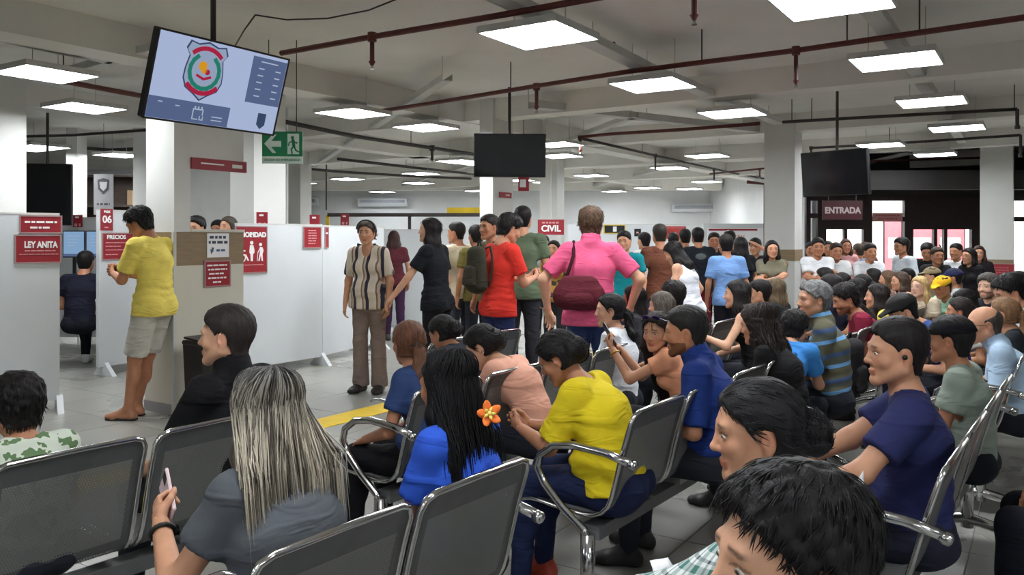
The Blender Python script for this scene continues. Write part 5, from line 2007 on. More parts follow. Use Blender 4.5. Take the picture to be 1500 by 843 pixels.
    for p in shp_:
        if pose == 'sit' and p[0] == 'e' and p[1][2] < P0[2] and p[1][1] < P0[1]:
            continue
        Fs.add(p, 0.022, th_)
    if pose == 'stand':
        Fs.add(C(P0 + d1 * 0.03 * s, P0 - d1 * 0.13 * s, 0.112 * s * fw, 0.128 * s * fw, X1, 1.5, 1.42), 0.03, th_)
    if long_top:
        Fs.add(C(P0, P0 - V3(0, 0, 0.42 * s), 0.13 * s, 0.17 * s, X1, 1.4, 1.5), 0.03, th_)
    for sd in (-1, 1):
        if sleeve > 0:
            a, b = SH[sd], EL[sd]
            e = a + (b - a) * min(1.0, sleeve)
            Fs.add(C(a, e, limbs_u[sd][3], limbs_u[sd][3] * (1.0 if sleeve < 1 else 0.85)), 0.022, th_ + 0.005)
            if sleeve > 1:
                e2 = b + (WR[sd] - b) * min(1.0, (sleeve - 1))
                Fs.add(C(b, e2, limbs_f[sd][3], 0.030 * s), 0.02, th_ + 0.004)
    g = Fs.grid()
    amp = (0.0030, 0.0035, 0.0)[lod]
    if amp:
        Fs.D += (amp * 1.25 * (np.abs(wavenoise(g, rs, 16, 16, 29)) - 0.4)).astype(f32)
        zz = np.exp(-((g[2] - f32(P0[2] + 0.08 * s)) / f32(0.10 * s)) ** 2)
        Fs.D += (0.004 * zz * np.sin(g[2] * 95 + 2 * np.sin(g[0] * 17 + rs) + g[1] * 22)).astype(f32)
    if sleeve <= 0:                                  # straps only: bare shoulders
        for sd in (-1, 1):
            Fs.add(E(SH[sd] + X1 * sd * 0.03 * s, (0.085 * s, 0.12 * s, 0.095 * s)), 0.02, 0, 'sub')
    else:
        for sd in (-1, 1):                           # clean cuff
            if sleeve < 1:
                a, b = SH[sd], EL[sd]
                u = (b - a) / np.linalg.norm(b - a)
                e = a + (b - a) * (sleeve + 0.06)
                lo_, hi_ = e - 0.10 * s, e + 0.10 * s
                sl, gg = Fs.sub(lo_, hi_)
                if sl is not None:
                    dd = (gg[0] - f32(e[0])) * f32(u[0]) + (gg[1] - f32(e[1])) * f32(u[1]) + (gg[2] - f32(e[2])) * f32(u[2])
                    near = np.sqrt((gg[0] - f32(e[0])) ** 2 + (gg[1] - f32(e[1])) ** 2 + (gg[2] - f32(e[2])) ** 2)
                    Fs.D[sl] = np.where(near < 0.09 * s, np.maximum(Fs.D[sl], dd), Fs.D[sl])
    nr = {'crew': 0.066, 'polo': 0.066, 'v': 0.072, 'scoop': 0.085}[neck] * s * (0.93 if f else 1.0)
    if neck == 'polo':
        Fs.add(C(P3 - d3 * 0.01, P3 + (P4 - P3) * 0.48, nr + 0.017, nr + 0.010), 0.008)
        Fs.add(C(P3 - d3 * 0.03, P3 + (P4 - P3) * 2.0, nr - 0.006, nr - 0.006), 0.0, 0, 'sub')
    else:
        Fs.add(C(P3 + d3 * 0.012 * s, P3 + (P4 - P3) * 2.0, nr, nr), 0.006, 0, 'sub')
        if neck in ('v', 'scoop'):
            Fs.add(E(P3 + yv * 0.075 * s - d3 * (0.02 if neck == 'v' else 0.03) * s, (0.055 * s, 0.05 * s, 0.075 * s)), 0.01, 0, 'sub')
    hem = P0 - d1 * ((0.035 if pose == 'sit' else 0.10) * s if not long_top else 0.48 * s)
    Fs.clip(hem, -d1 if not long_top else V3(0, 0, -1))
    V, Q = Fs.mesh()
    link('shirt', fastmesh('shirt', V, Q, shirt_mat or cloth(shirt)), root)
    # ---- trousers
    pm = pants_mat or cloth(pants)
    lp = legp(-1) + legp(1)
    hipp = [tor[0]] + [p for p in tor if p[0] == 'e' and p[1][2] < P1[2]]
    lo, hi = bounds(lp + hipp, 0.05)
    Fp = Field(lo, hi, cv * 1.08)
    for p in hipp:
        Fp.add(p, 0.03, 0.004)
    for sd in (-1, 1):
        for i, p in enumerate(legp(sd)):
            Fp.add(p, 0.03, 0.010 if i == 0 else 0.014)
        if leg == 'wide':
            Fp.add(C(KN[sd], AN[sd], 0.06 * s, 0.085 * s), 0.03)
        if leg == 'shorts':
            Fp.add(C(HP[sd], KN[sd] * 0.98 + HP[sd] * 0.02, 0.090 * s, 0.090 * s), 0.03)
    g = Fp.grid()
    if amp:
        Fp.D += (amp * 1.1 * wavenoise(g, rs + 5, 24, 30, 40)).astype(f32)
    Fp.clip(P0 + d1 * (0.10 if pose == 'sit' else 0.03) * s, d1)
    if leg in ('shorts', 'skirt'):
        for sd in (-1,):
            u = (KN[sd] - HP[sd]); u /= np.linalg.norm(u)
            Fp.clip(HP[sd] + (KN[sd] - HP[sd]) * 0.93, u)
    else:
        Fp.clip(V3(0, 0, 0.055 * s), V3(0, 0, -1))
    V, Q = Fp.mesh()
    link('shorts' if leg == 'shorts' else 'trousers', fastmesh('trousers', V, Q, pm), root)
    # ---- shoes
    if shoe is not None:
        for sd in (-1, 1):
            if leg == 'shorts' and shoe == 'sandal':
                a, d = AN[sd], TD[sd]
                Ff = Field(a - 0.25, a + 0.25, 0.008)
                Ff.add(C(a + d * -0.06 * s + V3(0, 0, -0.075 * s), a + d * 0.17 * s + V3(0, 0, -0.075 * s), 0.012, 0.012, np.cross(d, V3(0, 0, 1)), 3.2, 4.2), 0.004)
                Ff.add(C(a + d * 0.06 * s + V3(0, 0, -0.05 * s), a + d * 0.10 * s + V3(0, 0, -0.055 * s), 0.034, 0.030, np.cross(d, V3(0, 0, 1)), 1.3, 1.6), 0.004)
                Ff.clip(V3(0, 0, 0.002), V3(0, 0, -1))
                V, Q = Ff.mesh()
                link('sandal', fastmesh('sandal', V, Q, cloth((44, 40, 42))), root)
                continue
            sp_ = shoe_prims(AN[sd], TD[sd], s)
            lo, hi = bounds(sp_)
            Ff = Field(lo, hi, (0.007, 0.010, 0.015)[lod])
            for p in sp_:
                Ff.add(p, 0.02)
            Ff.clip(V3(0, 0, 0.002), V3(0, 0, -1))
            Ff.clip(AN[sd] + V3(0, 0, 0.035), V3(0, 0, 1))
            V, Q = Ff.mesh()
            link('shoe', fastmesh('shoe', V, Q, mat('shoe_%d_%d_%d' % tuple(shoe), S(shoe), 0.5, var=0.1)), root)
    # ---- hair, hat, eyes
    M4 = Matrix([list(Rh[i] * hs_) + [hcen[i]] for i in range(3)] + [[0, 0, 0, 1]])
    hm = hair_mat or hairmat(hc)
    if hair:
        v, q, t = hair_mesh(hair, lod)
        k = ('hairme', hair, lod, hm.name)
        if k not in CACHE:
            CACHE[k] = fastmesh('hair', v, q, hm, t)
        ho = link('hair', CACHE[k], root, M4)
        if strands:
            v, q, t = strand_mesh(**strands)
            so = link('locks', fastmesh('locks', v, q, hairmat((128, 128, 128)) if strands.get('pal') else hm, t), ho)
            so['kind'] = 'stuff'
        elif lod < 2:
            k2 = ('locks', hair, lod, hm.name)
            if k2 not in CACHE:
                v, q, t = lock_mesh(hair, lod)
                CACHE[k2] = fastmesh('locks', v, q, hm, t)
            so = link('locks', CACHE[k2], ho)
            so['kind'] = 'stuff'
    if cap:
        col, brim = cap
        v, q = cap_mesh(lod, False, brim)
        link('cap', fastmesh('cap', v, q, cloth(col)), root, M4)
    if lod < 2:
        for sd in (-1, 1):
            e = link('eye', EYE_ME, root)
            e.matrix_local = M4 @ Matrix.Translation((sd * 0.031, 0.0752, -0.0005)) @ Matrix.Rotation(-sd * 0.18, 4, 'Z')
            if False:
                bk = hm.name
                if bk not in BROW_ME:
                    BROW_ME[bk] = mb_brow(hm)
                b = link('eyebrow', BROW_ME[bk], root)
                b.matrix_local = M4 @ Matrix.Translation((sd * 0.031, 0.0795, 0.024)) @ Matrix.Rotation(-sd * 0.28, 4, 'Z') @ Matrix.Diagonal((sd, 1, 1, 1))
    root_info = dict(root=root, M4=M4, WR=WR, EL=EL, P0=P0, P1=P1, P2=P2_, P3=P3, SH=SH, KN=KN, s=s, R=Rw, loc=V3(bx, by, 0), M=limbs_f, d3=d3, yv=yv, hcen=hcen)
    if glasses:
        gm = MB()
        for sd in (-1, 1):
            gm.tube([(sd * 0.031 + 0.021 * math.cos(a * math.pi / 6), 0.094, 0.001 + 0.016 * math.sin(a * math.pi / 6)) for a in range(12)], 0.0016, 5, closed=True)
            gm.tube([(sd * 0.052, 0.092, 0.004), (sd * 0.075, 0.05, 0.004), (sd * 0.080, -0.005, 0.002)], 0.0018, 5)
        gm.tube([(-0.010, 0.096, 0.003), (0.010, 0.096, 0.003)], 0.0016, 5)
        go = gm.build('glasses', BLACKP, root, True)
        go.matrix_local = M4
    return root_info


def hash_(s):
    h = 7
    for ch in s:
        h = (h * 31 + ord(ch)) & 0xffff
    return h


def mb_brow(m):
    mb = MB()
    mb.tube([(-0.019, -0.002, -0.002), (-0.008, 0.002, 0.003), (0.006, 0.001, 0.0035), (0.02, -0.009, -0.003)], [0.0014, 0.0024, 0.0022, 0.0008], 6)
    me = mb.mesh('eyebrow', m, True)
    at = me.color_attributes.new('tint', 'FLOAT_COLOR', 'POINT')
    at.data.foreach_set('color', [1.0] * (4 * len(me.vertices)))
    return me


def to_world(info, p):
    return Vector(info['R'] @ np.array(p, float) + info['loc'])
# ================================================================== waiting-room benches
SW, SP = 0.47, 0.515


def seat_profile():
    """(y, z) path from the top of the back down to the front lip"""
    ctrl = [(0.00, 0.845), (0.035, 0.74), (0.065, 0.63), (0.088, 0.54), (0.112, 0.475), (0.155, 0.437), (0.22, 0.425), (0.32, 0.430), (0.42, 0.440), (0.49, 0.440), (0.525, 0.420)]
    out = []
    for i in range(len(ctrl) - 1):
        p0, p1, p2, p3 = ctrl[max(i - 1, 0)], ctrl[i], ctrl[i + 1], ctrl[min(i + 2, len(ctrl) - 1)]
        for k in range(3):
            t = k / 3
            out.append(tuple(0.5 * (2 * p1[a] + (p2[a] - p0[a]) * t + (2 * p0[a] - 5 * p1[a] + 4 * p2[a] - p3[a]) * t * t + (3 * p1[a] - p0[a] - 3 * p2[a] + p3[a]) * t ** 3) for a in (0, 1)))
    out.append(ctrl[-1])
    return out


PROF = seat_profile()


def make_shell():
    n = len(PROF)
    arc = [0.0]
    for a, b in zip(PROF, PROF[1:]):
        arc.append(arc[-1] + math.hypot(b[0] - a[0], b[1] - a[1]))
    hw = SW / 2
    xs = [-hw, -hw + 0.035, hw - 0.035, hw]
    V, Fc, MI, UVs = [], [], [], []
    for side, off in ((0, 0.0), (1, 0.004)):
        for i, (y, z) in enumerate(PROF):
            # the top corners are rounded
            w = 1.0
            if arc[i] < 0.06:
                w = 1 - 0.10 * (1 - arc[i] / 0.06) ** 2
            for x in xs:
                V.append((x * w, y - off * 0.9, z - off * 0.4))
                UVs.append((x + 1, arc[i] + 1))
    m = 4
    for side in (0, 1):
        b = side * n * m
        for i in range(n - 1):
            for j in range(3):
                q = (b + i * m + j, b + i * m + j + 1, b + (i + 1) * m + j + 1, b + (i + 1) * m + j)
                Fc.append(q if side == 1 else q[::-1])
                solid = j != 1 or i < 2 or i > n - 4 or (i in (11, 12))
                MI.append(0 if solid else 1)
    for i in range(n - 1):
        for j in (0, 3):
            q = (i * m + j, (i + 1) * m + j, n * m + (i + 1) * m + j, n * m + i * m + j)
            Fc.append(q if j == 3 else q[::-1]); MI.append(0)
    me = bpy.data.meshes.new('seat')
    me.from_pydata(V, [], Fc)
    me.materials.append(STEEL); me.materials.append(PERF)
    me.polygons.foreach_set('material_index', MI)
    me.polygons.foreach_set('use_smooth', [True] * len(Fc))
    uv = me.uv_layers.new(name='UVMap')
    for l in me.loops:
        uv.data[l.index].uv = UVs[l.vertex_index]
    me.update()
    return me


SHELL = make_shell()
hw = SW / 2 + 0.004
rim_pts = [(-hw, PROF[-1][0], PROF[-1][1])] + [(-hw, y, z) for (y, z) in PROF[::-1][2:-3:2]] + [(-hw, 0.012, 0.81), (-hw + 0.014, 0.003, 0.838), (-hw + 0.045, -0.002, 0.850), (0, -0.003, 0.852), (hw - 0.045, -0.002, 0.850), (hw - 0.014, 0.003, 0.838), (hw, 0.012, 0.81)] + [(hw, y, z) for (y, z) in PROF[3:-2:2]] + [(hw, PROF[-1][0], PROF[-1][1])]
RIM = MB().tube(rim_pts, 0.0095, 7).mesh('rim', CHROME, True)
ARM = MB()
_a = [(0, -0.01, 0.665), (0, 0.10, 0.690), (0, 0.24, 0.700), (0, 0.34, 0.685), (0, 0.405, 0.640), (0, 0.420, 0.585), (0, 0.385, 0.525), (0, 0.30, 0.445), (0, 0.20, 0.375), (0, 0.185, 0.345)]
ARM.tube(_a, 0.0165, 9)
ARM = ARM.mesh('armrest', CHROME, True)
ARMCAP = MB().tube([(0, 0.004, 0.665), (0, -0.006, 0.663), (0, -0.022, 0.659), (0, -0.028, 0.657)], [0.0175, 0.020, 0.019, 0.011], 9).mesh('end_cap', CHROME, True)
LEG = MB()
LEG.tube([(0, 0.19, 0.06), (0, 0.19, 0.36)], 0.030, 10)
LEG.tube([(0, -0.12, 0.018), (0, -0.03, 0.045), (0, 0.08, 0.085), (0, 0.19, 0.105), (0, 0.30, 0.085), (0, 0.41, 0.045), (0, 0.50, 0.018)], [0.017, 0.022, 0.026, 0.030, 0.026, 0.022, 0.017], 8)
LEG = LEG.mesh('leg', CHROME, True)
FOOT = MB().tube([(0, 0, 0.0), (0, 0, 0.02)], [0.026, 0.018], 10).mesh('foot_pad', BLACKP, True)
BRK = MB().box(-0.05, 0.05, 0.13, 0.33, 0.385, 0.412).mesh('bracket', mat('bracket_grey', S(170, 170, 168), 0.4, 0.6), False)
G_B = 'rows of steel waiting benches'


def bench(u0, v0, n, label, arms=(0, 1), name='waiting_bench'):
    o = UB * u0 + VB * v0
    t = empty(name, o, BA and (math.pi / 2 - BA), label, 'bench', G_B)
    L = n * SP
    MB().box(0.02, L - 0.02, 0.15, 0.23, 0.335, 0.385).build('beam', STEEL, t)
    for k in range(n):
        s_ = link('seat', SHELL, t)
        s_.location = ((k + 0.5) * SP, 0, 0)
        link('rim', RIM, s_)
        link('bracket', BRK, s_)
    for e in arms:
        x = -0.012 if e == 0 else L + 0.012
        a = link('armrest', ARM, t); a.location = (x, 0, 0)
        link('end_cap', ARMCAP, a)
    for x in (0.0, L):
        g = link('leg', LEG, t); g.location = (x, 0, 0)
        for y in (-0.115, 0.495):
            p = link('foot_pad', FOOT, g); p.location = (0, y, 0)
    return t


bench(0.005, 1.42, 4, 'nearest steel bench, seating the grey-shirted and blue-shirted women')
bench(2.76, 1.45, 4, 'steel bench with the woman in yellow at its near end')
bench(5.60, 1.42, 4, 'steel bench under the man in the striped polo')
bench(-0.02, 2.61, 4, 'steel bench at the left edge, black-shirted man at its end')
bench(2.60, 2.42, 4, 'steel bench with the ponytailed woman at its near end')
bench(5.50, 2.45, 4, 'steel bench behind the curly-haired woman, farther row')
bench(3.85, 3.45, 2, 'farthest steel bench before the guide strip', arms=())
bench(0.50, 0.10, 3, 'steel bench in the bottom right corner beside the viewer')
bench(2.62, 0.38, 4, 'steel bench under the man in the navy shirt')
bench(5.20, 0.38, 4, 'steel bench behind the black-capped man at right')
bench(2.55, -0.62, 4, 'steel bench at the right edge behind the navy-shirted man')
bench(8.0, 0.40, 4, 'distant steel bench in the crowd at right')
bench(8.2, 1.42, 4, 'distant steel bench in the crowd below the entrance')
bench(8.1, 2.45, 4, 'distant steel bench in front of the tall column')
# ================================================================== people
BLK = (24, 21, 21)
SEATED = 'people waiting on the benches'
STAND = 'people standing in the hall'

# ---- patterned cloth
def stripe_v():
    m, nt, bs = newmat('blouse_stripes')
    s = coords(nt)
    w = mth(nt, 'FRACT', mth(nt, 'MULTIPLY', mth(nt, 'ADD', s[0], 0.5), 7.5))
    cr = node(nt, 'ShaderNodeValToRGB')
    el = cr.color_ramp; el.interpolation = 'CONSTANT'
    el.elements[0].color = S(212, 200, 182)
    el.elements[1].position = 0.34; el.elements[1].color = S(46, 42, 62)
    for (p, c) in ((0.58, (196, 178, 156)), (0.74, (120, 100, 84)), (0.84, (216, 206, 192))):
        e = el.elements.new(p); e.color = S(c)
    nt.links.new(w, cr.inputs[0]); nt.links.new(cr.outputs[0], bs.inputs['Base Color'])
    bs.inputs['Roughness'].default_value = 0.8
    return m

def stripe_h():
    m, nt, bs = newmat('polo_stripes')
    s = coords(nt)
    w = mth(nt, 'FRACT', mth(nt, 'ADD', mth(nt, 'MULTIPLY', s[2], 6.2), mth(nt, 'MULTIPLY', s[1], 1.2)))
    cr = node(nt, 'ShaderNodeValToRGB')
    el = cr.color_ramp; el.interpolation = 'CONSTANT'
    el.elements[0].color = S(88, 86, 66)
    el.elements[1].position = 0.40; el.elements[1].color = S(110, 166, 216)
    for (p, c) in ((0.54, (92, 96, 84)), (0.82, (70, 92, 130))):
        e = el.elements.new(p); e.color = S(c)
    nt.links.new(w, cr.inputs[0]); nt.links.new(cr.outputs[0], bs.inputs['Base Color'])
    bs.inputs['Roughness'].default_value = 0.85
    return m

def plaid():
    m, nt, bs = newmat('plaid_green')
    s = coords(nt)
    def band(v, f_, lo, hi):
        w = mth(nt, 'FRACT', mth(nt, 'MULTIPLY', v, f_))
        return mth(nt, 'MULTIPLY', mth(nt, 'GREATER_THAN', w, lo), mth(nt, 'LESS_THAN', w, hi))
    a = mth(nt, 'ADD', s[0], mth(nt, 'MULTIPLY', s[1], 0.8))
    b1, b2 = band(a, 26, 0.0, 0.35), band(s[2], 26, 0.0, 0.35)
    c1, c2 = band(a, 26, 0.55, 0.70), band(s[2], 26, 0.55, 0.70)
    f1 = mth(nt, 'MULTIPLY', mth(nt, 'ADD', b1, b2), 0.5)
    f2 = mth(nt, 'MULTIPLY', mth(nt, 'ADD', c1, c2), 0.5)
    k = mix_nodes(nt, f1, S(216, 222, 220), S(70, 118, 112))
    k = mix_nodes(nt, f2, k, S(60, 74, 84))
    nt.links.new(k, bs.inputs['Base Color'])
    bs.inputs['Roughness'].default_value = 0.85
    return m

def blotch(name, c1, c2, sc=14, thr=0.52):
    m, nt, bs = newmat(name)
    tc = node(nt, 'ShaderNodeTexCoord')
    n = node(nt, 'ShaderNodeTexNoise', Scale=float(sc), Detail=2.0)
    nt.links.new(tc.outputs['Object'], n.inputs['Vector'])
    f_ = mth(nt, 'GREATER_THAN', n.outputs['Fac'], thr)
    nt.links.new(mix_nodes(nt, f_, S(c1), S(c2)), bs.inputs['Base Color'])
    bs.inputs['Roughness'].default_value = 0.85
    return m

ST_V, ST_H, PLAID = stripe_v(), stripe_h(), plaid()
FLORAL = blotch('floral_green', (206, 214, 198), (96, 124, 84), 22)
GREYPAT = blotch('grey_pattern', (226, 228, 230), (120, 124, 130), 26, 0.6)
BPLAID = blotch('blue_check', (150, 172, 200), (84, 104, 140), 40, 0.5)

def sit(label, px, ytop, Y, yaw=54, **k):
    k.setdefault('group', SEATED)
    return person(label, px, ytop, Y, yaw, 'sit', **k)

def stand(label, px, ytop, Y, yaw, **k):
    k.setdefault('group', STAND); k.setdefault('arms', 'side')
    return person(label, px, ytop, Y, yaw, 'stand', **k)

PAL = [((0.34, 0.32, 0.30), (2.3, 2.05, 1.6)), ((0.20, 0.19, 0.18), (1.1, 0.95, 0.75)), ((0.55, 0.53, 0.52), (2.9, 2.6, 2.1)), ((0.22, 0.20, 0.19), (0.5, 0.42, 0.34)), ((0.9, 0.88, 0.86), (2.6, 2.3, 1.9))]

# ---- the near seated figures
N = {}
N['grey'] = sit('woman in a grey T-shirt with long streaked blonde hair holding a phone', 388, 545, 2.09, 48, sex='f', skin=1, hair='long', hc=(96, 88, 80), shirt=(84, 88, 94), sleeve=0.5,
    pants=(30, 32, 38), fat=0.22, lean=4, slump=0.2, hpitch=8, hyaw=2, larm=(-0.19, 0.30, 0.80, (-0.5, -0.5, -0.9), (-0.8, 0.5, 0.3)), lhand='grip', rarm='lap',
    strands=dict(n=1300, length=0.37, seed=2, width=0.0012, pal=PAL, spread=0.9))
N['black'] = sit('man in a black polo shirt looking left in profile', 331, 448, 3.2, 66, sex='m', skin=0, hair='short', hc=(48, 42, 40), shirt=(20, 20, 23), sleeve=0.7, neck='polo', fat=0.14,
    hyaw=24, hpitch=-2, arms='thigh', slump=0.1, lean=-4)
N['blue'] = sit('woman in a royal blue shirt with long black hair and a flower', 652, 517, 2.64, 54, sex='f', skin=2, hair='longer', hc=(17, 16, 18), shirt=(50, 92, 206), sleeve=0.7, fat=0.1,
    hyaw=4, hpitch=6, lean=-4, strands=dict(n=900, length=0.50, seed=5, width=0.0012, spread=0.8), neck='polo')
N['yellow'] = sit('woman in a bright yellow blouse bending over with gathered dark hair', 818, 487, 3.5, 64, sex='f', skin=2, hair='updo', hc=(24, 20, 20), shirt=(226, 202, 38), sleeve=0.8, fat=0.42,
    hpitch=32, lean=14, slump=0.35, pants=(32, 40, 72), shoe=(170, 62, 40), arms='phone', lhand='relaxed', rhand='relaxed', neck='scoop', hyaw=6)
N['tail'] = sit('woman in a slate blue T-shirt with a clipped reddish ponytail', 598, 470, 3.84, 62, sex='f', skin=2, hair='ponytail', hc=(104, 68, 50), shirt=(52, 72, 116), sleeve=0.55, fat=0.2, pants=(24, 24, 28),
    lean=0, slump=0.4, hpitch=4, hyaw=-30, arms='thigh')
N['hid'] = sit('dark-haired person bowed behind the clipped-ponytail woman', 648, 487, 4.9, 54, sex='f', skin=2, hair='bun', hc=BLK, shirt=(34, 36, 46), lean=16, slump=0.5, hpitch=24)
N['peach'] = sit('woman in a peach sleeveless top bending her head down', 706, 478, 4.3, 60, sex='f', skin=0, hair='updo', hc=BLK, shirt=(222, 164, 142), sleeve=0.25, lean=20, slump=0.5, hpitch=32, arms='phone', hyaw=14, neck='scoop')
N['whiteb'] = sit('woman in a white blouse with a black wavy ponytail', 893, 430, 5.2, 60, sex='f', skin=0, hair='wavytail', hc=(22, 20, 22), shirt=(222, 226, 232), sleeve=1.5, lean=-2, slump=0.25, hyaw=26, hpitch=2, lod=1, arms='lap')
N['phone'] = sit('woman with sunglasses on her head holding up a phone, facing back', 962, 457, 4.5, 70, sex='f', skin=1, hair='long', hc=(34, 26, 24), shirt=(214, 150, 116), sleeve=0.35, lean=8, slump=0.4, hyaw=72, hpitch=6,
    larm=(-0.06, 0.42, 0.90, (-0.4, -0.5, -1), (-0.3, 0.8, -0.2)), rarm=(0.06, 0.40, 0.88, (0.4, -0.5, -1)), lhand='grip', lod=0, arms='phone')
N['polo'] = sit('man in a blue polo shirt seen from behind on the bench', 1004, 450, 3.8, 66, sex='m', skin=2, hair='fade', hc=(36, 34, 34), shirt=(30, 52, 118), sleeve=0.85, neck='polo', fat=0.12, lean=4, slump=0.3, hyaw=10, hpitch=4, arms='front', beard=True)
N['curly'] = sit('woman in a black T-shirt with long curly dark hair', 1108, 448, 4.6, 54, sex='f', skin=1, hair='curly', hc=(44, 36, 34), shirt=(26, 26, 28), sleeve=0.6, lean=6, slump=0.4, hpitch=10, lod=0, strands=dict(n=700, length=0.36, seed=9, width=0.0018, wave=0.013, spread=1.0), fat=0.1)
N['bare'] = sit('woman with a bare shoulder and long dark hair beside an armrest', 1079, 410, 6.2, 62, sex='f', skin=0, hair='long', hc=(32, 27, 27), shirt=(22, 22, 24), sleeve=0.0, lean=2, slump=0.3, hyaw=10, arms=(-0.2, 0.35, 0.78), rarm='lap')
N['stripe'] = sit('grey-haired man in an olive polo with blue stripes, in profile', 1192, 412, 5.2, 70, sex='m', skin=1, hair='grey', hc=(116, 116, 116), shirt_mat=ST_H, sleeve=0.75, neck='polo', fat=0.16, lean=-2, slump=0.3, hyaw=22, arms='lap', lod=0)
N['child'] = sit('child with black hair leaning over a phone beside the striped polo', 1164, 460, 5.0, -40, sex='m', skin=1, hair='thick', hc=BLK, shirt=(60, 130, 200), lean=14, slump=0.5, hpitch=20, arms='phone', lod=1, headscale=0.95)
N['navy'] = sit('man in a navy T-shirt with an earbud looking left', 1312, 467, 2.85, 66, sex='m', skin=1, hair='fade', hc=(30, 26, 26), shirt=(44, 48, 92), sleeve=0.62, fat=0.2, lean=-4, slump=0.2, hyaw=20, hpitch=0,
    larm=(-0.22, 0.36, 0.66, (-0.9, -0.3, -0.4)), rarm=(-0.05, 0.40, 0.70), pants=(40, 42, 56))
N['cap'] = sit('person in a black cap and grey-green shirt behind the navy-shirted man', 1392, 464, 3.8, 54, sex='m', skin=2, hair='fade', hc=(30, 28, 28), shirt=(150, 162, 150), cap=((24, 24, 28), True), fat=0.15, lean=-2, hyaw=-4)
N['bald'] = sit('balding man in a light blue shirt wearing glasses', 1441, 447, 4.7, 62, sex='m', skin=1, hair='bald', hc=(74, 66, 62), shirt=(176, 200, 224), sleeve=0.8, neck='polo', glasses=True, fat=0.16, lean=4, slump=0.4, hyaw=14, hpitch=6, lod=0)
N['longtail'] = sit('person with a long light brown ponytail at the right edge', 1470, 436, 5.3, 44, sex='f', skin=1, hair='tail_long', hc=(124, 92, 64), shirt=(40, 44, 48), lean=6, slump=0.4)
N['wtee'] = sit('man in a white patterned T-shirt bowing his head at right edge', 1478, 404, 6.0, 74, sex='m', skin=1, hair='thick', hc=BLK, shirt_mat=GREYPAT, lean=8, slump=0.4, hpitch=22, hyaw=10)
N['bun'] = sit('woman in a green plaid shirt with dark hair in a bun', 1108, 555, 1.78, 70, sex='f', skin=1, hair='bun', hc=(28, 27, 30), shirt_mat=PLAID, sleeve=1.4, lean=2, slump=0.3, hyaw=14, hpitch=6, fat=0.1,
    larm=(-0.14, 0.50, 0.735), rarm=(0.03, 0.40, 0.62), pants=(30, 44, 84))
N['front'] = sit('black-haired man in the foreground at the bottom edge', 1152, 694, 1.06, 84, sex='m', skin=0, hair='thick', hc=(22, 20, 22), shirt=(30, 30, 36), lean=-3, slump=0.2, hyaw=14, hpitch=-4, headscale=1.0,
    strands=None)
N['leftkid'] = sit('black-haired child in a green floral shirt at the left edge', 24, 612, 2.72, 54, sex='m', skin=2, hair='thick', hc=BLK, shirt_mat=FLORAL, lean=4, slump=0.3, hpitch=6, arms='lap', smin=0.7)
N['lap'] = person('person in dark clothes at the right edge, only the lap showing', 1665, 462, 2.78, 54, 'sit', sex='f', skin=2, hair='ponytail', hc=BLK, shirt=(26, 27, 34), pants=(24, 26, 36), lod=0, group=SEATED, arms='lap', fat=0.15)

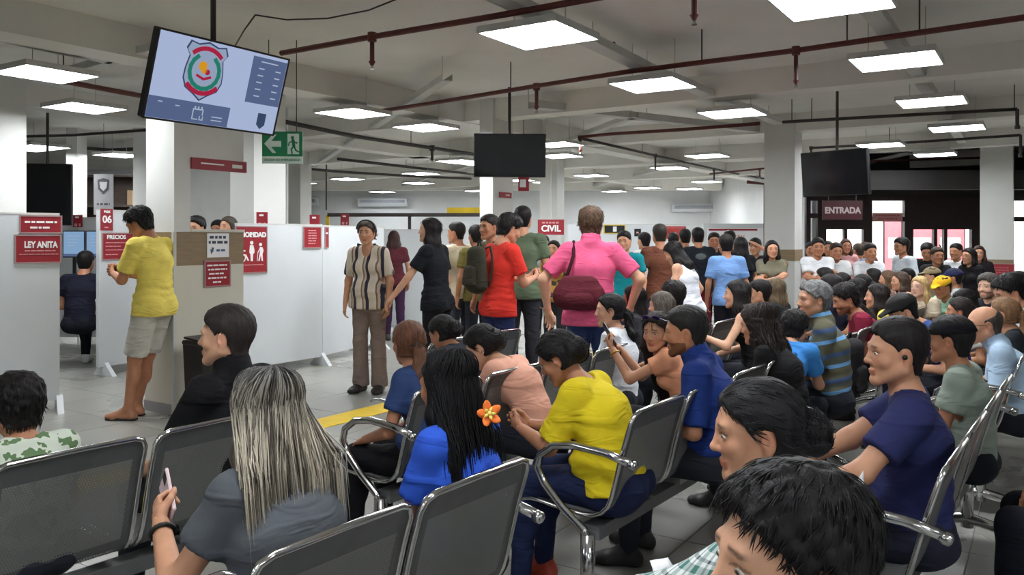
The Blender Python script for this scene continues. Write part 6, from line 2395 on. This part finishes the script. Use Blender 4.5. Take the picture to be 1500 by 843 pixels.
# ---- the seated crowd farther back: label, px, top, depth, yaw, settings
CROWD = [
 ('dark-haired person behind the white-bloused woman', 928, 421, 6.4, 54, dict(sex='f', hair='bob', shirt=(60, 60, 66))),
 ('round dark head behind the sunglasses woman', 985, 418, 6.6, 54, dict(hair='thick', shirt=(70, 74, 90))),
 ('grey-brown haired person between two dark heads', 968, 440, 5.9, 54, dict(sex='f', hair='bob', hc=(92, 84, 76), shirt=(150, 140, 130), lean=8)),
 ('short-haired person just right of the bare-shouldered woman', 1112, 412, 6.9, 62, dict(hair='fade', shirt=(36, 36, 40), hyaw=12)),
 ('person with dark-to-blonde hair under the olive dress', 1134, 408, 7.4, 50, dict(sex='f', hair='long', hc=(96, 80, 60), shirt=(40, 40, 40))),
 ('bearded man in a maroon T-shirt bowing his head', 1238, 417, 6.3, 76, dict(hair='thick', shirt=(128, 34, 58), beard=True, hpitch=18, lean=8, slump=0.4, hyaw=10, skin=2)),
 ('woman in a yellow T-shirt with dark hair among the crowd', 1284, 424, 6.8, 66, dict(sex='f', hair='long', hc=(36, 29, 27), shirt=(230, 210, 96), lean=6)),
 ('black-haired person right behind the grey-haired man', 1216, 404, 7.6, 54, dict(hair='thick', shirt=(36, 36, 52))),
 ('dark hair bun just above the maroon shirt', 1262, 407, 8.2, 54, dict(sex='f', hair='bun', shirt=(80, 70, 70))),
 ('man in a black cap bending down in the crowd', 1322, 432, 5.7, 84, dict(hair='fade', cap=((28, 28, 28), True), shirt=(44, 66, 120), lean=22, slump=0.5, hpitch=24)),
 ('blonde woman facing left in the crowd', 1347, 406, 8.0, 116, dict(sex='f', hair='long', hc=(196, 164, 112), shirt=(206, 190, 166), skin=4, lean=2)),
 ('person in a yellow cap and mint shirt', 1380, 409, 8.2, 110, dict(hair='short', cap=((228, 176, 36), True), shirt=(164, 214, 186), lean=10, hpitch=14, skin=2)),
 ('person in a navy cap behind the yellow cap', 1396, 401, 9.4, 60, dict(hair='short', cap=((44, 48, 84), True), shirt=(210, 212, 214))),
 ('person in a tan cap in the crowd', 1364, 397, 9.8, 70, dict(hair='short', cap=((150, 134, 104), True), shirt=(120, 116, 100))),
 ('man with a pale bearded face and swept hair at right', 1447, 402, 7.4, 120, dict(hair='thick', hc=(84, 78, 74), shirt=(40, 40, 46), beard=True, skin=4)),
 ('person in a white hooded top bending forward', 1412, 424, 7.0, 84, dict(sex='f', hair='bob', shirt=(232, 228, 222), sleeve=1.6, lean=16, slump=0.5, hpitch=16)),
 ('brown-haired person in the middle of the right crowd', 1300, 402, 9.2, 60, dict(sex='f', hair='wavy', hc=(92, 68, 50), shirt=(150, 120, 110))),
 ('girl with dark hair in profile below the jacketed man', 1328, 394, 9.8, 90, dict(sex='f', hair='ponytail', shirt=(60, 50, 60))),
 ('dark-haired person below the folded-arms man', 1207, 398, 9.4, 54, dict(hair='thick', shirt=(60, 62, 70))),
 ('dark-haired person left of the brown wavy hair', 1278, 398, 9.8, 54, dict(sex='f', hair='bob', shirt=(90, 84, 90))),
 ('black-haired person between maroon and yellow shirts', 1254, 412, 7.4, 54, dict(sex='f', hair='long', shirt=(36, 30, 34))),
 ('person in pink top seen behind the blonde woman', 1318, 412, 8.8, 84, dict(sex='f', hair='wavy', hc=(70, 54, 44), shirt=(214, 160, 160))),
 ('person in a dark hood at the far right rows', 1490, 398, 7.6, 60, dict(hair='short', shirt=(46, 40, 44))),
 ('dark head low between cap and balding man', 1405, 444, 6.2, 60, dict(sex='f', hair='bun', hc=(40, 32, 30), shirt=(200, 196, 190), lean=16, slump=0.5)),
 ('dark-haired person in front of the column foot', 1232, 402, 8.6, 54, dict(sex='f', hair='ponytail', shirt=(70, 60, 90))),
]
for (lab, px, yt, Y, yaw, k) in CROWD:
    k.setdefault('skin', 1 + (hash_(lab) % 2))
    sit(lab, px, yt, Y, yaw, **k)

# ---- standing figures
T = {}
T['yel'] = stand('youth in a pale yellow T-shirt and grey shorts leaning on the column', 204, 305, 6.82, 74, skin=2, hair='thick', hc=(22, 20, 20), shirt=(232, 212, 104), sleeve=0.7, leg='shorts', pants=(186, 182, 172), shoe='sandal', lean=-7, slump=0.9, hpitch=26, hyaw=8,
    arms='phone', lhand='grip', rhand='grip', lod=0, legs={-1: (0.075, 0.12, 0.06, 0.20), 1: (0.10, 0.15, 0.10, 0.26)})
T['striped'] = stand('woman in a striped blouse and taupe trousers facing the viewer', 537, 324, 7.95, 166, sex='f', skin=1, hair='updo', hc=(86, 78, 74), shirt_mat=ST_V, sleeve=0.75, pants=(132, 116, 108), leg='wide', fat=0.14, neck='v', hyaw=6, lod=1, shoe=(40, 34, 32))
T['blackw'] = stand('woman in black with shoulder-length dark hair turning left', 629, 319, 7.7, 66, sex='f', skin=0, hair='long', hc=(34, 30, 30), shirt=(28, 30, 36), sleeve=0.6, pants=(26, 26, 32), hyaw=18, hpitch=-4, lod=1, larm=(-0.28, 0.32, 0.95, (-0.6, -0.6, -0.2)))
T['cream'] = stand('man in a cream T-shirt seen from behind the woman in black', 668, 326, 9.4, 40, skin=2, hair='fade', shirt=(224, 212, 186), pants=(70, 74, 90), hyaw=30)
T['face'] = stand('man in an olive shirt looking left beside the red backpacker', 716, 315, 8.1, 128, skin=2, hair='fade', hc=(40, 34, 30), shirt=(92, 84, 58), lod=1, hyaw=8, pants=(50, 50, 58))
T['red'] = stand('young man in a red T-shirt with a backpack looking at his phone', 747, 315, 7.1, -58, skin=1, hair='thick', hc=(28, 25, 25), shirt=(214, 56, 46), sleeve=0.65, hpitch=22, hyaw=-6, arms='phone', rhand='grip', lhand='grip', lod=1, pants=(36, 46, 84))
T['green'] = stand('man in a grey-green T-shirt with his back turned', 766, 303, 8.3, -8, skin=1, hair='fade', shirt=(92, 106, 84), lod=1, pants=(46, 46, 52))
T['pink'] = stand('man in a pink polo shirt seen from behind with a shoulder bag', 866, 305, 6.3, -8, skin=0, hair='thick', hc=(92, 70, 54), shirt=(226, 96, 136), sleeve=0.72, neck='polo', fat=0.14, hyaw=-4, lod=0, pants=(46, 60, 98), arms=(0.30, 0.10, 0.98, (1, -0.5, 0)), larm=(-0.33, 0.06, 0.95, (-1, -0.5, 0)))
T['maroonw'] = stand('woman in a dark maroon top in the far queue', 577, 338, 12.1, 10, sex='f', skin=2, hair='long', hc=(56, 34, 32), shirt=(84, 36, 44), pants=(60, 36, 64))
T['teal'] = stand('man in a teal shirt looking left behind the pink polo', 914, 339, 9.3, 150, skin=1, hair='fade', shirt=(22, 132, 140), pants=(44, 46, 54), hyaw=10)
T['brown'] = stand('man in a brown T-shirt seen from behind', 966, 329, 9.4, 6, skin=2, hair='fade', hc=(46, 40, 36), shirt=(104, 62, 46), fat=0.1, pants=(70, 88, 116))
T['tank'] = stand('woman in a white sleeveless top looking down', 986, 354, 8.2, 50, sex='f', skin=0, hair='bob', hc=(26, 22, 22), shirt=(226, 230, 238), sleeve=0.0, hpitch=30, lean=6, slump=0.6, pants=(178, 160, 122), lod=1, hyaw=14, rarm=(0.26, 0.12, 0.80))
T['police'] = stand('officer in a light blue shirt and black trousers from behind', 1063, 344, 9.3, 2, skin=2, hair='fade', shirt=(112, 148, 200), pants=(24, 24, 30), sleeve=0.7)
T['olive'] = stand('woman in an olive dress with orange sleeves beside the tall column', 1131, 352, 9.8, 160, sex='f', skin=1, hair='long', hc=(28, 24, 24), shirt_mat=blotch('olive_dress', (112, 108, 88), (150, 122, 88), 6, 0.6), pants=(96, 96, 80), arms='fold', hyaw=14, long_top=True)
T['logo'] = stand('man in a dark T-shirt with a pale print on the back', 1022, 334, 11.0, 0, skin=2, hair='fade', shirt=(30, 34, 42), pants=(120, 30, 40))
T['dk1'] = stand('dark-haired man behind the brown shirt, dark clothes', 1003, 336, 11.6, 4, skin=2, hair='fade', shirt=(36, 32, 38))
T['dk2'] = stand('short person behind the brown shirt in dark red', 986, 341, 12.3, 0, hair='short', shirt=(120, 40, 44))
T['dk3'] = stand('man facing the viewer left of the officer', 1046, 341, 11.2, 170, skin=2, hair='short', shirt=(34, 36, 44))
T['dk4'] = stand('person with black hair just behind the officer', 1068, 338, 11.8, 10, hair='short', shirt=(40, 40, 46))
T['lblk'] = stand('woman with long black hair in black beside the officer', 1084, 347, 10.3, 20, sex='f', hair='longer', shirt=(24, 24, 28), pants=(28, 28, 32))
T['hand'] = stand('man raising his hand to his face left of the olive dress', 1106, 349, 11.0, 150, skin=1, hair='short', shirt=(40, 44, 60), larm=(-0.03, 0.18, 1.42, (-0.8, 0, -0.6)))
T['wht'] = stand('person in a white shirt half hidden by the brown shirt', 943, 341, 11.4, 30, skin=1, hair='fade', shirt=(226, 222, 220))
T['grm'] = stand('man in a grey shirt far off under the CIVIL sign', 797, 345, 12.6, 176, skin=1, hair='short', shirt=(150, 154, 160))
T['flor'] = stand('person in a mustard patterned top behind the red shirt', 811, 352, 10.0, 160, sex='f', hair='bob', shirt_mat=blotch('mustard', (168, 130, 52), (60, 56, 50), 12, 0.55))
T['ol'] = stand('person in an olive top between cream and red shirts', 697, 330, 9.2, 30, skin=2, hair='short', shirt=(110, 100, 52))
RIGHT = [
 ('man in a white T-shirt with folded arms by the column', 1198, 349, 10.2, 170, dict(arms='fold', shirt=(230, 232, 236), skin=2, hair='fade')),
 ('person in a white T-shirt with a dark bag strap', 1225, 356, 10.6, 176, dict(arms='front', shirt=(224, 226, 226), skin=2, hair='fade', hc=(54, 44, 38))),
 ('woman in a white and red top behind the bag strap', 1239, 350, 12.0, 172, dict(sex='f', shirt=(206, 150, 150), hair='wavy', hc=(70, 46, 38), skin=2)),
 ('person in a blue checked shirt before the bright doors', 1257, 357, 12.4, 20, dict(shirt_mat=BPLAID, hair='short', hc=(64, 52, 44), skin=2)),
 ('man in a white T-shirt looking at his phone in both hands', 1275, 357, 10.4, 180, dict(arms='phone', shirt=(228, 230, 234), skin=2, hair='fade')),
 ('man in a white striped jacket facing left before the doors', 1320, 349, 10.8, 100, dict(shirt=(206, 214, 220), skin=2, hair='thick', sleeve=1.7)),
 ('man in a black shirt bowing his head by the pink banner', 1358, 357, 11.4, 150, dict(shirt=(28, 26, 28), hair='thick', hpitch=18, skin=2)),
 ('boy in a black and white top in front of the black shirt', 1373, 366, 10.4, 176, dict(shirt=(40, 38, 40), hair='short', hc=(60, 48, 40), skin=2)),
 ('young man in a white shirt looking left by the doors', 1400, 357, 11.2, 120, dict(shirt=(222, 224, 226), hair='fade', skin=2)),
 ('woman in black with long hair at the end of the queue', 1419, 363, 10.2, 110, dict(sex='f', shirt=(30, 28, 32), hair='long', skin=1)),
 ('woman with dark hair behind the queue end', 1434, 360, 11.4, 150, dict(sex='f', shirt=(44, 36, 40), hair='long', hc=(60, 40, 34), skin=1)),
 ('person half hidden behind the tall column in white', 1188, 355, 12.6, 170, dict(shirt=(220, 220, 222), hair='short', skin=2)),
 ('dark-haired person in dark clothes behind the folded arms', 1213, 353, 12.0, 160, dict(sex='f', shirt=(44, 40, 44), hair='wavy', skin=2)),
 ('person with brown hair at the bright doorway', 1266, 355, 13.2, 10, dict(shirt=(120, 90, 90), hair='short', hc=(70, 56, 48), skin=2)),
]
for (lab, px, yt, Y, yaw, k) in RIGHT:
    stand(lab, px, yt, Y, yaw, **k)
# people behind the counters
for (lab, px, yt, Y, yaw, k) in (
   ('clerk with black hair behind the service window', 287, 318, 8.9, 170, dict(hair='thick', shirt=(60, 60, 70))),
   ('clerk facing out behind the service window, middle', 319, 323, 10.2, 178, dict(hair='fade', shirt=(70, 60, 60), skin=2)),
   ('clerk with wavy hair behind the service window, right', 334, 317, 9.35, 150, dict(sex='f', hair='wavy', hc=(70, 60, 52), shirt=(80, 84, 80)))):
    stand(lab, px, yt, Y, yaw, **k)
sit('person in dark navy clothes seated at the office computers', 126, 368, 9.6, 6, sex='m', skin=2, hair='short', shirt=(28, 30, 46), pants=(24, 25, 34), group='office staff', arms='front', lean=6, shoe=(200, 200, 200), smax=1.25)
# ================================================================== small things held, worn and left about
PHONEB = mat('phone_case', S(24, 25, 28), 0.3, var=0.05)
def phone_at(info, side, label, case=PHONEB, lit=False, tilt=0.0, up=0.095, out=-0.028):
    M, w = info['M'][(side, 'M')]
    s = info['s']
    c = w + M[:, 1] * up * s + M[:, 2] * out
    R = info['R'] @ M
    t = empty('phone', (0, 0, 0), 0, label, 'phone', 'mobile phones')
    cw = to_world(info, c)
    t.matrix_world = Matrix([[R[i, 0], R[i, 1], R[i, 2], cw[i]] for i in range(3)] + [[0, 0, 0, 1]])
    MB().bbox(-0.037, 0.037, -0.076, 0.076, -0.0045, 0.0045, 0.0035).build('case', case, t)
    MB().box(-0.034, 0.034, -0.072, 0.072, -0.0052, -0.0044).build('screen', SCR_WHITE if lit else SCREENOFF, t)
    MB().bbox(0.008, 0.032, 0.035, 0.068, 0.0044, 0.0062, 0.001).build('camera', SCREENOFF, t)
    return t
ROSE = mat('phone_rose', S(224, 200, 204), 0.35, var=0.05)
phone_at(N['grey'], -1, 'pale pink phone in the hand of the grey-shirted woman', ROSE)
phone_at(N['phone'], -1, 'dark phone held up by the woman with sunglasses on her head')
phone_at(T['yel'], -1, 'phone held by the youth in pale yellow')
phone_at(T['red'], 1, 'dark phone held by the young man in red')
phone_at(N['child'], 1, 'phone held by the child in the blue shirt')

def local_obj(mb, name, m, info, head=True, smooth=True):
    o = mb.build(name, m, info['root'], smooth)
    if head:
        o.matrix_local = info['M4']
    return o

# watch and wristband
def band(info, side, label, m, r=0.031):
    el, w = info['EL'][side], info['WR'][side]
    d = (w - el) / np.linalg.norm(w - el)
    a = w - d * 0.035
    ref = np.cross(d, V3(0, 0, 1)); ref /= np.linalg.norm(ref); q = np.cross(d, ref)
    pts = [to_world(info, a + (ref * math.cos(k * math.pi / 7) + q * math.sin(k * math.pi / 7)) * r * info['s']) for k in range(14)]
    o = pts[0].copy()
    t = empty('wristband', o, 0, label, 'wristband')
    MB().tube([p - o for p in pts], 0.006, 6, closed=True).build('strap', m, t, True)
    c = to_world(info, a + q * -0.0) - o
    f_ = to_world(info, a + ref * (r + 0.004) * info['s']) - o
    dd = (f_ - c).normalized()
    MB().tube([f_ - dd * 0.004, f_ + dd * 0.006], 0.014, 8).build('face', SCREENOFF, t)
band(N['grey'], -1, 'black wristwatch on the grey-shirted woman', BLACKP, 0.033)
band(N['phone'], -1, 'thin gold bracelet on the woman holding up a phone', mat('gold', S(206, 170, 100), 0.3, 0.9), 0.032)

# the flower in the long black hair
fl = empty('hair_flower', pt(716, 607, 2.50), 0, 'orange and yellow flower in the long black hair', 'flower')
ORG = mat('petal_orange', S(236, 120, 44), 0.7, var=0.15, vscale=30)
YEL = mat('petal_yellow', S(240, 214, 110), 0.7, var=0.1, vscale=30)
fl.rotation_euler = (math.radians(68), math.radians(-10), math.radians(22))
pet = MB()
for k in range(5):
    rows = []
    for i in range(5):
        t_ = i / 4
        wd = 0.013 * math.sin(math.pi * (0.15 + 0.75 * t_)) + 0.001
        rows.append([(x * wd, 0.006 + 0.034 * t_, 0.012 * t_ * t_ + 0.004 * (1 - abs(x))) for x in (-1, -0.5, 0, 0.5, 1)])
    if k == 0:
        pet = MB().sheet(rows).mesh('petal', [ORG], True)
        pm_ = pet.modifiers if hasattr(pet, 'modifiers') else None
    o = link('petal', pet, fl); o.rotation_euler = (0, 0, k * 2 * math.pi / 5)
    md = o.modifiers.new('thickness', 'SOLIDIFY'); md.thickness = 0.0016
for k in range(5):
    o = MB().tube([(0, 0.004, 0.004), (0, 0.012, 0.010), (0, 0.020, 0.013)], [0.003, 0.006, 0.002], 6).build('inner_petal', YEL, fl, True); o.rotation_euler = (0, 0, (k + 0.5) * 2 * math.pi / 5)
MB().tube([(0, 0, -0.004), (0, 0, 0.010), (0, 0, 0.016)], [0.008, 0.008, 0.003], 8).build('centre', YEL, fl, True)

# worn on the head: sunglasses, headband, hair clip, earbud
sg = MB()
for sd in (-1, 1):
    sg.prism([(sd * 0.034 + 0.024 * math.cos(a * math.pi / 6), 0.020 * math.sin(a * math.pi / 6)) for a in range(12)], Matrix.Translation((0, 0.072, 0.098)) @ Matrix.Rotation(-0.75, 4, 'X'), 0.004)
    sg.tube([(sd * 0.058, 0.068, 0.098), (sd * 0.088, 0.02, 0.072), (sd * 0.090, -0.03, 0.045)], 0.0025, 5)
sg.tube([(-0.012, 0.076, 0.100), (0.012, 0.076, 0.100)], 0.0025, 5)
o = local_obj(sg, 'sunglasses', mat('purple_lens', S(48, 36, 96), 0.15, var=0.1), N['phone'], True, False)
hb = MB().tube([(0.094 * math.cos(a), 0.028 + 0.020 * abs(math.sin(a)) * 0, 0.036 + 0.094 * math.sin(a)) for a in [math.pi * k / 12 for k in range(13)]], 0.010, 6)
local_obj(hb, 'headband', BLACKP, T['striped'])
hcl = MB().tube([(-0.035, -0.098, -0.008), (0, -0.118, -0.002), (0.035, -0.098, -0.008)], [0.010, 0.015, 0.010], 7)
local_obj(hcl, 'hair_clip', BLACKP, N['tail'])
eb = MB().tube([(0.070, 0.000, -0.006), (0.083, 0.001, -0.006), (0.089, 0.001, -0.007)], [0.006, 0.010, 0.008], 8).tube([(-0.070, 0.000, -0.006), (-0.083, 0.001, -0.006), (-0.089, 0.001, -0.007)], [0.006, 0.010, 0.008], 8)
local_obj(eb, 'earbud', BLACKP, N['navy'])

# bags
def soft(prims, h, k=0.02):
    lo, hi = bounds(prims)
    Fz = Field(lo, hi, h)
    for p in prims:
        Fz.add(p, k)
    return Fz.mesh()

def backpack(loc, rz, label, rgb, sc=1.0, tilt=0.0):
    """front pocket toward local -y, straps toward +y"""
    t = empty('backpack', loc, rz, label, 'backpack')
    t.rotation_euler = (tilt, 0, rz)
    m = cloth(rgb)
    V_, Q_ = soft([C((0, 0, -0.14 * sc), (0, 0, 0.13 * sc), 0.075 * sc, 0.065 * sc, V3(1, 0, 0), 1.9, 1.8)], 0.012)
    link('main_bag', fastmesh('main_bag', V_, Q_, m), t)
    V_, Q_ = soft([C((0, -0.075 * sc, -0.12 * sc), (0, -0.065 * sc, 0.0), 0.035 * sc, 0.03 * sc, V3(1, 0, 0), 3.0, 3.0)], 0.012)
    link('front_pocket', fastmesh('front_pocket', V_, Q_, m), t)
    for s_ in (-1, 1):
        MB().tube([(s_ * 0.06 * sc, 0.05 * sc, 0.17 * sc), (s_ * 0.085 * sc, 0.085 * sc, 0.19 * sc), (s_ * 0.085 * sc, 0.105 * sc, 0.10 * sc), (s_ * 0.09 * sc, 0.095 * sc, -0.05 * sc), (s_ * 0.09 * sc, 0.06 * sc, -0.15 * sc)], 0.012 * sc, 6).build('shoulder_strap', m, t, True)
    MB().tube([(-0.03 * sc, 0.03 * sc, 0.19 * sc), (-0.02 * sc, 0.03 * sc, 0.225 * sc), (0.02 * sc, 0.03 * sc, 0.225 * sc), (0.03 * sc, 0.03 * sc, 0.19 * sc)], 0.007 * sc, 6).build('carry_loop', m, t, True)
    return t
r_ = T['red']
bp_ = to_world(r_, r_['P2'] - r_['yv'] * 0.235 * r_['s'] + V3(0, 0, -0.03))
backpack(bp_, math.radians(-58), 'olive and black backpack on the young man in red', (54, 52, 42), 1.0)
g_ = T['striped']
bp_ = to_world(g_, g_['P2'] - g_['yv'] * 0.25 + V3(0.10, 0, 0.0))
backpack(bp_, math.radians(166), 'black backpack on the back of the striped-blouse woman', (20, 20, 23), 1.05)
o_ = UB * 5.66 + VB * 1.36
backpack((o_.x, o_.y, 0.66), math.pi / 2 - BA, 'black backpack hung on the end bench by the striped polo', (40, 38, 40), 1.0, 0.1)
# burgundy shoulder bag of the man in pink
sb = empty('shoulder_bag', pt(848, 424, 6.03), math.radians(-6), 'burgundy shoulder bag on the back of the man in pink', 'bag')
BG = cloth((92, 34, 44))
V_, Q_ = soft([C((-0.09, 0, -0.05), (0.09, 0, -0.05), 0.105, 0.105, V3(0, 1, 0), 0.62, 0.62), C((-0.08, 0, 0.03), (0.08, 0, 0.03), 0.07, 0.07, V3(0, 1, 0), 0.6, 0.6)], 0.011)
link('bag_body', fastmesh('bag_body', V_, Q_, BG), sb)
V_, Q_ = soft([C((-0.06, -0.06, -0.07), (0.06, -0.06, -0.07), 0.05, 0.05, V3(0, 1, 0), 0.5, 0.5)], 0.010)
link('front_pocket', fastmesh('front_pocket', V_, Q_, BG), sb)
p_ = T['pink']
s0_ = to_world(p_, p_['SH'][-1] + V3(0.04, -0.01, 0.075)); M_ = (Matrix.Translation(pt(848, 424, 6.03)) @ Matrix.Rotation(math.radians(-6), 4, 'Z')).inverted()
back_ = to_world(p_, p_['SH'][-1] + V3(0.045, -0.115, -0.03))
fr_ = to_world(p_, p_['SH'][-1] + V3(0.03, 0.10, 0.0))
MB().tube([(-0.10, 0.0, 0.06), M_ @ back_, M_ @ s0_, M_ @ fr_], 0.013, 6).build('strap', cloth((60, 22, 30)), sb, True)

# papers
def sheet_of_paper(c, ax, ay, label):
    ax, ay = Vector(ax), Vector(ay)
    nrm = ax.cross(ay).normalized()
    t = empty('paper_sheet', c, 0, label, 'paper')
    rows = []
    for i in range(6):
        v_ = i / 5 * 2 - 1
        rows.append([ax * (j / 4 * 2 - 1) + ay * v_ + nrm * (0.010 * math.sin(v_ * 2 + j * 0.6)) for j in range(5)])
    o = MB().sheet(rows).build('sheet', PAPER, t, True)
    md = o.modifiers.new('thickness', 'SOLIDIFY'); md.thickness = 0.001
    return t
sheet_of_paper(pt(1266, 760, 2.22), (0.035, 0.03, 0.01), (0.022, 0.0, -0.11), 'white paper sheet under the arm of the navy-shirted man')
sheet_of_paper(pt(976, 848, 1.75), (0.028, 0.02, 0.0), (-0.01, 0.03, 0.03), 'folded white paper on the lap at the bottom edge')

# pale logo on the dark T-shirt, neck chain detail of the blue bag strap
lg_ = T['logo']
V_, Q_ = soft([E(lg_['P2'] - lg_['yv'] * 0.118 + V3(0, 0, 0.05), (0.075, 0.012, 0.045))], 0.008)
link('shirt_print', fastmesh('shirt_print', V_, Q_, cloth((96, 104, 104))), lg_['root'])
for l_ in sorted(LOG)[:6] + sorted(LOG)[-6:]:
    print('SCALE', l_)
